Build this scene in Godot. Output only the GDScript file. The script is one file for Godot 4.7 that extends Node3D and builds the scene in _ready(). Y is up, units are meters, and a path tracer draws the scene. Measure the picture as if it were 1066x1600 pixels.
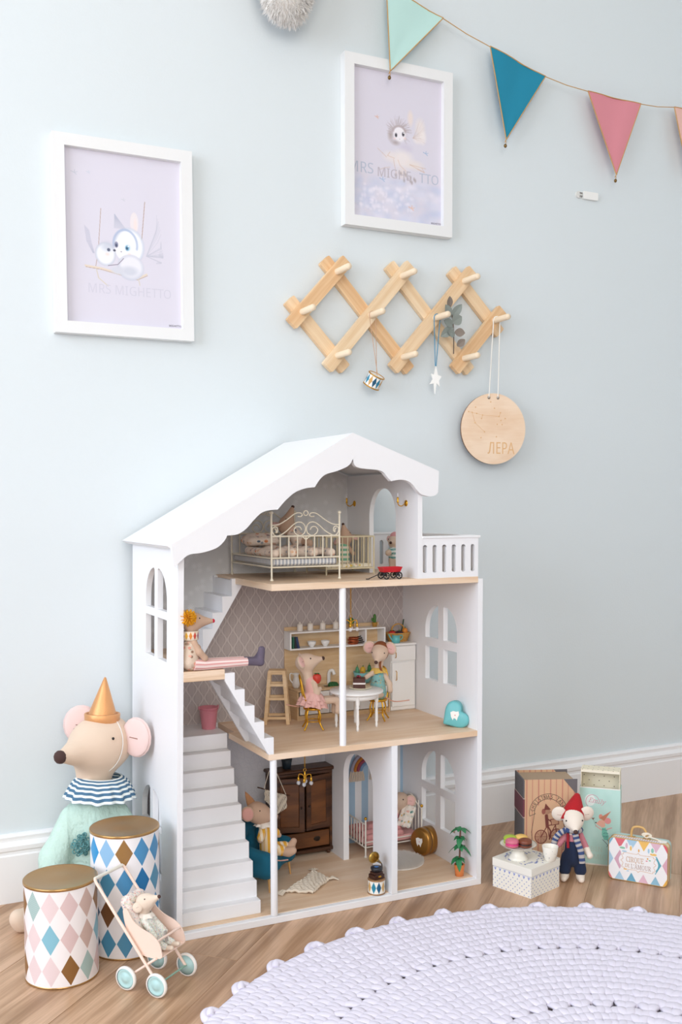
extends Node3D
# ---------------------------------------------------------------- helpers
var M := {}
var used := {}

func c(h: String) -> Color: return Color(h)

func mat(called: String, col: Color, rough := 0.6, metal := 0.0) -> StandardMaterial3D:
	if M.has(called): return M[called]
	var m := StandardMaterial3D.new()
	m.albedo_color = col; m.roughness = rough; m.metallic = metal; m.resource_name = called
	M[called] = m
	return m

func tex(im: Image) -> ImageTexture: return ImageTexture.create_from_image(im)

func tmat(called: String, im: Image, rough := 0.7, uvs := Vector3.ONE, tri := false) -> StandardMaterial3D:
	var m := mat(called, Color.WHITE, rough)
	m.albedo_texture = tex(im)
	m.uv1_scale = uvs
	m.uv1_triplanar = tri
	return m

func weave(m: StandardMaterial3D, scale := 300.0, amount := 0.5) -> StandardMaterial3D:   # cloth relief
	if not M.has("_weave"):
		var im := Image.create(128, 128, false, Image.FORMAT_RGB8)
		for y in 128:
			for x in 128:
				var a := sin(x * TAU / 8.0); var b := sin(y * TAU / 8.0)
				var over: float = maxf(a * (1.0 if (int(y / 8.0) % 2 == 0) else -1.0), b * (1.0 if (int(x / 8.0) % 2 == 0) else -1.0))
				var v: float = 0.5 + 0.4 * over
				im.set_pixel(x, y, Color(v, v, v))
		im.bump_map_to_normal_map(2.0)
		M["_weave"] = tex(im)
	m.normal_enabled = true; m.normal_texture = M["_weave"]; m.normal_scale = amount
	if not m.albedo_texture:
		m.uv1_triplanar = true; m.uv1_scale = Vector3.ONE * scale / 16.0
	return m

func cloth(called: String, col: Color, scale := 700.0) -> StandardMaterial3D:
	if M.has(called): return M[called]
	var m := mat(called, col, 0.95)
	m.rim_enabled = true; m.rim = 0.25
	return weave(m, scale, 0.5)

func ms() -> SurfaceTool:
	var s := SurfaceTool.new()
	s.begin(Mesh.PRIMITIVE_TRIANGLES); s.set_color(Color.WHITE); s.set_uv(Vector2.ZERO); s.set_smooth_group(-1)
	return s

func numbered(called: String) -> String:
	used[called] = used.get(called, 0) + 1
	return called if used[called] == 1 else "%s_%03d" % [called, used[called] - 1]

func obj(called: String, s, m: Material, parent: Node = null) -> MeshInstance3D:
	var o := MeshInstance3D.new()
	if s is SurfaceTool:
		s.generate_normals()
		o.mesh = s.commit()
	else: o.mesh = s
	o.material_override = m
	if parent == null:
		o.name = numbered(called); add_child(o)
	else:
		var k := 0; var nm := called
		while parent.has_node(nm):
			k += 1; nm = "%s_%03d" % [called, k]
		o.name = nm; parent.add_child(o, true)
	return o

func tag(o: Node, label: String, category: String, group := "") -> Node:
	o.set_meta("label", label); o.set_meta("category", category)
	if group != "": o.set_meta("group", group)
	return o

func thing(called: String, label: String, category: String, at := Vector3.ZERO, turn := 0.0, group := "") -> Node3D:
	var o := Node3D.new(); o.name = numbered(called); add_child(o)
	o.position = at; o.rotation_degrees.y = turn
	tag(o, label, category, group)
	return o

func struct(o: Node) -> Node:
	o.set_meta("kind", "structure"); return o

func copy(o: Node3D, at: Vector3, turn: float, label: String) -> Node3D:
	var r: Node3D = o.duplicate(); r.name = numbered(String(o.name).rstrip("_0123456789")); add_child(r)
	r.position = at; r.rotation_degrees.y = turn; r.set_meta("label", label)
	return r

# ------------------------------------------------ triangles
func t3(s: SurfaceTool, a: Vector3, b: Vector3, d: Vector3, out: Vector3, ua := Vector2.ZERO, ub := Vector2.ZERO, ud := Vector2.ZERO) -> void:
	if (d - a).cross(b - a).dot(out) < 0.0:
		var q := b; b = d; d = q
		var uq := ub; ub = ud; ud = uq
	s.set_uv(ua); s.add_vertex(a); s.set_uv(ub); s.add_vertex(b); s.set_uv(ud); s.add_vertex(d)

func q4(s: SurfaceTool, a: Vector3, b: Vector3, d: Vector3, e: Vector3, out: Vector3, u := [Vector2(0, 1), Vector2(1, 1), Vector2(1, 0), Vector2(0, 0)]) -> void:
	t3(s, a, b, d, out, u[0], u[1], u[2]); t3(s, a, d, e, out, u[0], u[2], u[3])

# box with chamfered edges; size full; b = chamfer
func bx(s: SurfaceTool, at: Vector3, size: Vector3, b := 0.0, xf := Transform3D.IDENTITY) -> void:
	s.set_smooth_group(-1)
	var h := size / 2.0
	b = minf(b, minf(h.x, minf(h.y, h.z)) * 0.9)
	for ax in 3:
		for sg in [-1.0, 1.0]:
			var n := Vector3.ZERO; n[ax] = sg
			var u := (ax + 1) % 3; var v := (ax + 2) % 3
			var p := []
			for k in [[-1, -1], [1, -1], [1, 1], [-1, 1]]:
				var w := Vector3.ZERO
				w[ax] = sg * h[ax]; w[u] = k[0] * (h[u] - b); w[v] = k[1] * (h[v] - b)
				p.append(xf * (at + w))
			q4(s, p[0], p[1], p[2], p[3], xf.basis * n)
			if b > 0.0:
				for sv in [-1.0, 1.0]:
					var e := []
					for k in [-1.0, 1.0]:
						var w1 := Vector3.ZERO; var w2 := Vector3.ZERO
						w1[ax] = sg * h[ax]; w1[u] = sv * (h[u] - b); w1[v] = k * (h[v] - b)
						w2[ax] = sg * (h[ax] - b); w2[u] = sv * h[u]; w2[v] = k * (h[v] - b)
						e.append(xf * (at + w1)); e.append(xf * (at + w2))
					var no := Vector3.ZERO; no[ax] = sg; no[u] = sv
					q4(s, e[0], e[1], e[3], e[2], xf.basis * no)
	if b > 0.0:
		for i in 8:
			var g := Vector3(1 if i & 1 else -1, 1 if i & 2 else -1, 1 if i & 4 else -1)
			var i3 := h - Vector3.ONE * b
			var p := []
			for ax in 3:
				var w := g * i3; w[ax] = g[ax] * h[ax]
				p.append(xf * (at + w))
			t3(s, p[0], p[1], p[2], xf.basis * g)

# sweep a circle along points; r is a number or an array of radii
func tube(s: SurfaceTool, pts: Array, r, n := 8, closed := false, flat := 1.0, up := Vector3.ZERO) -> void:
	var m := pts.size()
	if m < 2: return
	var rings := []
	var ref: Vector3 = up
	for i in m:
		var a: Vector3 = pts[(i - 1 + m) % m] if (closed or i > 0) else pts[0]
		var b: Vector3 = pts[(i + 1) % m] if (closed or i < m - 1) else pts[m - 1]
		var d := (b - a).normalized()
		if ref == Vector3.ZERO: ref = Vector3.UP if absf(d.y) < 0.9 else Vector3.RIGHT
		var x := ref.cross(d)
		if x.length() < 1e-5: x = Vector3.RIGHT.cross(d)
		x = x.normalized()
		var y := d.cross(x)
		ref = y if up == Vector3.ZERO else up
		var rr: float = r[i] if r is Array else r
		var ring := []
		for k in n:
			var t := TAU * (k + (0.5 if n == 4 else 0.0)) / n
			ring.append(pts[i] + (x * cos(t) + y * sin(t) * flat) * rr)
		rings.append(ring)
	s.set_smooth_group(-1 if n == 4 else 0)
	for i in (m if closed else m - 1):
		var A: Array = rings[i]; var B: Array = rings[(i + 1) % m]
		for k in n:
			var k2 := (k + 1) % n
			var out: Vector3 = A[k] + A[k2] - pts[i] * 2.0
			var u0 := float(k) / n; var u1 := float(k + 1) / n; var v0 := float(i) / (m - 1); var v1 := float(i + 1) / (m - 1)
			q4(s, A[k], A[k2], B[k2], B[k], out, [Vector2(u0, v0), Vector2(u1, v0), Vector2(u1, v1), Vector2(u0, v1)])
	if not closed:
		s.set_smooth_group(-1)
		for e in [0, m - 1]:
			var out: Vector3 = (pts[0] - pts[1]) if e == 0 else (pts[m - 1] - pts[m - 2])
			for k in n: t3(s, pts[e], rings[e][k], rings[e][(k + 1) % n], out)

# lathe about local y; profile = [[r, y], ...] bottom to top along the outside; scale x/z by sx
func lathe(s: SurfaceTool, prof: Array, xf := Transform3D.IDENTITY, n := 24, smooth := true, sx := 1.0) -> void:
	var len := 0.0
	var ls := [0.0]
	for i in range(1, prof.size()):
		len += Vector2(prof[i][0], prof[i][1]).distance_to(Vector2(prof[i - 1][0], prof[i - 1][1])); ls.append(len)
	s.set_smooth_group(0 if smooth else -1)
	for i in prof.size() - 1:
		var a: Array = prof[i]; var b: Array = prof[i + 1]
		var nr: float = b[1] - a[1]; var ny: float = a[0] - b[0]
		for k in n:
			var t0 := TAU * k / n; var t1 := TAU * (k + 1) / n
			var tm := (t0 + t1) / 2.0
			var out := xf.basis * Vector3(cos(tm) * nr, ny, sin(tm) * nr)
			var p0 := xf * Vector3(a[0] * cos(t0) * sx, a[1], a[0] * sin(t0)); var p1 := xf * Vector3(a[0] * cos(t1) * sx, a[1], a[0] * sin(t1))
			var p2 := xf * Vector3(b[0] * cos(t1) * sx, b[1], b[0] * sin(t1)); var p3 := xf * Vector3(b[0] * cos(t0) * sx, b[1], b[0] * sin(t0))
			var u := [Vector2(1.0 - float(k) / n, 1.0 - ls[i] / len), Vector2(1.0 - float(k + 1) / n, 1.0 - ls[i] / len), Vector2(1.0 - float(k + 1) / n, 1.0 - ls[i + 1] / len), Vector2(1.0 - float(k) / n, 1.0 - ls[i + 1] / len)]
			if a[0] > 1e-6: t3(s, p0, p1, p2, out, u[0], u[1], u[2])
			if b[0] > 1e-6: t3(s, p0, p2, p3, out, u[0], u[2], u[3])

func ell(s: SurfaceTool, at: Vector3, r: Vector3, b := Basis.IDENTITY, n := 14) -> void:
	var prof := []
	var m := maxi(6, n / 2)
	for i in m + 1:
		var t := PI * i / m
		prof.append([sin(t), -cos(t)])
	prof[0][0] = 0.0; prof[m][0] = 0.0
	lathe(s, prof, Transform3D(b * Basis.from_scale(r), at), n)

# extrude polygon (local xy) from z0 to z1 under xf; skip = x values of seams without side faces; uv = Rect2 mapped to 0..1
func prism(s: SurfaceTool, poly: PackedVector2Array, z0: float, z1: float, xf := Transform3D.IDENTITY, seams := [], uv := Rect2(0, 0, 1, 1), smooth := false) -> void:
	if not Geometry2D.is_polygon_clockwise(poly): poly.reverse()
	var idx := Geometry2D.triangulate_polygon(poly)
	s.set_smooth_group(-1)
	var f := xf.basis * Vector3(0, 0, 1)
	for i in range(0, idx.size(), 3):
		var a := poly[idx[i]]; var b := poly[idx[i + 1]]; var d := poly[idx[i + 2]]
		var u := []
		for p in [a, b, d]: u.append(Vector2((p.x - uv.position.x) / uv.size.x, 1.0 - (p.y - uv.position.y) / uv.size.y))
		t3(s, xf * Vector3(a.x, a.y, z1), xf * Vector3(b.x, b.y, z1), xf * Vector3(d.x, d.y, z1), f, u[0], u[1], u[2])
		t3(s, xf * Vector3(a.x, a.y, z0), xf * Vector3(b.x, b.y, z0), xf * Vector3(d.x, d.y, z0), -f, u[0], u[1], u[2])
	var n := poly.size()
	if smooth: s.set_smooth_group(0)
	for i in n:
		var a := poly[i]; var b := poly[(i + 1) % n]
		var skip := false
		for x in seams:
			if absf(a.x - x) < 1e-5 and absf(b.x - x) < 1e-5: skip = true
		if skip: continue
		# clockwise polygon (in y-down sense of Geometry2D): find outward by area sign
		var e := b - a
		var no := Vector3(e.y, -e.x, 0)
		if _area(poly) < 0.0: no = -no
		var ua := Vector2((a.x - uv.position.x) / uv.size.x, 1.0 - (a.y - uv.position.y) / uv.size.y); var ub := Vector2((b.x - uv.position.x) / uv.size.x, 1.0 - (b.y - uv.position.y) / uv.size.y)
		q4(s, xf * Vector3(a.x, a.y, z0), xf * Vector3(b.x, b.y, z0), xf * Vector3(b.x, b.y, z1), xf * Vector3(a.x, a.y, z1), xf.basis * no, [ua, ub, ub, ua])

func _area(p: PackedVector2Array) -> float:
	var t := 0.0
	for i in p.size(): t += p[i].cross(p[(i + 1) % p.size()])
	return t

# panel with holes: cut at the seam x values (through the holes) so that no piece keeps a hole
func panel(s: SurfaceTool, outline: PackedVector2Array, holes: Array, seams: Array, z0: float, z1: float, xf := Transform3D.IDENTITY, uv := Rect2(0, 0, 1, 1)) -> void:
	var xs := [-100.0] + seams + [100.0]
	for i in xs.size() - 1:
		var strip := PackedVector2Array([Vector2(xs[i], -100), Vector2(xs[i + 1], -100), Vector2(xs[i + 1], 100), Vector2(xs[i], 100)])
		var pcs: Array = []
		pcs.append_array(Geometry2D.intersect_polygons(outline, strip))
		for h in holes:
			var nx: Array = []
			for p in pcs: nx.append_array(Geometry2D.clip_polygons(p, h))
			pcs = nx
		for p in pcs: prism(s, p, z0, z1, xf, seams, uv)

func pv(a: Array) -> PackedVector2Array:
	var p := PackedVector2Array()
	for i in range(0, a.size(), 2): p.append(Vector2(a[i], a[i + 1]))
	return p

func rect(x0: float, y0: float, x1: float, y1: float) -> PackedVector2Array:
	return PackedVector2Array([Vector2(x0, y0), Vector2(x1, y0), Vector2(x1, y1), Vector2(x0, y1)])

func rrect(x0: float, y0: float, x1: float, y1: float, r: float, n := 5) -> PackedVector2Array:
	var p := PackedVector2Array()
	for k in 4:
		var cx := x1 - r if k in [0, 3] else x0 + r
		var cy := y1 - r if k in [0, 1] else y0 + r
		for i in n + 1:
			var t := PI / 2 * (k + float(i) / n)
			p.append(Vector2(cx + r * cos(t), cy + r * sin(t)))
	return p

func spline(p: Array, n := 6, closed := false) -> Array:
	var out := []
	var m := p.size()
	for i in (m if closed else m - 1):
		var a = p[(i - 1 + m) % m] if (closed or i > 0) else p[0]
		var b = p[i]; var d = p[(i + 1) % m]
		var e = p[(i + 2) % m] if (closed or i < m - 2) else p[m - 1]
		for k in n: out.append(b.cubic_interpolate(d, a, e, float(k) / n))
	if not closed: out.append(p[m - 1])
	return out

func yz(x: float) -> Transform3D:   # local (x,y,z) -> world (x0 + lz, ly, lx): a plate standing across the wall
	return Transform3D(Basis(Vector3(0, 0, 1), Vector3(0, 1, 0), Vector3(1, 0, 0)), Vector3(x, 0, 0))

func look(f: Vector3, up := Vector3.UP) -> Basis:   # basis whose z looks along f
	var z := f.normalized()
	var x := up.cross(z)
	if x.length() < 1e-4: x = Vector3.RIGHT.cross(z)
	x = x.normalized()
	return Basis(x, z.cross(x), z)

func yto(f: Vector3) -> Basis:   # basis whose y looks along f
	var y := f.normalized()
	var x := y.cross(Vector3(0, 0, 1))
	if x.length() < 1e-3: x = Vector3.RIGHT
	x = x.normalized()
	return Basis(x, y, x.cross(y))

# smooth body from tapered capsules, meshed with surface nets. bones: [a, ra, b, rb]
func blob(s: SurfaceTool, bones: Array, h: float, k := 0.004) -> void:
	var lo := Vector3.ONE * 1e6; var hi := -lo
	for b in bones:
		var m: float = maxf(b[1], b[3]) + k + 3 * h
		for p in [b[0], b[2]]:
			lo = lo.min(p - Vector3.ONE * m); hi = hi.max(p + Vector3.ONE * m)
	var nx := int((hi.x - lo.x) / h) + 2; var ny := int((hi.y - lo.y) / h) + 2; var nz := int((hi.z - lo.z) / h) + 2
	var f := PackedFloat32Array(); f.resize(nx * ny * nz); f.fill(1.0)
	for b in bones:
		var a: Vector3 = b[0]; var ra: float = b[1]; var d: Vector3 = b[2] - a; var rb: float = b[3]
		var l2 := maxf(d.length_squared(), 1e-12)
		var m: float = maxf(ra, rb) + k + 2 * h
		var l := (a.min(b[2]) - Vector3.ONE * m - lo) / h; var u := (a.max(b[2]) + Vector3.ONE * m - lo) / h
		for iz in range(maxi(0, int(l.z)), mini(nz, int(u.z) + 1)):
			for iy in range(maxi(0, int(l.y)), mini(ny, int(u.y) + 1)):
				var at := (iz * ny + iy) * nx
				for ix in range(maxi(0, int(l.x)), mini(nx, int(u.x) + 1)):
					var p := lo + Vector3(ix, iy, iz) * h - a
					var t := clampf(p.dot(d) / l2, 0.0, 1.0)
					var v := (p - d * t).length() - ra - (rb - ra) * t
					var o := f[at + ix]
					var e := maxf(k - absf(o - v), 0.0) / k
					f[at + ix] = minf(o, v) - e * e * k * 0.25
	var vid := {}
	var vs := PackedVector3Array()
	var st := [1, nx, nx * ny]
	for iz in nz - 1:
		for iy in ny - 1:
			var base := (iz * ny + iy) * nx
			for ix in nx - 1:
				var i := base + ix
				var f0 := f[i]
				if f0 > h * 4.0 or f0 < -h * 4.0: continue
				var sum := Vector3.ZERO; var cnt := 0
				var cs := [f0, f[i + 1], f[i + nx], f[i + nx + 1], f[i + nx * ny], f[i + nx * ny + 1], f[i + nx * ny + nx], f[i + nx * ny + nx + 1]]
				for e in EDGES:
					var A: float = cs[e[0]]; var B: float = cs[e[1]]
					if (A < 0.0) != (B < 0.0):
						var t := A / (A - B)
						var pa := Vector3(e[0] & 1, (e[0] >> 1) & 1, e[0] >> 2); var pb := Vector3(e[1] & 1, (e[1] >> 1) & 1, e[1] >> 2)
						sum += pa.lerp(pb, t); cnt += 1
				if cnt > 0:
					vid[i] = vs.size()
					vs.append(lo + (Vector3(ix, iy, iz) + sum / cnt) * h)
	s.set_smooth_group(0)
	for i in vid:
		for ax in 3:
			var j: int = i + st[ax]
			if (f[i] < 0.0) == (f[j] < 0.0): continue
			var u: int = st[(ax + 1) % 3]; var v: int = st[(ax + 2) % 3]
			if not (vid.has(i - u) and vid.has(i - v) and vid.has(i - u - v)): continue
			var A: Vector3 = vs[vid[i]]; var B: Vector3 = vs[vid[i - u]]; var C: Vector3 = vs[vid[i - u - v]]; var D: Vector3 = vs[vid[i - v]]
			for p in ([A, D, C, A, C, B] if f[i] < 0.0 else [A, B, C, A, C, D]): s.add_vertex(p)

const EDGES := [[0, 1], [2, 3], [4, 5], [6, 7], [0, 2], [1, 3], [4, 6], [5, 7], [0, 4], [1, 5], [2, 6], [3, 7]]

# lettering as thin geometry under a parent
func letters(called: String, parent: Node, text: String, size: float, at: Vector3, b: Basis, m: Material, fontname := "Droid Serif", depth := 0.0003, width := 1.0) -> MeshInstance3D:
	var t := TextMesh.new()
	var fo := SystemFont.new(); fo.font_names = PackedStringArray([fontname])
	t.font = fo; t.text = text; t.font_size = 48; t.pixel_size = size / 36.0; t.depth = depth; t.curve_step = 2.0
	var o := obj(called, t, m, parent)
	o.transform = Transform3D(b * Basis.from_scale(Vector3(width, 1, 1)), at)
	return o

# ------------------------------------------------ pictures computed for prints
func im(w: int, h: int, col: Color) -> Image:
	var i := Image.create(w, h, false, Image.FORMAT_RGBA8); i.fill(col); return i

func ipoly(i: Image, p: Array, col: Color) -> void:   # filled polygon, points in pixels
	var y0 := 1e9; var y1 := -1e9
	for q in p: y0 = minf(y0, q.y); y1 = maxf(y1, q.y)
	for y in range(maxi(0, int(y0)), mini(i.get_height(), int(y1) + 1)):
		var xs := []
		for k in p.size():
			var a: Vector2 = p[k]; var b: Vector2 = p[(k + 1) % p.size()]
			if (a.y <= y + 0.5) != (b.y <= y + 0.5): xs.append(a.x + (y + 0.5 - a.y) / (b.y - a.y) * (b.x - a.x))
		xs.sort()
		for k in range(0, xs.size() - 1, 2):
			var xa := int(round(xs[k])); var xb := int(round(xs[k + 1]))
			if xb > xa: i.fill_rect(Rect2i(xa, y, xb - xa, 1), col)

func idot(i: Image, at: Vector2, rx: float, ry: float, col: Color, soft := 0.0) -> void:   # ellipse, soft edge mixes in
	for y in range(maxi(0, int(at.y - ry)), mini(i.get_height(), int(at.y + ry) + 1)):
		for x in range(maxi(0, int(at.x - rx)), mini(i.get_width(), int(at.x + rx) + 1)):
			var d := Vector2((x + 0.5 - at.x) / rx, (y + 0.5 - at.y) / ry).length()
			if d < 1.0:
				var a := col.a * (1.0 if soft == 0.0 else clampf((1.0 - d) / soft, 0, 1))
				i.set_pixel(x, y, i.get_pixel(x, y).lerp(Color(col, 1.0), a))

func iline(i: Image, pts: Array, w: float, col: Color) -> void:
	for k in pts.size() - 1:
		var a: Vector2 = pts[k]; var b: Vector2 = pts[k + 1]
		var n := maxi(1, int(a.distance_to(b) / maxf(0.7, w * 0.35)))
		for j in n + 1: idot(i, a.lerp(b, float(j) / n), w / 2 + 0.3, w / 2 + 0.3, col, 0.35)

func speckle(w: int, bg: Color, cols: Array, n: int, r0: float, r1: float, sd: int) -> Image:   # small floral print, tiles
	var i := im(w, w, bg)
	var g := RandomNumberGenerator.new(); g.seed = sd
	for k in n:
		var p := Vector2(g.randf() * w, g.randf() * w)
		var r := g.randf_range(r0, r1); var q := g.randf_range(0.55, 1.0); var cl: Color = cols[g.randi() % cols.size()]
		for ox in [-w, 0, w]:
			for oy in [-w, 0, w]:
				idot(i, p + Vector2(ox, oy), r, r * q, cl, 0.3)
	return i

func stripes(w: int, cols: Array, ws: Array) -> Image:   # vertical stripes over the tile
	var i := im(w, 8, cols[0])
	var t := 0.0
	for q in ws: t += q
	var x := 0.0
	for k in ws.size():
		i.fill_rect(Rect2i(int(x / t * w), 0, int((x + ws[k]) / t * w) - int(x / t * w), 8), cols[k % cols.size()]); x += ws[k]
	return i

func woodgrain(w: int, a: Color, b: Color, sd: int, along := 10.0, rings := 6.0) -> Image:   # grain runs along u
	var nz := FastNoiseLite.new(); nz.seed = sd; nz.noise_type = FastNoiseLite.TYPE_SIMPLEX; nz.frequency = 1.0; nz.fractal_octaves = 4
	var i := im(w, w, a)
	for y in w:
		for x in w:
			var u := float(x) / w; var v := float(y) / w
			var n := nz.get_noise_3d(cos(u * TAU) * 0.16 * along / 10.0, sin(u * TAU) * 0.16 * along / 10.0, v * rings)
			var n2 := nz.get_noise_3d(cos(u * TAU) * 0.5, sin(u * TAU) * 0.5 + 9.0, v * rings * 9.0)
			i.set_pixel(x, y, a.lerp(b, clampf(0.5 + n * 0.95 + n2 * 0.35, 0, 1)))
	return i

func flat(y: float) -> Transform3D: return Transform3D(Basis(Vector3(1, 0, 0), Vector3(0, 0, 1), Vector3(0, 1, 0)), Vector3(0, y, 0))

func part(called: String, s, m: Material, root: Node3D) -> MeshInstance3D:   # built in room coordinates, hung under root
	var o := obj(called, s, m, root)
	o.transform = root.transform.affine_inverse() * o.transform
	return o

func _ready() -> void:
	# ---- camera
	var cam := Camera3D.new(); cam.name = "camera"; add_child(cam)
	cam.transform = Transform3D(Basis(Vector3(0.90103, -0.0031, 0.43374), Vector3(0.03075, 0.99791, -0.05675), Vector3(-0.43266, 0.06447, 0.89925)).orthonormalized(), Vector3(-0.75, 0.7, 1.8649))
	cam.set_frustum(0.05 * 1600.0 / 1601.65, Vector2(0, 0.05 * 93.16 / 1601.65), 0.05, 50.0)
	# ---- sky, exposure
	var we := WorldEnvironment.new(); we.name = "world_environment"; add_child(we)
	var env := Environment.new(); we.environment = env
	var sk := ProceduralSkyMaterial.new()
	sk.sky_top_color = c("8fb4dc"); sk.sky_horizon_color = c("dfe8f0"); sk.ground_horizon_color = c("cfcfc8"); sk.ground_bottom_color = c("8a8880"); sk.sun_angle_max = 0.0
	env.sky = Sky.new(); env.sky.sky_material = sk
	env.background_mode = Environment.BG_SKY
	env.tonemap_mode = Environment.TONE_MAPPER_LINEAR
	env.tonemap_exposure = 0.97
	env.sdfgi_enabled = true; env.ssao_enabled = true; env.ssil_enabled = true
	# ---- daylight through the two windows
	daylight("window_daylight", Vector3(-2.55, 1.4, 1.25), Vector3(1, -0.12, -0.2), Vector2(2.0, 1.7), c("ecf3ff"), 5.6)
	daylight("window_daylight", Vector3(-1.05, 1.45, 3.34), Vector3(0.2, -0.1, -1), Vector2(1.7, 1.5), c("fff5ea"), 4.5)
	room()
	house()
	wall_things()
	floor_things()
	inside()

func daylight(called: String, at: Vector3, to: Vector3, size: Vector2, col: Color, e: float) -> void:
	var l := AreaLight3D.new(); l.name = numbered(called); add_child(l)
	l.area_size = size; l.light_color = col; l.light_energy = e; l.shadow_enabled = true; l.area_range = 12.0; l.area_attenuation = 2.0
	l.transform = Transform3D(look(-to), at)

func room() -> void:
	var wallm := mat("wall_paint", c("dae2e5"), 0.85)
	var white := mat("white_paint", c("f2f2f3"), 0.55)
	var nz := NoiseTexture2D.new(); nz.width = 256; nz.height = 256; nz.seamless = true; nz.as_normal_map = true; nz.bump_strength = 3.0
	nz.noise = FastNoiseLite.new(); nz.noise.seed = 4; nz.noise.frequency = 0.12
	wallm.normal_enabled = true; wallm.normal_texture = nz; wallm.normal_scale = 0.05; wallm.uv1_triplanar = true; wallm.uv1_scale = Vector3.ONE * 6.0
	var s := ms(); bx(s, Vector3(-0.55, 1.25, -0.05), Vector3(4.1, 2.5, 0.1)); struct(obj("wall_back", s, wallm))
	s = ms(); panel(s, rect(-0.1, 0, 3.4, 2.5), [rect(0.25, 0.55, 2.25, 2.25)], [1.25], -0.1, 0.0, yz(-2.6)); struct(obj("wall_left", s, wallm))
	s = ms(); panel(s, rect(-2.6, 0, 1.5, 2.5), [rect(-1.95, 0.7, -0.15, 2.2)], [-1.05], 3.4, 3.5); struct(obj("wall_front", s, wallm))
	s = ms(); bx(s, Vector3(1.55, 1.25, 1.65), Vector3(0.1, 2.5, 3.5)); struct(obj("wall_right", s, wallm))
	s = ms(); bx(s, Vector3(-0.55, 2.55, 1.65), Vector3(4.3, 0.1, 3.7)); struct(obj("ceiling", s, mat("ceiling_paint", c("f4f4f2"), 0.9)))
	for w in [[Transform3D(Basis(Vector3(0, 0, 1), Vector3(0, 1, 0), Vector3(-1, 0, 0)), Vector3(-2.65, 1.4, 1.25)), 2.0, 1.7], [Transform3D(Basis.IDENTITY, Vector3(-1.05, 1.45, 3.45)), 1.8, 1.5]]:
		var s2 := ms()
		var a: float = w[1] / 2; var b: float = w[2] / 2
		for sg in [-1, 1]:
			bx(s2, Vector3(sg * (a - 0.03), 0, 0), Vector3(0.06, b * 2, 0.06), 0.005, w[0]); bx(s2, Vector3(0, sg * (b - 0.03), 0), Vector3(a * 2, 0.06, 0.06), 0.005, w[0])
		bx(s2, Vector3.ZERO, Vector3(0.05, b * 2, 0.05), 0.005, w[0])
		struct(obj("window", s2, white))
	# skirting: moulded profile along the back wall
	var prof := [[0, 0], [0.016, 0], [0.016, 0.084], [0.0135, 0.0865], [0.0135, 0.091], [0.016, 0.094], [0.0165, 0.101], [0.012, 0.106], [0.0095, 0.1085], [0.0095, 0.112], [0.0105, 0.1165], [0.008, 0.1195], [0.004, 0.121], [0, 0.121]]
	s = ms(); prism(s, pv2(prof), -2.6, 1.5, Transform3D(Basis(Vector3(0, 0, 1), Vector3(0, 1, 0), Vector3(1, 0, 0)), Vector3.ZERO)); struct(obj("baseboard_back", s, white))
	floor_boards()

func pv2(a: Array) -> PackedVector2Array:
	var p := PackedVector2Array()
	for q in a: p.append(Vector2(q[0], q[1]))
	return p

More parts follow.
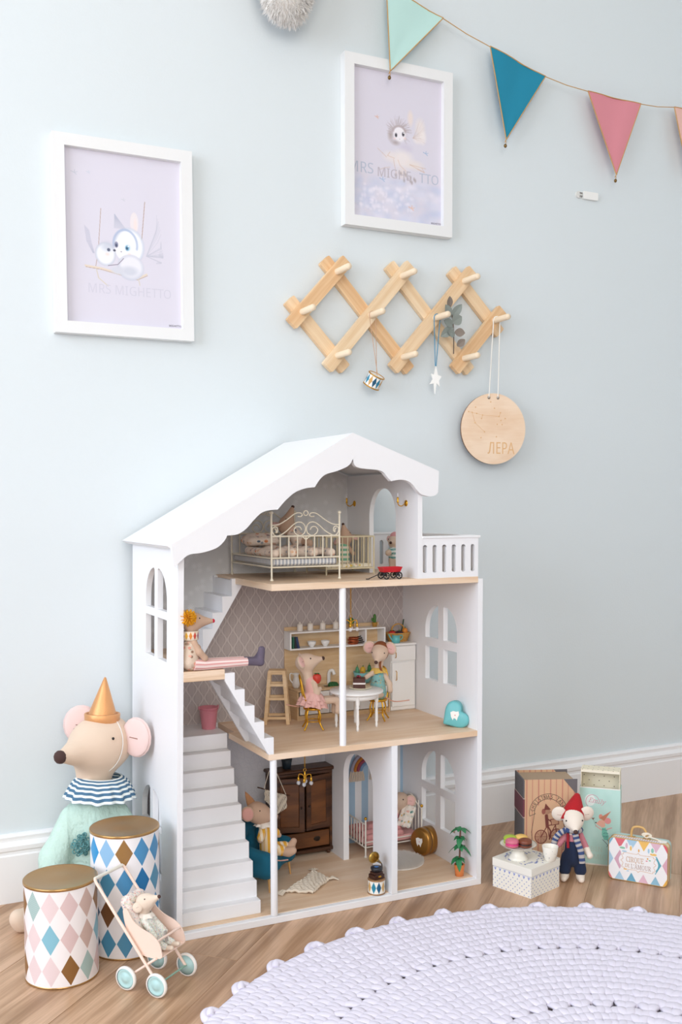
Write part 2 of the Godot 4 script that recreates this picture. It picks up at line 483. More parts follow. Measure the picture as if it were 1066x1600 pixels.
func floor_boards() -> void:
	var s := ms(); bx(s, Vector3(-0.55, -0.06, 1.65), Vector3(4.3, 0.1, 3.7)); var fl := obj("floor", s, mat("floor_gap", c("5c4636"), 0.8)); struct(fl)
	var mats := []
	for v in 6:
		var a := c(["d0ab8b", "c29d7e", "d6b394", "b99476", "caa485", "d3ae8f"][v]); var b := c(["9a7656", "8f6c50", "a57f60", "876549", "967255", "a07b5c"][v])
		var m := tmat("floor_wood_%d" % v, woodgrain(192, a, b, 20 + v, 8.0, 3.4), 0.38)
		m.uv1_scale = Vector3(1, 1, 1)
		mats.append(m)
	var g := RandomNumberGenerator.new(); g.seed = 77
	var d := Vector3(1, 0, -1).normalized(); var e := Vector3(1, 0, 1).normalized()   # along, across
	var shapes := []
	for v in 6:
		var t := ms(); var L := 0.9; var W := 0.16
		var h := 0.0001
		for k in 1:
			var x0 := -L / 2 + h; var x1 := L / 2 - h; var y0 := -W / 2 + h; var y1 := W / 2 - h; var b := 0.0006
			t.set_smooth_group(-1)
			q4(t, Vector3(x0 + b, 0, y0 + b), Vector3(x1 - b, 0, y0 + b), Vector3(x1 - b, 0, y1 - b), Vector3(x0 + b, 0, y1 - b), Vector3.UP, [Vector2(0, v * 0.31), Vector2(2.0, v * 0.31), Vector2(2.0, v * 0.31 + 1), Vector2(0, v * 0.31 + 1)])
			var P := [[x0, y0, x1, y0], [x1, y0, x1, y1], [x1, y1, x0, y1], [x0, y1, x0, y0]]
			for q in P:
				var aa := Vector3(q[0], -0.0005, q[1]); var bb := Vector3(q[2], -0.0005, q[3])
				var ai := Vector3(q[0] - signf(q[0]) * b, 0, q[1] - signf(q[1]) * b); var bi := Vector3(q[2] - signf(q[2]) * b, 0, q[3] - signf(q[3]) * b)
				q4(t, aa, bb, bi, ai, Vector3.UP + (aa + bb) * 3.0, [Vector2(0, 0.1), Vector2(1.2, 0.1), Vector2(1.2, 0.11), Vector2(0, 0.11)])
				q4(t, aa, bb, bb - Vector3(0, 0.01, 0), aa - Vector3(0, 0.01, 0), (aa + bb), [Vector2(0, 0.1), Vector2(1.2, 0.1), Vector2(1.2, 0.11), Vector2(0, 0.11)])
		t.generate_normals(); shapes.append(t.commit())
	for row in range(-14, 26):
		var off := fmod(row * 0.377, 0.9)
		for k in range(-4, 5):
			var at := e * (row * 0.16 + 0.047) + d * (k * 0.9 + off) + Vector3(0, 0, 0)
			if at.x < -1.8 or at.x > 1.6 or at.z < -0.5 or at.z > 2.2: continue
			if at.distance_to(Vector3(-0.1, 0, 0.6)) > 1.75: continue
			var o := obj("plank", shapes[(row * 5 + k * 3 + 100) % 6], mats[(row * 7 + k * 2 + 300 + g.randi() % 3) % 6], fl)
			o.transform = Transform3D(Basis(d, Vector3.UP, e), at)

# ---------------------------------------------------------------- the doll's house
func arch_pts(z0: float, z1: float, ys: float, top: float, n := 10) -> Array:   # from (z1, ys) over a soft pointed arch to (z0, ys)
	var out := []
	var zc := (z0 + z1) / 2
	for i in range(0, n + 1):
		var t := float(i) / n
		out.append(Vector2(zc + (z1 - zc) * pow(cos(t * PI / 2), 0.8), ys + (top - ys) * pow(sin(t * PI / 2), 1.15)))
	for i in range(n - 1, -1, -1):
		out.append(Vector2(zc - (out[i].x - zc), out[i].y))
	return out

func window_panes(z0: float, z1: float, yb: float, yt0: float, yt1: float, top: float, mull := 0.0095) -> Array:
	var zc := (z0 + z1) / 2
	var l := PackedVector2Array(); var r := PackedVector2Array()
	var ar := arch_pts(z0, z1, yt1 + 0.02, top)
	r.append(Vector2(zc + mull, yt1)); r.append(Vector2(z1, yt1)); l.append(Vector2(z0, yt1)); l.append(Vector2(zc - mull, yt1))
	var rr := []; var ll := []
	for p in ar:
		if p.x > zc + mull: rr.append(p)
		elif p.x < zc - mull: ll.append(p)
	var ytop: float = top - 0.004
	for p in rr: r.append(p)
	r.append(Vector2(zc + mull, ytop))
	l.append(Vector2(zc - mull, ytop))
	for p in ll: l.append(p)
	return [l, r, rect(z0, yb, zc - mull, yt0), rect(zc + mull, yb, z1, yt0)]

func ogee_paper() -> Image:
	var i := im(128, 192, c("b9afad"))
	for y in 192:
		for x in 128:
			var v := float(y) / 192.0; var u := float(x) / 128.0
			var hi := 0.0
			for k in [[0.0, 0.0], [0.5, 0.5]]:
				var a: float = fposmod(u - k[0] + 0.5, 1.0) - 0.5
				var vv: float = fposmod(v + k[1], 1.0)
				var w := 0.25 - 0.21 * cos(vv * TAU)
				w = lerpf(w, 0.25, 0.12)
				var e := absf(absf(a) - w)
				if e < 0.07: hi = maxf(hi, 1.0 - smoothstep(0.05, 0.07, e))
				if e > 0.1 and e < 0.125: hi = maxf(hi, 0.35)
				var ww := w * 0.55
				if absf(a) < ww and vv > 0.2 and vv < 0.8:
					var fl := sin(a * 70.0) * sin(vv * 60.0)
					var rim := absf(absf(a) - ww * 0.85)
					hi = maxf(hi, 0.55 if (fl > 0.1 or rim < 0.02) else 0.2)
			i.set_pixel(x, y, c("b5aaa8").lerp(c("d0c7c3"), hi))
	return i

func leaf_paper(sd: int, bg: Color, fg: Color, n: int, stars: bool) -> Image:
	var i := im(256, 256, bg)
	var g := RandomNumberGenerator.new(); g.seed = sd
	for k in n:
		var p := Vector2(g.randf() * 256, g.randf() * 256)
		if stars:
			for q in 9:
				var t := TAU * q / 9
				for ox in [-256, 0, 256]:
					for oy in [-256, 0, 256]:
						iline(i, [p + Vector2(ox, oy) + Vector2(cos(t), sin(t)) * 3, p + Vector2(ox, oy) + Vector2(cos(t), sin(t)) * 13], 1.6, fg)
		else:
			var t := g.randf() * TAU
			var bend := g.randf_range(-0.25, 0.25)
			var pts := []
			var q := p
			for j in 9:
				pts.append(q); q += Vector2(cos(t), sin(t)) * 7; t += bend
			for ox in [-256, 0, 256]:
				for oy in [-256, 0, 256]:
					var pp := []
					for z in pts: pp.append(z + Vector2(ox, oy))
					iline(i, pp, 1.8, fg)
	return i

func stringer(x0: float, y0: float, dx: float, dy: float, n: int, drop: float, tail: float) -> PackedVector2Array:
	# stepped top, sloping foot: first step front at x0, floor y0
	var p := PackedVector2Array()
	p.append(Vector2(x0, y0))
	for i in n:
		p.append(Vector2(x0 + dx * i, y0 + dy * (i + 1))); p.append(Vector2(x0 + dx * (i + 1), y0 + dy * (i + 1)))
	p.append(Vector2(x0 + dx * n, y0 + dy * n - drop))
	p.append(Vector2(x0 + dx * tail, y0))
	return p

func house() -> void:
	var h := thing("dollhouse", "tall white three-storey wooden dollhouse with scalloped gable, open front and staircases, standing against the wall", "dollhouse", Vector3(0, 0, 0.16))
	var white := mat("house_paint", c("eeeef0"), 0.5)
	var ply := tmat("plywood", woodgrain(256, c("f0d8bf"), c("e3c3a2"), 5, 9.0, 7.0), 0.55, Vector3.ONE * 4.0, true)
	var edge := tmat("plywood_edge", woodgrain(128, c("efd6bd"), c("d9b896"), 8, 6.0, 10.0), 0.6, Vector3.ONE * 9.0, true)
	# base
	var s := ms(); bx(s, Vector3(0, 0.006, 0.1625), Vector3(0.573, 0.012, 0.285), 0.0008); part("base", s, white, h)
	s = ms(); bx(s, Vector3(-0.0025, 0.0123, 0.1575), Vector3(0.556, 0.001, 0.272)); part("ground_floor", s, ply, h)
	# side walls with their windows
	var lw := []
	lw.append_array(window_panes(0.113, 0.243, 0.4447, 0.5137, 0.527, 0.597)); lw.append_array(window_panes(0.091, 0.215, 0.07, 0.137, 0.151, 0.2165))
	s = ms(); panel(s, pv([0.02, 0.0, 0.305, 0.0, 0.305, 0.634, 0.02, 0.634]), lw, [0.13, 0.2], 0.0, 0.0095, Transform3D(Basis(Vector3(0, 0, 1), Vector3(0.018, 1, 0), Vector3(1, 0, 0)), Vector3(-0.2945, 0, 0))); part("side_wall", s, white, h)
	var rw := []
	rw.append_array(window_panes(0.117, 0.234, 0.357, 0.4232, 0.4395, 0.507)); rw.append_array(window_panes(0.104, 0.23, 0.069, 0.135, 0.1495, 0.2185))
	s = ms(); panel(s, pv([0.02, 0.012, 0.305, 0.012, 0.305, 0.567, 0.02, 0.567]), rw, [0.143, 0.2], 0.0, 0.010, yz(0.2762)); part("side_wall", s, white, h)
	# back panel and its papers
	s = ms(); prism(s, pv([-0.281, 0.012, 0.2762, 0.012, 0.2762, 0.567, 0.159, 0.567, 0.159, 0.757, 0.0182, 0.808, -0.281, 0.634]), 0.02, 0.025); part("back_panel", s, white, h)
	var og := tmat("ogee_paper", ogee_paper(), 0.9); og.uv1_scale = Vector3(21.2, 13.9, 1)
	s = ms(); prism(s, pv([-0.281, 0.289, 0.2762, 0.289, 0.2762, 0.56, -0.112, 0.56, -0.19, 0.43, -0.281, 0.43]), 0.025, 0.0257, Transform3D.IDENTITY, [], Rect2(0, 0, 0.5, 0.5)); part("patterned_wallpaper", s, og, h)
	var lf := tmat("leaf_paper", leaf_paper(3, c("d8d8de"), c("cecfd6"), 90, false), 0.9)
	s = ms(); prism(s, rect(-0.281, 0.013, 0.098, 0.279), 0.025, 0.0257, Transform3D.IDENTITY, [], Rect2(0, 0, 0.1, 0.1)); part("leaf_wallpaper", s, lf, h)
	var st := tmat("stripe_paper", stripes(64, [c("a9c7de"), c("eef1f4")], [1.0, 1.0]), 0.9)
	s = ms(); prism(s, rect(0.11, 0.013, 0.2762, 0.279), 0.025, 0.0257, Transform3D.IDENTITY, [], Rect2(0, 0, 0.03, 0.1)); part("striped_wallpaper", s, st, h)
	var sp := tmat("star_paper", leaf_paper(9, c("dcdcdc"), c("eeeeef"), 30, true), 0.9)
	s = ms(); prism(s, pv([-0.281, 0.431, -0.19, 0.431, -0.112, 0.571, 0.15, 0.571, 0.15, 0.757, 0.0182, 0.807, -0.281, 0.632]), 0.025, 0.0257, Transform3D.IDENTITY, [], Rect2(0, 0, 0.11, 0.11)); part("starburst_wallpaper", s, sp, h)
	# storeys
	s = ms(); prism(s, pv([-0.126, 0.025, 0.2762, 0.025, 0.2762, 0.305, -0.1335, 0.305, -0.1375, 0.119, -0.126, 0.119]), 0.2785, 0.2885, flat(0)); part("middle_floor", s, ply, h)
	s = ms(); prism(s, pv([-0.126, 0.025, 0.276, 0.025, 0.276, 0.305, -0.126, 0.305]), 0.560, 0.571, flat(0)); part("top_floor", s, ply, h)
	s = ms(); bx(s, Vector3(-0.2445, 0.4285, 0.165), Vector3(0.073, 0.0165, 0.28), 0.0006); part("landing", s, edge, h)
	# lower stair: ten steps going straight back
	for i in 10:
		s = ms()
		var z := 0.1187 + 0.018 * i; var y := 0.2885 - 0.0281 * i
		var zb := 0.025 if i == 0 else z - 0.019
		if i == 0: bx(s, Vector3(-0.2105, y - 0.014, (z + 0.025) / 2), Vector3(0.141, 0.028, z - 0.025), 0.0008)
		else: bx(s, Vector3(-0.2105, (y + 0.0128) / 2, (z + zb) / 2), Vector3(0.141, y - 0.0128, z - zb), 0.0008)
		part("stair_step", s, white, h)
	# middle and upper flights: two stringers with boards between
	for fl in [[-0.1242, 0.2885, -0.0168, 0.0283, 5, 0.19, 0.305], [-0.188, 0.437, 0.0184, 0.0283, 4, 0.026, 0.131]]:
		var up: bool = fl[2] > 0
		var n: int = fl[4]
		var poly := stringer(fl[0], fl[1], fl[2], fl[3], n, 0.012 if not up else 0.012, 0.55)
		if up:
			poly = pv([-0.188, 0.437, -0.188, 0.4815, -0.1696, 0.4815, -0.1696, 0.51, -0.1512, 0.51, -0.1512, 0.5385, -0.133, 0.5385, -0.133, 0.5695, -0.1165, 0.5695, -0.1128, 0.558, -0.1865, 0.437])
		for zz in [fl[5], fl[6] - 0.007]:
			s = ms(); prism(s, poly, zz, zz + 0.007); part("stringer", s, white, h)
		for i in n:
			var x: float = fl[0] + fl[2] * i; var y: float = fl[1] + fl[3] * i
			if up: y += 0.0165
			s = ms()
			if up and i == 0: bx(s, Vector3(x + 0.002, y - 0.0, (fl[5] + fl[6]) / 2), Vector3(0.004, 0.055, fl[6] - fl[5] - 0.0145))
			else: bx(s, Vector3(x + signf(fl[2]) * 0.002, y + fl[3] / 2, (fl[5] + fl[6]) / 2), Vector3(0.004, fl[3], fl[6] - fl[5] - 0.0145))
			bx(s, Vector3(x + fl[2] / 2 + signf(fl[2]) * 0.002, y + fl[3] - 0.002, (fl[5] + fl[6]) / 2), Vector3(absf(fl[2]) - 0.004, 0.004, fl[6] - fl[5] - 0.0145))
			part("stair_step", s, white, h)
	# columns
	for q in [[-0.1228, 0.0128, 0.2785], [0.0063, 0.2885, 0.56]]:
		s = ms(); tube(s, [Vector3(q[0], q[1], 0.2985), Vector3(q[0], q[2], 0.2985)], 0.0059, 16); part("column", s, white, h)
	# partition downstairs and gable-side wall upstairs, each with a pointed doorway
	var d := PackedVector2Array([Vector2(0.11, 0.012), Vector2(0.2335, 0.012)]); for p in arch_pts(0.11, 0.2335, 0.185, 0.2337): d.append(p)
	s = ms(); panel(s, rect(0.0255, 0.0128, 0.305, 0.2785), [d], [0.1717], 0.0, 0.0115, yz(0.0982)); part("partition", s, white, h)
	d = PackedVector2Array([Vector2(0.12, 0.57), Vector2(0.2246, 0.57)]); for p in arch_pts(0.12, 0.2246, 0.681, 0.7318): d.append(p)
	s = ms(); panel(s, rect(0.0255, 0.571, 0.305, 0.757), [d], [0.1723], 0.0, 0.009, yz(0.1502)); part("gable_wall", s, white, h)
	# balcony rails with slots
	for side in 3:
		var slots := []; var seams := []
		var a0 := 0.045 if side == 1 else 0.1648
		var nn := 13 if side == 1 else 6
		for i in nn:
			var x := a0 + 0.0199 * i
			slots.append(rrect(x - 0.0042, 0.5808, x + 0.0042, 0.6298, 0.0041)); seams.append(x)
		s = ms()
		if side == 0: panel(s, rect(0.1592, 0.571, 0.2762, 0.6412), slots, seams, 0.297, 0.3045)
		elif side == 2: panel(s, rect(0.1592, 0.571, 0.2716, 0.6412), slots, seams, 0.022, 0.0295)
		else: panel(s, rect(0.03, 0.571, 0.297, 0.6412), slots, seams, 0.0, 0.0075, yz(0.2716))
		part("balcony_rail", s, white, h)
		s = ms()
		if side == 0: bx(s, Vector3(0.2198, 0.6434, 0.300), Vector3(0.1212, 0.0045, 0.0125), 0.0008)
		elif side == 2: bx(s, Vector3(0.2153, 0.6434, 0.0258), Vector3(0.1122, 0.0045, 0.0125), 0.0008)
		else: bx(s, Vector3(0.2755, 0.6434, 0.162), Vector3(0.0125, 0.0045, 0.264), 0.0008)
		part("hand_rail", s, white, h)
	# roof
	var rl := pv([-0.3015, 0.6375, 0.0182, 0.8214, 0.0182, 0.8105, -0.292, 0.632]); var rr := pv([0.0182, 0.8214, 0.187, 0.7593, 0.184, 0.7500, 0.0182, 0.8105])
	s = ms(); prism(s, rl, 0.015, 0.306); part("roof_slope", s, white, h)
	s = ms(); prism(s, rr, 0.015, 0.306); part("roof_slope", s, white, h)
	var fa := [Vector2(-0.2968, 0.6402), Vector2(0.0182, 0.8214), Vector2(0.1862, 0.7595), Vector2(0.1848, 0.7225)]
	for seg in [[[0.1848, 0.7225], [0.1795, 0.7175], [0.1695, 0.7152], [0.1585, 0.7165], [0.149, 0.72], [0.141, 0.727], [0.1345, 0.7345], [0.126, 0.7405], [0.116, 0.7435], [0.1055, 0.7435], [0.0912, 0.7412]],
			[[0.0912, 0.7412], [0.083, 0.749], [0.076, 0.756], [0.0655, 0.7598], [0.0417, 0.7617], [0.028, 0.7637], [0.021, 0.7685], [0.0182, 0.778]],
			[[0.0182, 0.778], [0.013, 0.7695], [0.004, 0.7632], [-0.0153, 0.7562], [-0.032, 0.7515], [-0.0425, 0.7435], [-0.0525, 0.73]],
			[[-0.0525, 0.73], [-0.068, 0.7285], [-0.0872, 0.7218], [-0.1045, 0.7085], [-0.1185, 0.6935]],
			[[-0.1185, 0.6935], [-0.1335, 0.6925], [-0.1475, 0.688], [-0.16, 0.677], [-0.1735, 0.663], [-0.188, 0.6545], [-0.2055, 0.6525]],
			[[-0.2055, 0.6525], [-0.2115, 0.643], [-0.2242, 0.633], [-0.2481, 0.6262], [-0.2678, 0.624], [-0.2800, 0.616], [-0.2932, 0.6035]]]:
		var v := []
		for q in seg: v.append(Vector2(q[0], q[1]))
		v = spline(v, 4)
		for i in range(1, v.size()): fa.append(v[i])
	s = ms(); prism(s, PackedVector2Array(fa), 0.306, 0.316); part("gable_fascia", s, white, h)

# ---------------------------------------------------------------- things on the wall
func wall_things() -> void:
	frame("picture_frame", "white picture frame with a print of a hooded figure and bird on a swing", Rect2(-0.4125, 1.0035, 0.2505, 0.342), poster_swing(), 0)
	frame("picture_frame", "white picture frame behind the mint pennant, winged fluffy figure above blue mist", Rect2(0.149, 1.2515, 0.246, 0.3305), poster_wing(), 1)
	rack()
	hangings()
	garland()
	# adhesive wall clip
	var t := thing("wall_clip", "small white plastic adhesive clip on the wall under the pink pennant", "clip", Vector3(0.755, 1.386, 0.0))
	var wp := mat("white_plastic", c("f1f1ee"), 0.35)
	var s := ms(); prism(s, rrect(-0.011, -0.0082, 0.030, 0.0082, 0.0015), 0.0, 0.007); obj("cover", s, wp, t)
	s = ms(); prism(s, rrect(-0.029, -0.0072, -0.0125, 0.0072, 0.007), 0.0, 0.004); obj("base_plate", s, mat("grey_plastic", c("dcdcd8"), 0.4), t)
	for y in [-0.0035, 0.0035]:
		s = ms(); bx(s, Vector3(-0.0165, y, 0.005), Vector3(0.007, 0.0022, 0.003), 0.0005); obj("prong", s, mat("dark_plastic", c("8a8784"), 0.5), t)
	fluffy()

func frame(called: String, label: String, r: Rect2, pic: Image, k: int) -> void:
	var t := thing(called, label, "picture frame", Vector3(r.position.x + r.size.x / 2, r.position.y, 0))
	var w := r.size.x / 2; var h := r.size.y; var b := 0.0208; var d := 0.0205
	var m := mat("frame_white", c("e9eaea"), 0.5)
	var P := [Vector2(-w, 0), Vector2(w, 0), Vector2(w, h), Vector2(-w, h)]
	var I := [Vector2(-w + b, b), Vector2(w - b, b), Vector2(w - b, h - b), Vector2(-w + b, h - b)]
	for i in 4:
		var j := (i + 1) % 4
		var s := ms(); prism(s, PackedVector2Array([P[i], P[j], I[j], I[i]]), 0.0005, d); obj("frame_bar", s, m, t)
	var pm := tmat("poster_%d" % k, pic, 0.75)
	var s := ms(); prism(s, rect(-w + b, b, w - b, h - b), 0.004, 0.0095, Transform3D.IDENTITY, [], Rect2(-w + b, b, 2 * (w - b), h - 2 * b)); var p := obj("print", s, pm, t)
	if k == 1:
		letters("lettering", p, "MRS", 0.022, Vector3(-0.083, 0.118, 0.0096), Basis.IDENTITY, mat("print_ink", c("b9bfd0"), 0.8), "Droid Sans")
		letters("lettering", p, "MIGHE", 0.019, Vector3(-0.008, 0.114, 0.0096), Basis.IDENTITY, mat("print_ink_dark", c("bfb8c2"), 0.8), "Droid Sans")
		letters("lettering", p, "TTO", 0.02, Vector3(0.0735, 0.114, 0.0096), Basis.IDENTITY, mat("print_ink", c("b9bfd0"), 0.8), "Droid Sans")
	else:
		letters("lettering", p, "MRS MIGHETTO", 0.017, Vector3(0.01, 0.083, 0.0096), Basis.IDENTITY, mat("print_ink_faint", c("d0cedb"), 0.8), "Droid Sans", 0.0002, 0.95)
	letters("signature", p, "MIGHETTO", 0.0022, Vector3(w - b - 0.012, b + 0.006, 0.0096), Basis.IDENTITY, mat("print_ink_black", c("6a6672"), 0.8), "Droid Sans")

func bird(i: Image, at: Vector2, z: float, col: Color) -> void:
	iline(i, [at + Vector2(-8, -3) * z, at, at + Vector2(5, 4) * z], 2.0 * z, col); iline(i, [at + Vector2(1, -7) * z, at], 1.8 * z, col); iline(i, [at, at + Vector2(8, -3) * z], 1.2 * z, col)

func poster_swing() -> Image:
	var i := im(360, 520, c("dad7e3"))
	var v := func(x: float, y: float) -> Vector2: return Vector2(x, y)
	bird(i, v.call(32, 72), 1.2, c("c6c9d6")); bird(i, v.call(74, 66), 0.8, c("c9cedd")); bird(i, v.call(180, 136), 0.8, c("cacbd6"))
	var g := RandomNumberGenerator.new(); g.seed = 5
	for k in 26:   # feathery wing behind
		var t := g.randf_range(-0.9, 0.9)
		iline(i, [v.call(250, 300), v.call(292 + 12 * sin(t * 3), 262 + 62 * t), v.call(284 + 14 * cos(t * 2), 240 + 90 * t)], 2.0, Color(c("c3c4d2"), 0.14))
	for k in 5: iline(i, [v.call(84 + k, 306), v.call(66 + k * 3, 272), v.call(60 + k * 3, 226 + k * 3)], 3.5, Color(c("a9adc2"), 0.12))
	iline(i, [v.call(110, 170), v.call(100, 300), v.call(92, 344)], 1.6, c("b79f96")); iline(i, [v.call(247, 134), v.call(236, 250), v.call(224, 356)], 2.0, c("b59c92"))
	iline(i, [v.call(60, 346), v.call(110, 350), v.call(220, 372), v.call(250, 356)], 5.0, c("e2d3c0")); iline(i, [v.call(62, 350), v.call(110, 354), v.call(220, 376), v.call(252, 360)], 1.4, c("b99c84"))
	iline(i, [v.call(94, 356), v.call(100, 380), v.call(128, 402)], 3.0, Color(c("d6cdbe"), 0.8)); iline(i, [v.call(224, 374), v.call(228, 392)], 2.4, Color(c("d6cdbe"), 0.8))
	for k in 24: iline(i, [v.call(152, 182), v.call(150 + k * 1.6, 224)], 2.0, Color(c("b9bdcf"), 0.12)); idot(i, v.call(213, 202), 14, 34, c("e8e1e4"), 0.35); idot(i, v.call(216, 208), 7, 24, c("efdfdc"), 0.6)
	idot(i, v.call(196, 276), 49.5, 59.5, c("bfc7d8"), 0.12); idot(i, v.call(196, 276), 48, 58, c("f0f1f7"), 0.2)
	for k in 40:
		var t := PI * (0.95 + 1.15 * k / 40.0)
		idot(i, v.call(184 + 37 * cos(t), 272 + 46 * sin(t)), 5, 5, Color(c("a9b9d6"), 0.55), 0.6)
	idot(i, v.call(182, 284), 33, 40, c("f3f1f6"), 0.15)
	idot(i, v.call(156, 274), 7, 11, c("8c8ea6"), 0.35); idot(i, v.call(156, 276), 4, 6, c("4d5570"), 0.4)
	idot(i, v.call(192, 280), 12, 13, c("dfe9f2"), 0.3); idot(i, v.call(190, 281), 8, 10, c("76a9c6"), 0.4); idot(i, v.call(189, 282), 4, 5, c("39536e"), 0.4); idot(i, v.call(193, 276), 2, 2, c("ffffff"))
	idot(i, v.call(171, 294), 3, 2, c("9a98aa"), 0.5); idot(i, v.call(196, 300), 8, 6, Color(c("f3ded6"), 0.8), 0.9)
	idot(i, v.call(200, 340), 44, 42, c("c9ccda"), 0.12); idot(i, v.call(201, 338), 42, 40, c("e8e8f0"), 0.3); idot(i, v.call(196, 352), 36, 20, c("cfd2de"), 0.6); idot(i, v.call(160, 352), 26, 16, c("d3d5e0"), 0.5)
	idot(i, v.call(122, 306), 33.5, 37.5, c("c3c8d6"), 0.12); idot(i, v.call(122, 306), 32, 36, c("eceef4"), 0.25); idot(i, v.call(128, 282), 26, 20, Color(c("c4cad8"), 0.7), 0.7); idot(i, v.call(132, 292), 6, 6, c("5a6178"), 0.4); idot(i, v.call(150, 292), 5, 4, c("4a4e60"), 0.4); idot(i, v.call(128, 306), 10, 7, Color(c("f3dcd2"), 0.8), 0.9)
	iline(i, [v.call(130, 340), v.call(160, 334), v.call(178, 314)], 2.0, c("8f8797"))
	return i

func poster_wing() -> Image:
	var i := im(360, 520, c("d9d5e1"))
	var g := RandomNumberGenerator.new(); g.seed = 8
	for k in 150:
		var y := g.randf_range(372, 520)
		idot(i, Vector2(g.randf() * 360, y), g.randf_range(14, 46), g.randf_range(10, 30), Color(c("c3cbe2") if g.randf() < 0.6 else c("e6e4f2"), 0.35), 0.9)
	for k in 60: idot(i, Vector2(g.randf_range(30, 240), g.randf_range(400, 490)), g.randf_range(5, 16), g.randf_range(5, 14), Color(c("efeaf5"), 0.5), 0.8)
	for q in [[232, 146, 15, 36, "eadbd4"], [272, 176, 26, 46, "eae0dc"], [282, 206, 20, 34, "eee6e4"], [262, 216, 24, 22, "ece4e4"]]: idot(i, Vector2(q[0], q[1]), q[2], q[3], Color(c(q[4]), 0.8), 0.6)
	for k in 30:   # translucent wing veins
		var e := Vector2(250 + g.randf() * 46, 140 + g.randf() * 90)
		iline(i, [Vector2(242, 214), Vector2(242, 214).lerp(e, 0.6) + Vector2(4, -3), e], 1.3, Color(c("cdb8b2"), 0.10))
	idot(i, Vector2(152, 216), 15, 28, Color(c("9a857a"), 0.55), 0.9); idot(i, Vector2(172, 240), 24, 13, Color(c("8d7a74"), 0.5), 0.9)
	for k in 130:   # soft tousled hair
		var t := -PI * g.randf_range(-0.25, 1.2)
		var p := Vector2(184, 200)
		iline(i, [p + Vector2(cos(t) * 24, sin(t) * 26), p + Vector2(cos(t + 0.12), sin(t + 0.12) * 1.05) * g.randf_range(34, 56)], 2.2, Color([c("b9aeb6"), c("cfc2c6"), c("a39390")][k % 3], 0.10))
	idot(i, Vector2(188, 208), 29, 30, c("efebf0"), 0.3)
	for k in 40:
		var t := -PI * (0.08 + 0.9 * k / 40.0)
		idot(i, Vector2(187 + 26 * cos(t), 204 + 25 * sin(t)), 6, 6, Color(c("b3a4a6"), 0.35), 0.8)
	idot(i, Vector2(174, 213), 6.5, 9.5, c("77747e"), 0.5); idot(i, Vector2(203, 206), 7, 10, c("77747e"), 0.5); idot(i, Vector2(174, 214), 4, 6, c("3b3840"), 0.3); idot(i, Vector2(203, 207), 4, 6, c("3b3840"), 0.3); idot(i, Vector2(205, 202), 1.6, 2, c("ffffff")); idot(i, Vector2(189, 225), 2, 1.6, c("a89aa0"), 0.4)
	idot(i, Vector2(168, 226), 7, 5, Color(c("efd2cc"), 0.8), 0.9); idot(i, Vector2(210, 220), 7, 5, Color(c("efd2cc"), 0.8), 0.9)
	idot(i, Vector2(214, 254), 36, 22, Color(c("cfc9da"), 0.8), 0.7)
	idot(i, Vector2(200, 296), 58, 44, Color(c("ebe3e2"), 0.9), 0.6); idot(i, Vector2(150, 292), 38, 26, Color(c("e9e0df"), 0.8), 0.7); idot(i, Vector2(252, 310), 46, 24, Color(c("e9dfda"), 0.8), 0.7); idot(i, Vector2(200, 344), 30, 26, Color(c("e3d8d6"), 0.8), 0.7)
	for q in [[120, 284, 100, 270, 136, 296], [140, 290, 168, 296, 150, 276], [130, 334, 108, 344, 150, 330], [168, 320, 176, 354, 164, 300], [190, 318, 214, 336, 182, 300], [230, 310, 290, 330, 296, 316], [290, 330, 280, 316, 262, 322]]:
		iline(i, [Vector2(q[4], q[5]), Vector2(q[0], q[1]), Vector2(q[2], q[3])], 4.0, Color(c("c89a78"), 0.10))
	for k in 12: idot(i, Vector2(g.randf_range(170, 260), g.randf_range(340, 376)), 6, 10, Color(c("8b7b78"), 0.45), 0.8)
	bird(i, Vector2(98, 162), 1.0, c("dcae98")); bird(i, Vector2(296, 262), 1.3, c("9fb6d3")); bird(i, Vector2(120, 378), 1.5, c("a9bcd8")); bird(i, Vector2(238, 466), 1.5, c("e3bca8"))
	return i

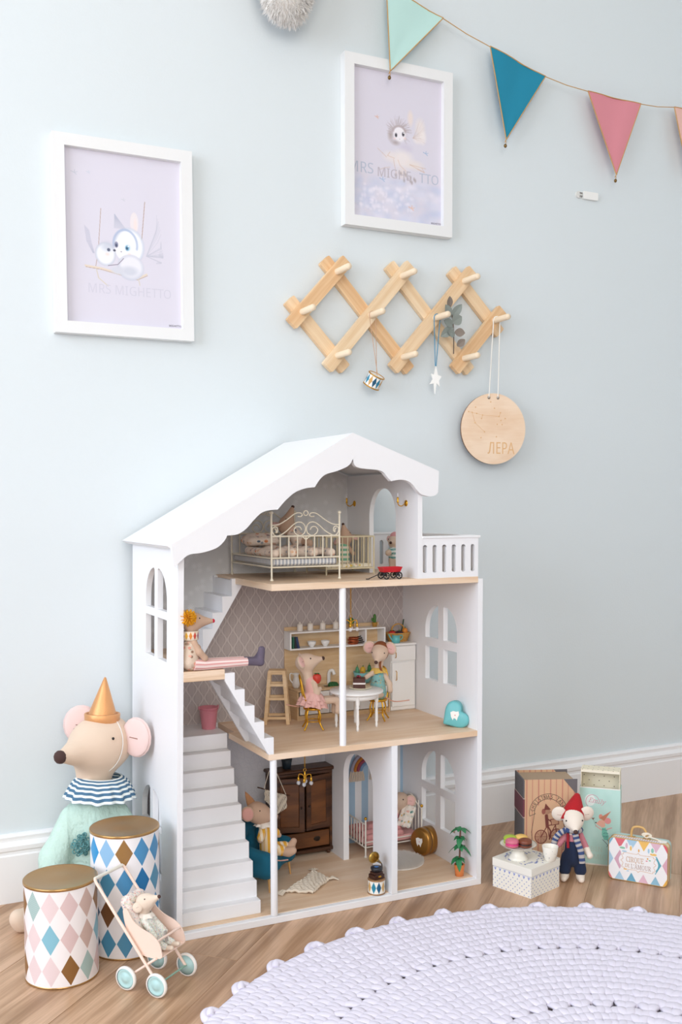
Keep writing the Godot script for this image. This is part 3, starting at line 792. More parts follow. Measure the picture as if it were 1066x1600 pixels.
func rack() -> void:
	var t := thing("peg_rack", "pale wooden folding lattice peg rack with ten round pegs screwed on the blue wall", "coat rack", Vector3(0.272, 1.0783, 0))
	var woods := []
	for k in 3:
		var m := tmat("beech_%d" % k, woodgrain(128, c(["efd3ae", "ecca9f", "f1dab9"][k]), c(["dfb98d", "dcb183", "e4c49b"][k]), 30 + k, 8.0, 5.0), 0.55)
		woods.append(m)
	var pegm := mat("peg_wood", c("f0dcc0"), 0.6)
	var slats := [[0.0553, 1.0735, 0.1306, 0.9945, 0], [0.1305, 1.157, 0.278, 1.0, 0], [0.2755, 1.1615, 0.4243, 1.006, 0], [0.4234, 1.165, 0.4987, 1.0897, 0],
		[0.0553, 1.0735, 0.1305, 1.157, 1], [0.1306, 0.9945, 0.2755, 1.1615, 1], [0.278, 1.0, 0.4234, 1.165, 1], [0.4243, 1.006, 0.4987, 1.0897, 1]]
	var n := 0
	for q in slats:
		var a := Vector2(q[0], q[1]); var b := Vector2(q[2], q[3])
		var L := a.distance_to(b) / 2 + 0.033
		var s := ms(); prism(s, rrect(-L, -0.0132, L, 0.0132, 0.003, 3), 0.0, 0.0108, Transform3D.IDENTITY, [], Rect2(-0.15, -0.05, 0.3, 0.1))
		var o := obj("slat", s, woods[n % 3], t); n += 1
		var mid := (a + b) / 2
		o.transform = Transform3D(Basis(Vector3(0, 0, 1), (b - a).angle()), Vector3(mid.x, mid.y, 0.001 if q[4] == 0 else 0.0122) - t.position)
	for p in [[0.1305, 1.157], [0.0553, 1.0735], [0.2755, 1.1615], [0.2041, 1.0783], [0.1306, 0.9945], [0.4234, 1.165], [0.353, 1.0838], [0.278, 1.0], [0.4987, 1.0897], [0.4243, 1.006]]:
		var s := ms(); lathe(s, [[0.0062, 0.02], [0.0062, 0.0735], [0.0052, 0.0758], [0.0, 0.0764]], Transform3D(Basis(Vector3(1, 0, 0), PI / 2), Vector3(p[0], p[1], 0) - t.position), 16)
		obj("peg", s, pegm, t)

func loop_cord(t: Node3D, m: Material, r: float, peg: Vector3, lo1: Vector3, lo2: Vector3) -> void:
	var pts := [lo1]
	for k in 9:
		var a := PI + PI * (1.0 - k / 8.0) - PI
		pts.append(peg + Vector3(-cos(PI - a) * -0.0072, sin(a) * 0.0072, 0))
	pts.append(lo2)
	if pts[1].distance_to(lo1) > pts[9].distance_to(lo1): pts = [lo1] + [pts[9], pts[8], pts[7], pts[6], pts[5], pts[4], pts[3], pts[2], pts[1]] + [lo2]
	var s := ms(); tube(s, pts, r, 6); part("hanging_cord", s, m, t)

func lozenge(cols: int, rows: int, cw: int, ch: int, bg: Color, pick: Callable, gap := 0.94) -> Image:
	var i := im(cols * cw, rows * ch, bg)
	for y in rows:
		for x in cols:
			var ct := Vector2((x + 0.5) * cw, (y + 0.5) * ch)
			var e: Color = pick.call(x, y)
			ipoly(i, [ct + Vector2(-cw / 2.0 * gap, 0), ct + Vector2(0, -ch / 2.0 * gap), ct + Vector2(cw / 2.0 * gap, 0), ct + Vector2(0, ch / 2.0 * gap)], e)
			if e.a < 0.995:   # hatched ones
				for k in range(-ch / 2, ch / 2, 5):
					var w := cw / 2.0 * gap * (1.0 - absf(k) / (ch / 2.0 * gap))
					if w > 3: iline(i, [ct + Vector2(-w, k), ct + Vector2(w, k)], 1.4, c("c9d6d0"))
	return i

func hangings() -> void:
	# toy drum
	var gold := mat("gold_paint", c("c9953f"), 0.35, 0.85)
	var t := thing("drum_ornament", "tiny toy drum ornament with blue and gold diamonds hanging on a cord from a peg", "ornament", Vector3(0.205, 0.945, 0.03))
	var b := Basis(Vector3(0, 0, 1), deg_to_rad(-18)) * Basis(Vector3(1, 0, 0), deg_to_rad(28))
	var xf := Transform3D(b, Vector3(0, 0, 0))
	var dm := tmat("drum_print", lozenge(12, 1, 24, 56, c("f4f2ee"), func(x, _y): return [c("2b86a8"), c("c79a55"), c("14506e")][x % 3]), 0.5)
	var s := ms(); lathe(s, [[0.0165, -0.008], [0.0165, 0.016]], xf, 24); obj("shell", s, dm, t)
	s = ms(); lathe(s, [[0.0, 0.0165], [0.016, 0.0162]].map(func(q): return q), xf, 24); lathe(s, [[0.016, -0.0085], [0.0, -0.0085]], xf, 20); obj("drumhead", s, mat("drum_skin", c("f6f4ef"), 0.6), t)
	for y in [-0.008, 0.016]:
		var ring := []
		for k in 24: ring.append(xf * Vector3(0.0168 * cos(TAU * k / 24), y, 0.0168 * sin(TAU * k / 24)))
		s = ms(); tube(s, ring, 0.0014, 6, true); obj("hoop", s, gold, t)
	loop_cord(t, mat("rose_cord", c("c9a183"), 0.7), 0.0006, Vector3(0.2041, 1.0783, 0.03), t.position + xf * Vector3(0.001, 0.0165, -0.004), t.position + xf * Vector3(0.002, 0.0165, 0.0))
	# star
	t = thing("star_ornament", "white wooden star ornament with one long point on a blue cord", "ornament", Vector3(0.3505, 0.9585, 0.03), -8.0)
	var sp := PackedVector2Array()
	for k in 10:
		var a := PI / 2 + TAU * k / 10
		var r := 0.0075 if k % 2 else 0.0195
		if k == 5: r = 0.0075
		if k in [4, 6]: r = 0.021
		sp.append(Vector2(cos(a), sin(a)) * r)
	sp = pv([0, 0.027, 0.0045, 0.0085, 0.0125, 0.006, 0.0068, -0.003, 0.0085, -0.015, 0.0015, -0.0085, -0.002, -0.031, -0.0045, -0.009, -0.0135, -0.0105, -0.007, 0.0, -0.0105, 0.011, -0.004, 0.009])
	s = ms(); prism(s, sp, -0.0018, 0.0018); obj("star", s, mat("star_white", c("f7f6f2"), 0.6), t)
	loop_cord(t, mat("blue_cord", c("4c93b8"), 0.7), 0.0009, Vector3(0.353, 1.0838, 0.031), Vector3(0.3494, 0.985, 0.03), Vector3(0.3514, 0.985, 0.03))
	# plaque
	t = thing("wooden_plaque", "round pale plywood plaque with engraved constellation and name hanging on white cords", "plaque", Vector3(0.4925, 0.861, 0.03), -6.0)
	var pc := PackedVector2Array()
	for k in 64: pc.append(Vector2(0.0765 * cos(TAU * k / 64), 0.0748 * sin(TAU * k / 64)))
	var pm := tmat("plaque_wood", woodgrain(256, c("f3dac0"), c("e9c8a8"), 51, 12.0, 3.0), 0.6)
	s = ms(); prism(s, pc, 0.0018, 0.0024, Transform3D.IDENTITY, [], Rect2(-0.1, -0.1, 0.2, 0.2)); obj("face", s, pm, t)
	s = ms(); prism(s, pc, -0.0018, 0.00175); obj("charred_edge", s, mat("burnt_edge", c("6e4a34"), 0.8), t)
	var ink := mat("engraving", c("e3b886"), 0.8)
	letters("lettering", t, "ЛЕРА", 0.026, Vector3(0.018, -0.0405, 0.0025), Basis.IDENTITY, ink, "Droid Sans", 0.0003, 0.78)
	var st := [[-0.0595, 0.035], [-0.051, 0.0335], [-0.0405, 0.0315], [-0.0265, 0.0285], [0.0125, 0.0265], [-0.044, 0.012], [-0.0215, -0.0065], [-0.029, 0.021], [0.016, 0.0345], [-0.043, 0.0445], [0.0015, 0.0435], [-0.0075, 0.0565], [0.0085, 0.01], [0.02, 0.0095], [0.0275, 0.0225], [0.017, 0.018], [0.0065, -0.0165], [-0.03, -0.019]]
	s = ms()
	for q in st: ell(s, Vector3(q[0], q[1], 0.0025), Vector3(0.0015, 0.0015, 0.0004), Basis.IDENTITY, 8)
	for q in [[0, 1, 2, 3, 4, 8], [1, 5, 6], [3, 7]]:
		var pts := []
		for k in q: pts.append(Vector3(st[k][0], st[k][1], 0.0025))
		tube(s, pts, 0.0004, 4)
	obj("constellation", s, ink, t)
	for k in 2:
		var x := -0.012 + 0.0215 * k
		s = ms(); lathe(s, [[0.0017, 0.0], [0.003, 0.0004], [0.0032, 0.0012], [0.0017, 0.0016]], Transform3D(Basis(Vector3(1, 0, 0), PI / 2), Vector3(x, 0.0655, 0.0022)), 14); obj("eyelet", s, mat("eyelet_steel", c("8f8c8a"), 0.3, 0.9), t)
	var wc := mat("white_cord", c("f4f1ea"), 0.8)
	for k in 2:
		var lo := t.transform * Vector3(-0.012 + 0.0215 * k, 0.0655, 0.0035)
		var pg := Vector3(0.4987, 1.0897, 0.031 + 0.002 * k)
		s = ms(); tube(s, [lo, pg + Vector3(-0.0072 if k == 0 else 0.0072, 0, 0), pg + Vector3(-0.005 if k == 0 else 0.005, 0.0052, 0), pg + Vector3(0, 0.0072, 0)], 0.0011, 6); part("hanging_cord", s, wc, t)
	# sprig of eucalyptus
	t = thing("eucalyptus_sprig", "dried grey-green eucalyptus sprig tucked behind the lattice peg rack", "sprig", Vector3(0.389, 1.02, 0.03))
	var lm := mat("dry_leaf", c("8d958f"), 0.8); lm.backlight_enabled = true; lm.backlight = c("202420")
	var lm2 := mat("dry_leaf_brown", c("857a70"), 0.8)
	s = ms(); tube(s, spline([Vector3(0.012, -0.005, -0.012), Vector3(0.002, 0.03, 0.004), Vector3(-0.003, 0.06, 0.008), Vector3(-0.011, 0.088, 0.01)], 4), 0.0011, 6); obj("stem", s, mat("twig", c("6d5f55"), 0.8), t)
	for q in [[-0.002, 0.045, -0.034, -0.022, 0.010, 0], [-0.004, 0.055, 0.018, 0.012, 0.012, 0], [-0.008, 0.066, -0.017, 0.022, 0.009, 0], [-0.006, 0.066, 0.02, 0.026, 0.009, 0], [-0.011, 0.084, -0.004, 0.022, 0.007, 1], [0.002, 0.036, 0.02, -0.002, 0.009, 1], [0.002, 0.03, -0.021, 0.004, 0.008, 0], [0.008, 0.008, 0.014, 0.013, 0.008, 1], [-0.003, 0.05, -0.026, 0.006, 0.009, 0]]:
		s = ms(); leaf(s, Vector3(q[0], q[1], 0.008), Vector3(q[2], q[3], 0.008), q[4]); obj("leaf", s, lm if q[5] == 0 else lm2, t)

func leaf(s: SurfaceTool, at: Vector3, d: Vector3, w: float, up := Vector3(0, 0, 1), droop := 0.0) -> void:   # pointed leaf, folded along its rib
	s.set_smooth_group(-1)
	var side := d.cross(up).normalized() * w
	var n := 6
	var nu := side.cross(d).normalized()
	var L := d.length()
	var pr := []
	for i in n + 1:
		var t := float(i) / n
		var wd := pow(sin(PI * clampf(t * 0.94 + 0.05, 0, 1)), 0.8)
		var m := at + d * t + Vector3(0, -droop * L * t * t, 0)
		pr.append([m - side * wd + nu * w * 0.22 * wd, m, m + side * wd + nu * w * 0.22 * wd])
	for i in n:
		for k in 2:
			var A: Array = pr[i]; var B: Array = pr[i + 1]
			q4(s, A[k], A[k + 1], B[k + 1], B[k], nu)
			var e := nu * -0.0006
			q4(s, A[k] + e, A[k + 1] + e, B[k + 1] + e, B[k] + e, -nu)

func garland() -> void:
	var t := thing("bunting", "hanging bunting of fabric pennants in mint, teal and pink on a thin golden cord", "bunting", Vector3(0.55, 1.6, 0.02))
	var gold := mat("gold_cord", c("c79a5b"), 0.6)
	var fl := [[0.2368, 1.7154, 0.3674, 1.6826, 0.2439, 1.5555, "bfe3dd"], [0.4803, 1.6484, 0.6223, 1.6124, 0.5202, 1.4642, "1b87a6"], [0.7356, 1.6009, 0.8853, 1.598, 0.8151, 1.4313, "dc8d98"], [0.9834, 1.6068, 1.0732, 1.614, 1.028, 1.451, "efc3b6"]]
	var cord := [Vector3(0.15, 1.765, 0.024)]
	var g := RandomNumberGenerator.new(); g.seed = 3
	for i in 4:
		var q: Array = fl[i]
		var A := Vector3(q[0], q[1], 0.026); var B := Vector3(q[2], q[3], 0.026); var C := Vector3(q[4], q[5], 0.029)
		cord.append(A); cord.append((A + B) / 2 + Vector3(0, -0.001, 0)); cord.append(B)
		if i < 3: cord.append((B + Vector3(fl[i + 1][0], fl[i + 1][1], 0.026)) / 2 + Vector3(0, -0.0025, 0))
		var s := ms(); s.set_smooth_group(0)
		var N := 8
		var grid := []
		for a in N + 1:
			var row := []
			var v := float(a) / N
			var l := A.lerp(C, v); var r := B.lerp(C, v)
			for b in N + 1:
				var u := float(b) / N
				var p := l.lerp(r, u)
				p.z += 0.004 * sin(u * 5.0 + v * 3.0 + i) * (1.0 - v) * sin(PI * u) + 0.002
				row.append(p)
			grid.append(row)
		for a in N:
			for b in N:
				q4(s, grid[a][b], grid[a][b + 1], grid[a + 1][b + 1], grid[a + 1][b], Vector3(0, 0, 1))
				var z := Vector3(0, 0, -0.0016)
				q4(s, grid[a][b] + z, grid[a][b + 1] + z, grid[a + 1][b + 1] + z, grid[a + 1][b] + z, Vector3(0, 0, -1))
		var pm := cloth("pennant_%d" % i, c(q[6]), 1200.0); pm.backlight_enabled = i == 0; pm.backlight = c("101010")
		var pen := part("pennant", s, pm, t)
		pen.set_meta("label", ["mint pennant", "teal pennant", "pink pennant", "peach pennant"][i])
		s = ms()
		var le := []; var re := []
		for a in N + 1: le.append(grid[a][0]); re.append(grid[a][N])
		re.reverse()
		tube(s, grid[0], 0.0011, 5); tube(s, le + re, 0.0011, 5); obj("piping", s, gold, pen)
		s = ms(); tube(s, [C, C + Vector3(0.001, -0.006, 0), C + Vector3(-0.0015, -0.010, 0.001)], 0.0007, 5); tube(s, [C + Vector3(0, 0, 0), C + Vector3(-0.0025, -0.0055, 0)], 0.0007, 5)
		obj("tip_cord", s, gold, pen)
		s = ms(); ell(s, C + Vector3(-0.0015, -0.0125, 0.001), Vector3(0.0034, 0.0042, 0.0034), Basis.IDENTITY, 12); obj("bell", s, mat("bell_bronze", c("7d6136"), 0.35, 0.7), pen)
	var s := ms(); tube(s, cord, 0.0009, 5); part("cord", s, gold, t)

func fluffy() -> void:
	var t := thing("fluffy_ornament", "white fluffy plush ornament on the wall at the top edge of the photo", "wall ornament", Vector3(0.01, 1.69, 0.0))
	var m := cloth("white_plush", c("fdfaf6"), 900.0)
	var s := ms()
	blob(s, [[Vector3(-0.018, 0.03, 0.05), 0.05, Vector3(-0.011, -0.062, 0.062), 0.027], [Vector3(0.028, 0.03, 0.045), 0.045, Vector3(0.008, -0.068, 0.06), 0.026], [Vector3(0, 0.07, 0.03), 0.085, Vector3(0, 0.09, 0.03), 0.09]], 0.007, 0.012)
	var b := obj("body", s, m, t)
	var arr: PackedVector3Array = b.mesh.surface_get_arrays(0)[Mesh.ARRAY_VERTEX]; var nor: PackedVector3Array = b.mesh.surface_get_arrays(0)[Mesh.ARRAY_NORMAL]
	var hair := ms(); tube(hair, [Vector3.ZERO, Vector3(0, 0.5, 0.05), Vector3(0, 1, 0.22)], [0.045, 0.032, 0.008], 3)
	hair.generate_normals()
	var mm := MultiMesh.new(); mm.transform_format = MultiMesh.TRANSFORM_3D; mm.mesh = hair.commit()
	var g := RandomNumberGenerator.new(); g.seed = 6
	var n := 30000
	mm.instance_count = n
	for k in n:
		var i := g.randi() % arr.size()
		var d: Vector3 = (nor[i] + Vector3(0, -0.9, 0.1) + Vector3(g.randf() - 0.5, g.randf() - 0.5, g.randf() - 0.5) * 0.7).normalized()
		mm.set_instance_transform(k, Transform3D(yto(d).rotated(d, g.randf() * TAU) * Basis.from_scale(Vector3.ONE * g.randf_range(0.008, 0.017)), arr[i] + Vector3(g.randf() - 0.5, g.randf() - 0.5, g.randf() - 0.5) * 0.006))
	var o := MultiMeshInstance3D.new(); o.multimesh = mm; o.material_override = m; o.name = "fur"; t.add_child(o, true); o.set_meta("kind", "stuff")

# ---------------------------------------------------------------- mice: one sewn body each, ears, eyes, nose and tail as parts
func mouse_parts(t: Node3D, bones: Array, hc: Vector3, hr: float, f: Vector3, up: Vector3, o := {}) -> void:
	f = f.normalized()
	var side := up.cross(f).normalized(); up = f.cross(side).normalized()
	var skin: Material = o.get("skin", cloth("mouse_linen", c("d9bfa9"), 1500.0))
	var L: float = o.get("snout", 2.1)
	var tip := hc + f * hr * L - up * hr * 0.12
	var all := bones.duplicate()
	all.append([hc - f * hr * 0.15 + up * hr * 0.05, hr, hc + f * hr * 0.25, hr * 0.93])
	all.append([hc + f * hr * 0.25 - up * hr * 0.03, hr * 0.9, tip, hr * 0.24])
	var s := ms(); blob(s, all, o.get("cell", 0.0016), o.get("k", hr * 0.35)); obj("body", s, skin, t)
	if not o.get("no_nose", false):
		s = ms(); ell(s, tip + f * hr * 0.16, Vector3(hr * 0.23, hr * 0.23, hr * 0.2), look(f, up), 12); obj("nose", s, o.get("nose", mat("nose_brown", c("4a3028"), 0.7)), t)
	for sg: float in [-1.0, 1.0]:
		var ax: float = hr * o.get("eye_f", 0.72)
		var R: float = hr * o.get("eye_r", 0.845)
		var d: Vector3 = (side * sg * 0.86 + up * 0.42).normalized()
		s = ms(); ell(s, hc + f * ax + d * R, Vector3.ONE * hr * o.get("eye_s", 0.085), Basis.IDENTITY, 8); obj("eye", s, mat("bead_black", c("1c1614"), 0.25), t)
		var er: float = o.get("ear", 0.72) * hr
		if er > 0.0:
			var ef: Vector3 = (f * 0.75 + side * sg * o.get("ear_out", 0.35) + up * 0.1).normalized()
			if o.has("ear_n"): ef = (o.ear_n[0 if sg < 0 else 1] as Vector3).normalized()
			var c0: Vector3 = hc - f * hr * 0.35 + side * sg * (hr * 0.86 + er * 0.55) + up * hr * o.get("ear_up", 0.45)
			var b := look(ef, up)
			s = ms(); ell(s, c0, Vector3(er * 0.92, er, er * 0.2), b, 18)
			var e := obj("ear", s, o.get("ear_skin", skin), t)
			s = ms(); ell(s, c0 + ef * er * 0.10, Vector3(er * 0.74 * o.get("inner", 1.0), er * 0.82 * o.get("inner", 1.0), er * 0.14), b, 18); obj("inner_ear", s, o.get("pink", cloth("ear_pink", c("e8bcb4"), 1500.0)), e)
			s = ms(); tube(s, [c0 + ef * er * 0.235 - b.x * er * 0.25, c0 + ef * er * 0.245 + b.x * er * 0.25], er * 0.025, 5); obj("ear_fold", s, mat("thread_brown", c("9a7466"), 0.9), e)
	if o.has("tail"):
		s = ms(); tube(s, spline(o.tail, 5), o.get("tail_r", 0.0011), 6); obj("tail", s, cloth("tail_pink", c("d9a695"), 1500.0), t)

func garment(called: String, t: Node3D, bones: Array, m: Material, cell := 0.0016, k := 0.004) -> MeshInstance3D:
	var s := ms(); blob(s, bones, cell, k); return obj(called, s, m, t)

func skirt(s: SurfaceTool, at: Vector3, r0: float, r1: float, h: float, waves: int, amp: float, b := Basis.IDENTITY, sx := 1.0, rings := 6, uvx := 8.0) -> void:   # gathered cloth, flaring downwards from at
	s.set_smooth_group(0)
	var n := waves * 6
	var P := []
	for i in rings + 1:
		var t := float(i) / rings
		var row := []
		for k in n:
			var a := TAU * k / n
			var r := lerpf(r0, r1, pow(t, 0.8)) * (1.0 + amp * t * sin(a * waves + t * 1.5))
			row.append(at + b * Vector3(cos(a) * r * sx, -h * pow(t, 1.5) + amp * r1 * 0.35 * t * cos(a * waves * 0.5), sin(a) * r))
		P.append(row)
	for i in rings:
		for k in n:
			var k2 := (k + 1) % n
			var u := [Vector2(float(k) / n * uvx, float(i) / rings), Vector2(float(k + 1) / n * uvx, float(i) / rings), Vector2(float(k + 1) / n * uvx, float(i + 1) / rings), Vector2(float(k) / n * uvx, float(i + 1) / rings)]
			q4(s, P[i][k], P[i][k2], P[i + 1][k2], P[i + 1][k], P[i][k] - at + b * Vector3(0, h * 0.3, 0), u)

# ---------------------------------------------------------------- things on the floor
func floor_things() -> void:
	tins()
	big_mouse()
	pram()
	gift_corner()
	suitcase()
	rug()

func tin(label: String, at: Vector3, r: float, h: float, pic: Image, off: float, k: int) -> void:
	var t := thing("storage_tin", label, "tin", at)
	var m := tmat("tin_print_%d" % k, pic, 0.35); m.uv1_offset = Vector3(off, 0, 0)
	var gold := mat("brushed_gold", c("b58f5c"), 0.24, 0.75)
	var s := ms(); lathe(s, [[r - 0.0006, 0.003], [r - 0.0006, h - 0.0045]], Transform3D.IDENTITY, 64); obj("printed_wall", s, m, t)
	s = ms(); lathe(s, [[0, 0.0005], [r - 0.001, 0], [r, 0.0008], [r, 0.0022], [r - 0.0006, 0.003]], Transform3D.IDENTITY, 64); obj("foot_ring", s, gold, t)
	s = ms(); lathe(s, [[r - 0.0006, h - 0.0045], [r + 0.0004, h - 0.004], [r + 0.0004, h - 0.001], [r - 0.0006, h], [r - 0.002, h - 0.0004], [r * 0.3, h - 0.0002], [0, h]], Transform3D.IDENTITY, 64); obj("lid", s, gold, t)

func tins() -> void:
	var pl := c("e6d2d3"); var pk := c("dcc2c1"); var tn := c("cdb3aa"); var go := c("8a6032"); var bl := c("86bdcf"); var te := Color(c("8fb3b3"), 0.99)
	var rows := [{6: go, 7: te, 8: pl, 9: pk, 10: tn, 11: go, 0: te}, {6: tn, 7: pl, 8: bl, 9: pk, 10: tn, 11: bl, 0: pl}, {6: go, 7: pl, 8: pl, 9: go, 10: te, 11: pk, 0: bl}]
	tin("short cylinder tin with pink, blue and gold diamonds and a gold lid", Vector3(-0.4795, 0, 0.3335), 0.0541, 0.1489,
		lozenge(12, 3, 96, 168, c("f3eeee"), func(x, y): return rows[y].get(x, [pl, pk, tn, te, pl][(x * 3 + y * 2) % 5]), 0.96), 0.035, 0)
	var b1 := c("2b95d0"); var b2 := c("8dbbe0"); var b3 := c("4a90c0"); var b4 := c("0f6fa8"); var b5 := c("4f8fb0"); var nv := c("2c5c80"); var g2 := c("98703f")
	var r2 := [{5: b3, 6: b1, 7: b2, 8: g2, 9: b3, 10: b3}, {5: nv, 6: c("7f9fb4"), 7: b5, 8: b3, 9: b4, 10: b5}, {6: nv, 7: c("6d4622"), 8: b5, 9: b3, 10: b3}, {6: nv, 7: b5, 8: b5, 9: b3, 10: b1}]
	tin("tall cylinder tin with blue and gold diamonds beside the dollhouse", Vector3(-0.3696, 0, 0.2815), 0.0542, 0.1957,
		lozenge(12, 4, 96, 168, c("f1eeef"), func(x, y): return r2[y].get(x, [b3, b5, b2, g2][(x + y * 3) % 4]), 0.96), 0.0, 1)

func big_mouse() -> void:
	var t := thing("plush_mouse", "large seated plush mouse in mint tunic with striped collar and copper party hat", "plush toy", Vector3(-0.380, 0, 0.120))
	var f := Vector3(-0.80, 0.05, 0.60); var up := Vector3(-0.02, 1, 0.12)
	var linen := cloth("big_linen", c("e0c9b3"), 1000.0)
	var hc := Vector3(0.013, 0.290, -0.01)
	var bones := [[Vector3(-0.005, 0.07, -0.01), 0.052, Vector3(-0.004, 0.19, -0.012), 0.03], [Vector3(-0.004, 0.2, -0.012), 0.026, Vector3(0.006, 0.27, -0.012), 0.034], [Vector3(0.0, 0.255, -0.01), 0.027, hc, 0.035],
		[Vector3(-0.035, 0.04, 0.0), 0.034, Vector3(-0.130, 0.018, 0.03), 0.015], [Vector3(0.01, 0.04, 0.03), 0.03, Vector3(-0.05, 0.022, 0.09), 0.02], [Vector3(-0.130, 0.018, 0.03), 0.015, Vector3(-0.138, 0.026, 0.034), 0.013]]
	var pink := cloth("velvet_pink", c("e8cdc8"), 900.0)
	mouse_parts(t, bones, hc, 0.0495, f, up, {"skin": linen, "pink": pink, "ear_skin": pink, "cell": 0.0042, "k": 0.014, "snout": 1.85, "eye_s": 0.05, "eye_f": 0.42, "ear": 0.70, "ear_up": 0.42, "ear_n": [Vector3(-0.35, 0.05, 1), Vector3(-0.8, 0.05, 0.6)], "inner": 1.16, "eye_r": 0.955, "nose": cloth("nose_velvet", c("4a3531"), 900.0)})
	# seams and whisker thread
	var mint := cloth("mint_linen", c("c4dfd3"), 900.0)
	crumple(mint)
	garment("tunic", t, [[Vector3(-0.005, 0.05, -0.01), 0.062, Vector3(-0.005, 0.15, -0.012), 0.050], [Vector3(-0.005, 0.15, -0.012), 0.05, Vector3(0, 0.19, -0.012), 0.034],
		[Vector3(-0.038, 0.168, 0.0), 0.024, Vector3(-0.074, 0.112, 0.018), 0.0235], [Vector3(-0.074, 0.112, 0.018), 0.0235, Vector3(-0.083, 0.085, 0.035), 0.021],
		[Vector3(0.035, 0.168, 0.0), 0.022, Vector3(0.055, 0.13, 0.03), 0.022], [Vector3(0.055, 0.13, 0.03), 0.022, Vector3(0.035, 0.09, 0.06), 0.02]], mint, 0.0045, 0.012)
	garment("hand", t, [[Vector3(-0.083, 0.078, 0.037), 0.014, Vector3(-0.086, 0.06, 0.046), 0.012]], linen, 0.003)
	garment("hand", t, [[Vector3(0.035, 0.085, 0.062), 0.013, Vector3(0.028, 0.074, 0.074), 0.011]], linen, 0.003)
	# gathered striped collar
	var st := stripes(64, [c("eaf1ef"), c("4c7391")], [1.0, 1.15])
	var sm := tmat("collar_stripe", st, 0.95); sm.uv1_scale = Vector3(1, 1, 1)
	var s := ms(); skirt(s, Vector3(0.011, 0.236, -0.006), 0.034, 0.060, 0.036, 17, 0.055, Basis(Vector3(0, 0, 1), -0.06), 1.0, 8, 1.0)
	# stripes run round: use v across
	var sm2 := tmat("collar_stripes", _turn(st), 0.95); sm2.uv1_scale = Vector3(1, 5.5, 1)
	obj("collar", s, sm2, t)
	# pompon of loops
	var pm := cloth("pompon_teal", c("5f9496"), 900.0)
	var g := RandomNumberGenerator.new(); g.seed = 2
	s = ms()
	var at := Vector3(-0.034, 0.136, 0.042)
	for k in 46:
		var a := g.randf() * TAU; var r := 0.016 * sqrt(g.randf())
		var p := at + Vector3(cos(a) * r, sin(a) * r * 1.15, 0.006 - r * r * 16.0)
		var ring := []
		var b := look(Vector3(g.randf() - 0.5, g.randf() - 0.5, 0.7))
		for j in 7: ring.append(p + b * Vector3(cos(TAU * j / 7) * 0.0032, sin(TAU * j / 7) * 0.0032, 0))
		tube(s, ring, 0.0012, 4, true)
	obj("pompon", s, pm, t)
	# hat: folded brim and cone, metallic copper cloth
	var cu := mat("copper_cloth", c("dba06a"), 0.42, 0.65); cu.rim_enabled = true; weave(cu, 500.0, 0.6)
	var hb := yto(Vector3(0.0, 1, -0.05))
	var base := hc + Vector3(0.003, 0.0425, 0.0)
	s = ms(); lathe(s, [[0.0245, 0.002], [0.0225, 0.014], [0.0155, 0.034], [0.0078, 0.056], [0.0018, 0.0725], [0, 0.0735]], Transform3D(yto(Vector3(0.10, 1, -0.05)), base), 28, true, 1.0); obj("hat_cone", s, cu, t)
	s = ms(); lathe(s, [[0.0285, -0.005], [0.0300, -0.003], [0.0305, 0.010], [0.0295, 0.0115], [0.0275, 0.0105], [0.0265, 0.001]], Transform3D(hb * Basis(Vector3(0, 0, 1), -0.05), base), 28, true, 1.0); obj("hat_brim", s, cu, t)
	var ff := f.normalized(); var sd := up.cross(ff).normalized(); var uu := ff.cross(sd)
	var el := []
	for k in 17:
		var q := k / 16.0
		var a := deg_to_rad(lerpf(60, -95, q))
		el.append(hc + (sd * cos(a) + uu * sin(a)) * lerpf(0.0520, 0.0500, q) + ff * lerpf(-0.004, 0.020, q))
	s = ms(); tube(s, el, 0.0009, 5); obj("hat_elastic", s, mat("elastic", c("e8e6e2"), 0.7), t)
func crumple(m: StandardMaterial3D) -> void:   # soft folds of washed linen
	var nz := NoiseTexture2D.new(); nz.width = 256; nz.height = 256; nz.seamless = true; nz.as_normal_map = true; nz.bump_strength = 9.0
	nz.noise = FastNoiseLite.new(); nz.noise.seed = 12; nz.noise.frequency = 0.018; nz.noise.fractal_octaves = 3; nz.noise.domain_warp_enabled = true
	m.normal_texture = nz; m.normal_scale = 1.0; m.uv1_scale = Vector3(9.0, 5.0, 9.0)

func _turn(i: Image) -> Image:
	var r := i.duplicate(); r.rotate_90(CLOCKWISE); return r

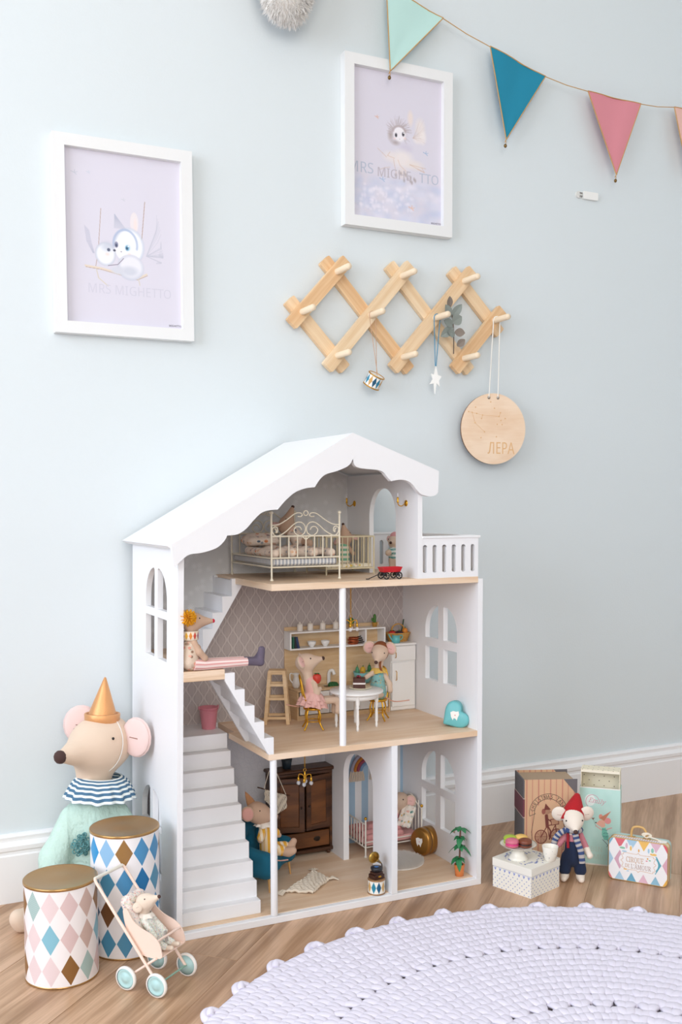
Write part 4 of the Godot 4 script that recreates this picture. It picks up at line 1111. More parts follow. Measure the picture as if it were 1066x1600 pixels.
func pram() -> void:
	var t := thing("doll_pram", "small pale pink toy pram with mint wheels in front of the tall tin", "toy pram", Vector3(-0.361, 0, 0.425))
	t.basis = Basis(Vector3(0.785, 0, -0.62).normalized(), Vector3.UP, Vector3(0.62, 0, 0.785).normalized())
	var pk := mat("pram_pink", c("f3d8c8"), 0.45); var mint := mat("pram_mint", c("b3d7d6"), 0.4); var wh := mat("pram_white", c("f1ece6"), 0.5)
	var s: SurfaceTool
	for q in [[-1, -0.0255], [1, -0.0255], [-1, 0.0285], [1, 0.0285]]:
		var sg: float = q[0]
		var xf := Transform3D(Basis(Vector3(0, 0, 1), -sg * PI / 2), Vector3(sg * 0.0375, 0.0178, q[1]))
		s = ms(); lathe(s, [[0.0148, -0.0028], [0.0170, -0.0024], [0.0177, 0.0], [0.0170, 0.0024], [0.0148, 0.0028]], xf, 28); var w := obj("wheel", s, wh, t)
		s = ms(); lathe(s, [[0, -0.0022], [0.0148, -0.0022], [0.0148, 0.0016], [0.0122, 0.0026], [0.0108, 0.0016], [0.0072, 0.0016], [0.0062, 0.0026], [0, 0.0030]], xf, 28); obj("hub_disc", s, mint, w)
	for z in [-0.0255, 0.0285]:
		s = ms(); tube(s, [Vector3(-0.036, 0.0178, z), Vector3(0.036, 0.0178, z)], 0.0014, 8); obj("axle", s, mat("pram_green", c("8fb5a3"), 0.5) if z > 0 else pk, t)
	for sg in [-1, 1]:
		s = ms(); tube(s, [Vector3(sg * 0.034, 0.0178, 0.0285), Vector3(sg * 0.034, 0.149, -0.080), Vector3(sg * 0.033, 0.1525, -0.083), Vector3(sg * 0.030, 0.1535, -0.084)], 0.0023, 10); obj("push_pole", s, pk, t)
		s = ms(); tube(s, [Vector3(sg * 0.032, 0.0178, -0.0255), Vector3(sg * 0.031, 0.054, 0.024)], 0.002, 8); obj("seat_strut", s, pk, t)
	s = ms(); tube(s, [Vector3(-0.032, 0.1535, -0.084), Vector3(0.032, 0.1535, -0.084)], 0.0026, 10); obj("handle_bar", s, mat("pram_grip", c("e9e4d8"), 0.5), t)
	# seat tub: two side panels, bottom, back
	var side := [Vector2(0.029, 0.0535), Vector2(0.031, 0.066), Vector2(0.026, 0.0775), Vector2(0.014, 0.0865), Vector2(-0.004, 0.0925), Vector2(-0.018, 0.101), Vector2(-0.029, 0.116), Vector2(-0.036, 0.112), Vector2(-0.027, 0.078), Vector2(-0.008, 0.0545)]
	var v := spline(side, 3, true)
	for sg in [-1, 1]:
		s = ms(); prism(s, PackedVector2Array(v), -0.0008, 0.0008, Transform3D(Basis(Vector3(0, 0, 1), Vector3(0, 1, 0), Vector3(1, 0, 0)), Vector3(sg * 0.0285, 0, 0))); obj("side_panel", s, pk, t)
	s = ms(); bx(s, Vector3(0, 0.0545, 0.0105), Vector3(0.0575, 0.002, 0.040), 0.0006); obj("seat_base", s, pk, t)
	s = ms(); tube(s, [Vector3(-0.0285, 0.0775, 0.0235), Vector3(0.0285, 0.0775, 0.0235)], 0.0018, 8); obj("safety_bar", s, pk, t)
	var flor := weave(tmat("floral_rose", speckle(128, c("ece0d6"), [c("d78b84"), c("b9c0a4"), c("e5aca2"), c("8d98ac")], 120, 2.5, 6.0, 4), 0.95, Vector3.ONE * 26.0, true))
	s = ms(); blob(s, [[Vector3(-0.014, 0.078, -0.018), 0.008, Vector3(-0.015, 0.120, -0.040), 0.009], [Vector3(0.014, 0.078, -0.018), 0.008, Vector3(0.015, 0.120, -0.040), 0.009], [Vector3(-0.013, 0.122, -0.038), 0.008, Vector3(0.013, 0.122, -0.038), 0.008], [Vector3(0, 0.08, -0.022), 0.009, Vector3(0, 0.12, -0.043), 0.009]], 0.0026, 0.004); obj("seat_cushion", s, flor, t)
	# the mouse that rides in it
	var m := thing("mouse_doll", "little cream mouse in floral pyjamas riding in the pink toy pram", "mouse doll", t.position)
	m.basis = t.basis
	var bones := [[Vector3(0, 0.068, -0.004), 0.0095, Vector3(0, 0.098, -0.020), 0.008], [Vector3(0, 0.098, -0.02), 0.007, Vector3(0, 0.113, -0.018), 0.008], [Vector3(-0.008, 0.06, 0.02), 0.004, Vector3(-0.008, 0.062, 0.034), 0.0035], [Vector3(0.008, 0.06, 0.02), 0.004, Vector3(0.008, 0.062, 0.034), 0.0035]]
	mouse_parts(m, bones, Vector3(0, 0.118, -0.018), 0.0125, Vector3(0.06, 0.5, 0.87), Vector3(0, 0.87, -0.5), {"cell": 0.0017, "skin": cloth("cream_linen", c("e3d0bd"), 1500.0), "snout": 2.0, "ear": 0.62, "ear_up": -0.1, "ear_out": 1.2, "pink": cloth("cream_linen", c("e3d0bd"), 1500.0)})
	var pj := weave(tmat("floral_green", speckle(128, c("e4e3d8"), [c("a9b89a"), c("d99a92"), c("93b0c4"), c("c3bfa6")], 140, 2.0, 5.0, 9), 0.95, Vector3.ONE * 30.0, true))
	garment("pyjamas", m, [[Vector3(0, 0.066, -0.002), 0.0115, Vector3(0, 0.096, -0.018), 0.0098], [Vector3(-0.008, 0.066, 0.0), 0.007, Vector3(-0.009, 0.062, 0.022), 0.0055], [Vector3(0.008, 0.066, 0.0), 0.007, Vector3(0.009, 0.062, 0.022), 0.0055], [Vector3(-0.009, 0.094, -0.014), 0.0052, Vector3(-0.012, 0.075, 0.008), 0.0045], [Vector3(0.009, 0.094, -0.014), 0.0052, Vector3(0.012, 0.075, 0.008), 0.0045]], pj, 0.0018, 0.0025)
	var s2 := ms(); skirt(s2, Vector3(0, 0.1035, -0.0165), 0.0075, 0.0125, 0.006, 7, 0.12); obj("ruff", s2, cloth("cream_cloth", c("efe6da"), 1500.0), m)
	s2 = ms(); bx(s2, Vector3(-0.004, 0.074, 0.0165), Vector3(0.006, 0.016, 0.002), 0.0006, Transform3D(Basis(Vector3(1, 0, 0), -0.2), Vector3(0, 0, 0.02))); obj("seat_strap", s2, mat("strap_grey", c("a39c94"), 0.7), t)

func gift_corner() -> void:
	# fabric-bound book box
	var t := thing("book_box", "kraft book box with a striped cover, grey and burgundy spine, leaning at the skirting", "book box", Vector3(0.405, 0, 0.271), -22.6)
	var H := 0.173; var W := 0.104; var D := 0.074
	var grey := cloth("grey_bookcloth", c("6f6a6c"), 1400.0); var burg := cloth("burgundy_bookcloth", c("7a4550"), 1400.0); var kraft := mat("kraft_paper", c("a08670"), 0.9)
	var cover := im(224, 372, c("d9b08c"))
	for k in 9: cover.fill_rect(Rect2i(10 + k * 25, 0, 5 if k % 2 == 0 else 3, 372), c("c48672"))
	var cc := Vector2(104, 178)
	idot(cover, cc, 66, 90, c("d9b08c"))
	var ink := c("3d3532"); var br := c("7a4038")
	for r in [[78, 1.6], [57, 1.6]]:
		var arc := []
		for k in 31: arc.append(cc + Vector2(-cos(PI * k / 30.0) * r[0] * 1.02, -40 - sin(PI * k / 30.0) * r[0] * 1.0))
		if r[0] == 57: arc = [cc + Vector2(-64, 120), cc + Vector2(-70, 40), cc + Vector2(-62, -10)] + arc + [cc + Vector2(62, -10), cc + Vector2(70, 40), cc + Vector2(64, 120)]
		iline(cover, arc, r[1], ink)
	iline(cover, [cc + Vector2(-80, -40), cc + Vector2(-78, -26), cc + Vector2(-54, -36)], 1.6, ink)
	iline(cover, [cc + Vector2(80, -40), cc + Vector2(78, -26), cc + Vector2(54, -36)], 1.6, ink)
	for w in [Vector2(-30, 62), Vector2(36, 58)]:   # the little cyclist
		var ring := []
		for k in 25: ring.append(cc + w + Vector2(cos(TAU * k / 24), sin(TAU * k / 24) * 1.1) * 25)
		iline(cover, ring, 4.0, br); idot(cover, cc + w, 22, 24, Color(br, 0.25))
		for k in 8: iline(cover, [cc + w, cc + w + Vector2(cos(TAU * k / 8), sin(TAU * k / 8)) * 24], 0.8, br)
	iline(cover, [cc + Vector2(-30, 62), cc + Vector2(-4, 16), cc + Vector2(30, 10), cc + Vector2(36, 58)], 4.0, br); iline(cover, [cc + Vector2(-4, 16), cc + Vector2(4, 62), cc + Vector2(30, 14)], 3.5, br)
	iline(cover, [cc + Vector2(-8, -26), cc + Vector2(-4, 18)], 16.0, br); iline(cover, [cc + Vector2(-2, 18), cc + Vector2(10, 38), cc + Vector2(6, 72)], 7.0, br); iline(cover, [cc + Vector2(-6, -14), cc + Vector2(12, -2), cc + Vector2(30, -4)], 6.0, br)
	ipoly(cover, [cc + Vector2(10, -10), cc + Vector2(42, -14), cc + Vector2(44, 10), cc + Vector2(14, 14)], c("c89878")); iline(cover, [cc + Vector2(10, -10), cc + Vector2(42, -14), cc + Vector2(44, 10), cc + Vector2(14, 14), cc + Vector2(10, -10)], 3.0, br)
	idot(cover, cc + Vector2(-6, -44), 15, 12, c("b88c70")); iline(cover, [cc + Vector2(4, -44), cc + Vector2(22, -36)], 6.0, c("b88c70")); idot(cover, cc + Vector2(-20, -44), 8, 12, c("a05f52")); ipoly(cover, [cc + Vector2(-18, -50), cc + Vector2(-12, -78), cc + Vector2(10, -52)], br)
	var cm := tmat("storybook_cover", cover, 0.85)
	var s := ms(); bx(s, Vector3(W / 2, H / 2, -D / 2), Vector3(W - 0.006, H - 0.008, D - 0.006)); obj("page_block", s, mat("box_board", c("b39a80"), 0.9), t)
	s = ms(); prism(s, rect(0, 0, W, H), -0.002, 0.0, Transform3D.IDENTITY, [], Rect2(0, 0, W, H)); var front := obj("front_cover", s, cm, t)
	s = ms(); prism(s, rect(0, 0, W, H), -D, -D + 0.002, Transform3D.IDENTITY, [], Rect2(0, 0, W, H)); obj("back_cover", s, cm, t)
	s = ms(); bx(s, Vector3(0.0008, H / 2, -D / 2), Vector3(0.003, H, D + 0.0006), 0.0008); obj("spine", s, grey, t)
	s = ms(); bx(s, Vector3(0.0006, 0.118, -D / 2), Vector3(0.0034, 0.034, D + 0.001), 0.0004); obj("spine_band", s, burg, t)
	for y in [0.0995, 0.1365]:
		s = ms(); bx(s, Vector3(0.0006, y, -D / 2), Vector3(0.0036, 0.0012, D + 0.0012)); obj("spine_line", s, mat("band_line", c("d8b9b0"), 0.8), t)
	s = ms(); prism(s, pv([W - 0.0262, H, W, H - 0.031, W + 0.0003, H + 0.0003]), -0.0015, 0.0005); obj("corner_patch", s, grey, t)
	s = ms(); prism(s, pv([W - 0.0262, 0, W + 0.0003, -0.0, W, 0.031]), -0.0015, 0.0005); obj("corner_patch", s, grey, t)
	s = ms(); prism(s, pv([W - 0.0262, H, W, H - 0.031, W + 0.0003, H + 0.0003]), -D - 0.0005, -D + 0.0021); obj("corner_patch", s, grey, t)
	var word := "CHRISTMAS TALES"
	for k in word.length():
		var a := PI * (0.945 - 0.89 * k / (word.length() - 1.0))
		if word[k] == " ": continue
		var px := Vector2(104 + cos(a) * 67.5, 138 - sin(a) * 66.5)
		letters("lettering", front, word[k], 0.0074, Vector3(px.x / 224 * W, H - px.y / 372 * H, 0.0001), Basis(Vector3(0, 0, 1), a - PI / 2), mat("print_black", c("3b3331"), 0.8), "Droid Sans", 0.0003, 0.85)
	# tall matchbox bed
	t = thing("matchbox_bed", "mint matchbox with a party-hat mouse print, its dotted inner tray pushed up", "box", Vector3(0.5195, 0, 0.2959), -44.8)
	W = 0.0766; H = 0.153; D = 0.036
	var mp := im(200, 400, c("bfe2d8"))
	for k in 40: idot(mp, Vector2((k * 67) % 200, (k * 113) % 400), 24, 30, Color(c("a9d3c8") if k % 2 else c("d2ece6"), 0.25), 0.9)
	mp.fill_rect(Rect2i(0, 0, 200, 5), c("f0eee6")); mp.fill_rect(Rect2i(0, 393, 200, 7), c("ece6dc"))
	idot(mp, Vector2(52, 66), 26, 30, c("e7f0ea")); 
	var ac := []
	for k in 16: ac.append(Vector2(66 + cos(2.2 + k * 0.18) * 36, 76 - sin(2.2 + k * 0.18 - 0.3) * -36))
	ac = []
	for k in 16: ac.append(Vector2(64, 74) + Vector2(cos(PI * 0.62 + k * 0.085 * PI), sin(PI * 0.62 + k * 0.085 * PI)) * Vector2(33, 36))
	iline(mp, ac, 2.0, c("d0899a"))
	var sk2 := c("f0b7a2"); var hat2 := c("cf8a6e")
	iline(mp, [Vector2(82, 196), Vector2(112, 216)], 4.0, c("e89c98")); iline(mp, [Vector2(136, 210), Vector2(160, 200)], 4.0, c("e89c98"))
	ipoly(mp, [Vector2(112, 204), Vector2(130, 202), Vector2(146, 244), Vector2(144, 262), Vector2(124, 266), Vector2(112, 240)], c("7cc7b4"))
	for k in 12: idot(mp, Vector2(116 + (k * 11) % 26, 212 + (k * 17) % 50), 1.6, 1.6, c("3f6f70"))
	iline(mp, [Vector2(116, 264), Vector2(142, 290), Vector2(138, 300)], 2.0, c("3a4a52")); iline(mp, [Vector2(138, 262), Vector2(150, 276)], 2.0, c("3a4a52"))
	ipoly(mp, [Vector2(82, 184), Vector2(100, 166), Vector2(126, 160), Vector2(128, 196), Vector2(114, 204), Vector2(92, 192)], sk2)
	idot(mp, Vector2(106, 148), 10, 13, c("e79a86")); idot(mp, Vector2(140, 166), 16, 16, c("ef9f9c")); ipoly(mp, [Vector2(100, 154), Vector2(156, 114), Vector2(122, 168)], hat2); idot(mp, Vector2(82, 180), 3, 3, c("2d2626"))
	ipoly(mp, [Vector2(60, 158), Vector2(76, 156), Vector2(68, 168)], c("8d6a58")); iline(mp, [Vector2(70, 166), Vector2(82, 200)], 1.2, c("7f8f88"))
	var mmat := tmat("matchbox_print", mp, 0.8); var crm := mat("cream_board", c("f2ead6"), 0.85)
	s = ms(); prism(s, rect(0, 0, W, H), -0.0012, 0, Transform3D.IDENTITY, [], Rect2(0, 0, W, H)); var sl := obj("sleeve_front", s, mmat, t)
	var mint := mat("mint_board", c("cfe8e0"), 0.85)
	s = ms(); bx(s, Vector3(0.0006, H / 2, -D / 2), Vector3(0.0012, H, D - 0.0024)); bx(s, Vector3(W - 0.0006, H / 2, -D / 2), Vector3(0.0012, H, D - 0.0024)); bx(s, Vector3(W / 2, H / 2, -D + 0.0006), Vector3(W, H, 0.0012)); obj("sleeve_sides", s, mint, t)
	var dots := im(128, 128, c("efe6cd"))
	for k in 8: idot(dots, Vector2(16 + (k % 2) * 64 + (32 if (k / 2) % 2 else 0), 16 + (k / 2) * 32), 4, 4, c("7a6a58"), 0.4)
	var dm := tmat("tray_dots", dots, 0.85, Vector3.ONE * 26.0, true)
	s = ms(); bx(s, Vector3(0.0022, 0.112, -D / 2), Vector3(0.0012, 0.15, D - 0.005)); bx(s, Vector3(W - 0.0022, 0.112, -D / 2), Vector3(0.0012, 0.15, D - 0.005)); bx(s, Vector3(W / 2, 0.112, -D + 0.002), Vector3(W - 0.004, 0.15, 0.0012)); bx(s, Vector3(W / 2, 0.1868, -D / 2), Vector3(W - 0.003, 0.0012, D - 0.003)); obj("tray", s, dm, t)
	s = ms(); bx(s, Vector3(W / 2, 0.184, -0.0020), Vector3(W - 0.0032, 0.0045, 0.0012)); obj("tray_lip", s, crm, t)
	letters("lettering", sl, "Emily", 0.0088, Vector3(0.0335, 0.1265, 0.0001), Basis(Vector3(1, 0, 0), Vector3(0.3, 1, 0), Vector3(0, 0, 1)) * Basis(Vector3(0, 0, 1), -0.1), mat("print_rose", c("d79aa6"), 0.8), "Droid Serif", 0.0003)
	letters("lettering", sl, "EBIN", 0.0105, Vector3(0.0295, 0.032, 0.0001), Basis(Vector3(0, 0, 1), 0.0), mat("print_mist", c("c0d6c8"), 0.8), "Droid Sans", 0.0003)
	letters("lettering", sl, "ND MIGH", 0.0105, Vector3(0.033, 0.0165, 0.0001), Basis.IDENTITY, mat("print_mist", c("c0d6c8"), 0.8), "Droid Sans", 0.0003)
	# gift box with blue print
	t = thing("gift_box", "square cream gift box with blue dots, scallop border and floral lid", "box", Vector3(0.3545, 0, 0.3500), -17.5)
	t.basis = Basis(Vector3(0.0254, 0, 0.0824).normalized(), Vector3.UP, Vector3(0.0825, 0, -0.0263).normalized())
	W = 0.0862
	var cr := c("f1eee4"); var bl := c("4a60b4")
	var side := im(256, 160, cr)
	side.fill_rect(Rect2i(0, 41, 256, 3), bl); side.fill_rect(Rect2i(0, 47, 256, 1), bl)
	for k in 8:
		var x := 16 + k * 32
		ipoly(side, [Vector2(x - 9, 52), Vector2(x + 9, 52), Vector2(x, 66)], c("94a0d2")); idot(side, Vector2(x, 62), 3, 4, bl, 0.4)
	for r in 6:
		for k in 9: idot(side, Vector2(k * 30 + (15 if r % 2 else 0), 78 + r * 15), 3.2, 3.2, bl, 0.4)
	var sm := tmat("gift_side", side, 0.75)
	s = ms()
	for k in 4:
		var b := Basis(Vector3.UP, k * PI / 2)
		q4(s, b * Vector3(-W / 2, 0, W / 2), b * Vector3(W / 2, 0, W / 2), b * Vector3(W / 2, 0.0405, W / 2), b * Vector3(-W / 2, 0.0405, W / 2), b * Vector3(0, 0, 1), [Vector2(0, 1), Vector2(1, 1), Vector2(1, 0.26), Vector2(0, 0.26)])
	bx(s, Vector3(0, 0.019, 0), Vector3(W - 0.0005, 0.037, W - 0.0005)); obj("box_base", s, sm, t)
	var lid := im(256, 256, cr)
	var g := RandomNumberGenerator.new(); g.seed = 12
	for k in 64:
		var a := TAU * k / 64.0
		var p := Vector2(128, 128) + Vector2(cos(a), sin(a)) * g.randf_range(62, 112)
		idot(lid, p, g.randf_range(4, 9), g.randf_range(3, 7), Color(bl if k % 3 else c("2f3f86"), 0.85), 0.35)
		if k % 2 == 0: iline(lid, [p, p + Vector2(g.randf_range(-14, 14), g.randf_range(-14, 14))], 1.6, bl)
	var lm := tmat("gift_lid", lid, 0.75)
	s = ms(); var w2 := W / 2 + 0.001
	bx(s, Vector3(0, 0.0465, 0), Vector3(W + 0.002, 0.0145, W + 0.002), 0.0006); obj("lid", s, mat("gift_cream", cr, 0.75), t)
	s = ms(); q4(s, Vector3(-w2, 0.0539, w2), Vector3(w2, 0.0539, w2), Vector3(w2, 0.0539, -w2), Vector3(-w2, 0.0539, -w2), Vector3.UP); obj("lid_print", s, lm, t)
	# cake stand, macarons, cup
	var top := 0.0540
	var por := mat("porcelain", c("f2ede1"), 0.25)
	var cs := Vector3(0.338, top, 0.348)
	t = thing("cake_stand", "white porcelain cake stand on the blue-dotted gift box", "cake stand", cs)
	s = ms(); lathe(s, [[0, 0.0], [0.0178, 0.0], [0.0182, 0.0018], [0.0150, 0.005], [0.0120, 0.0095], [0.0112, 0.0135], [0.0075, 0.0165], [0.0068, 0.0195], [0.009, 0.0215]], Transform3D.IDENTITY, 36); obj("foot", s, por, t)
	s = ms(); lathe(s, [[0.007, 0.0205], [0.020, 0.0215], [0.029, 0.0245], [0.0335, 0.0275], [0.0335, 0.0283], [0.028, 0.0258], [0.018, 0.0232], [0, 0.0228]], Transform3D.IDENTITY, 48); obj("plate", s, por, t)
	var rim := []
	for k in 40: rim.append(Vector3(cos(TAU * k / 40), 0, sin(TAU * k / 40)) * 0.0335 + Vector3(0, 0.0281, 0))
	s = ms(); tube(s, rim, 0.0005, 5, true); obj("rim_line", s, mat("rim_grey", c("9a9088"), 0.5), t)
	for q in [[-0.0125, -0.0015, "d26f84", "e0408a", "pink macaron with bright pink filling on the cake stand"], [0.0085, 0.0095, "7a3f28", "3a2220", "chocolate brown macaron on the cake stand"], [-0.0045, -0.0185, "a9bf3e", "c3cf6a", "lime green macaron at the back of the cake stand"], [0.0145, -0.0115, "ecc06a", "f0d79a", "yellow macaron at the back of the cake stand"]]:
		var m := thing("macaron", q[4], "macaron", cs + Vector3(q[0], 0.0238, q[1]), 0.0, "macarons on the cake stand")
		var mm := mat("macaron_" + q[2], c(q[2]), 0.4)
		s = ms(); lathe(s, [[0, 0], [0.0105, 0], [0.0122, 0.0012], [0.0122, 0.0034], [0.0112, 0.0042], [0, 0.0042]], Transform3D.IDENTITY, 28); obj("bottom_shell", s, mm, m)
		s = ms(); lathe(s, [[0, 0.0038], [0.0114, 0.0038], [0.0122, 0.0055], [0.0114, 0.007], [0, 0.007]], Transform3D.IDENTITY, 28); obj("filling", s, mat("filling_" + q[3], c(q[3]), 0.4), m)
		s = ms(); lathe(s, [[0, 0.0068], [0.0112, 0.0068], [0.0126, 0.0078], [0.0125, 0.0102], [0.0108, 0.0130], [0.0070, 0.0147], [0, 0.0152]], Transform3D.IDENTITY, 28); obj("top_shell", s, mm, m)
	t = thing("toy_cup", "small white dotted porcelain cup on the corner of the gift box", "cup", Vector3(0.3845, top, 0.3815))
	s = ms(); lathe(s, [[0, 0.0005], [0.0088, 0.0], [0.0098, 0.0012], [0.0128, 0.0125], [0.0148, 0.0262], [0.0146, 0.0268], [0.0138, 0.0262], [0.0118, 0.0125], [0.0088, 0.002], [0, 0.0018]], Transform3D.IDENTITY, 32); var cup := obj("cup_wall", s, por, t)
	for k in 9:
		var a := 1.1 + k * 0.42; var y: float = [0.008, 0.015, 0.021][k % 3]
		s = ms(); ell(s, Vector3(cos(a), 0, sin(a)) * lerpf(0.0108, 0.0142, y / 0.0262) + Vector3(0, y, 0), Vector3.ONE * 0.0007, Basis.IDENTITY, 6); obj("painted_dot", s, mat("dot_blue", c("5b6478"), 0.4), cup)
	red_hat_mouse()

func red_hat_mouse() -> void:
	var t := thing("mouse_doll", "cream mouse in a red knitted hat, striped scarf and navy dungarees standing by the matchbox", "mouse doll", Vector3(0.4500, 0, 0.3640), -36.0)
	var cream := cloth("cream_felt", c("efe2d3"), 1500.0)
	var bones := [[Vector3(0, 0.045, 0), 0.0135, Vector3(0, 0.085, -0.004), 0.0105], [Vector3(0, 0.085, -0.004), 0.008, Vector3(0, 0.105, 0.0), 0.010],
		[Vector3(-0.0085, 0.045, 0), 0.008, Vector3(-0.0145, 0.012, 0.002), 0.0065], [Vector3(-0.0145, 0.0085, 0.002), 0.0072, Vector3(-0.0165, 0.0066, 0.012), 0.006], [Vector3(0.0085, 0.045, 0), 0.008, Vector3(0.0140, 0.012, 0.002), 0.0065], [Vector3(0.0140, 0.0085, 0.002), 0.0072, Vector3(0.0155, 0.0066, 0.012), 0.006],
		[Vector3(0.012, 0.086, -0.004), 0.006, Vector3(0.024, 0.062, 0.004), 0.005], [Vector3(0.024, 0.062, 0.004), 0.005, Vector3(0.030, 0.052, 0.009), 0.0062], [Vector3(-0.012, 0.086, -0.004), 0.006, Vector3(-0.026, 0.070, 0.004), 0.005]]
	mouse_parts(t, bones, Vector3(0, 0.117, -0.001), 0.0192, Vector3(0.10, -0.40, 0.9), Vector3(0, 0.95, 0.35), {"skin": cream, "pink": cream, "snout": 1.6, "ear": 0.80, "ear_up": 0.32, "ear_out": 0.1, "cell": 0.002})
	var red := cloth("red_knit", c("b51a22"), 500.0); red.normal_scale = 1.0
	var s := ms(); lathe(s, [[0.0205, -0.014], [0.0214, -0.005], [0.0200, 0.006], [0.0155, 0.018], [0.0088, 0.033], [0.0044, 0.041], [0.0, 0.043]], Transform3D(yto(Vector3(0.25, 1, -0.55)), Vector3(0.0, 0.1215, -0.0085)), 28); obj("knitted_hat", s, red, t)
	var pink := cloth("pink_marl", c("c9808a"), 1500.0)
	garment("shirt", t, [[Vector3(0, 0.06, 0), 0.0138, Vector3(0, 0.088, -0.004), 0.0112], [Vector3(0.012, 0.086, -0.004), 0.0072, Vector3(0.0245, 0.061, 0.004), 0.0066], [Vector3(-0.012, 0.086, -0.004), 0.0072, Vector3(-0.027, 0.069, 0.005), 0.0066]], pink, 0.0022, 0.003)
	garment("dungarees", t, [[Vector3(0, 0.044, 0), 0.0162, Vector3(0, 0.066, 0.0), 0.0148], [Vector3(-0.0100, 0.045, 0), 0.0110, Vector3(-0.0145, 0.021, 0.001), 0.0112], [Vector3(0.0100, 0.045, 0), 0.0110, Vector3(0.0140, 0.021, 0.001), 0.0112]], cloth("navy_felt", c("1f2c48"), 1500.0), 0.0022, 0.003)
	for sg in [-1, 1]:
		s = ms(); tube(s, [Vector3(sg * 0.009, 0.066, 0.0148), Vector3(sg * 0.0098, 0.078, 0.0125), Vector3(sg * 0.0095, 0.089, 0.0075), Vector3(sg * 0.0085, 0.096, 0.0), Vector3(sg * 0.006, 0.09, -0.012)], 0.0026, 6, false, 0.4, Vector3(0, 0, 1)); obj("brace", s, cloth("brace_red", c("9e1f2c"), 1500.0), t)
	var sc := tmat("scarf_stripe", _turn(stripes(64, [c("3c4f7c"), c("b9b1ad")], [1, 1])), 0.95); sc.uv1_scale = Vector3(1, 6, 1)
	s = ms()
	var ring := []
	for k in 18: ring.append(Vector3(cos(TAU * k / 18) * 0.0132, 0.0965 + 0.002 * sin(TAU * k / 18), sin(TAU * k / 18) * 0.0132))
	tube(s, ring, 0.0055, 8, true); obj("scarf", s, sc, t)
	s = ms(); tube(s, spline([Vector3(0.003, 0.094, 0.0135), Vector3(0.007, 0.08, 0.0172), Vector3(0.0135, 0.062, 0.0185), Vector3(0.0165, 0.04, 0.019)], 4), 0.0058, 8, false, 0.42, Vector3(0, 0, 1)); obj("scarf_end", s, sc, t)
	s = ms(); tube(s, spline([Vector3(-0.009, 0.098, 0.006), Vector3(-0.022, 0.094, 0.012), Vector3(-0.032, 0.082, 0.012), Vector3(-0.036, 0.066, 0.012)], 4), 0.0056, 8, false, 0.42, Vector3(0, 0, 1)); obj("scarf_end", s, sc, t)

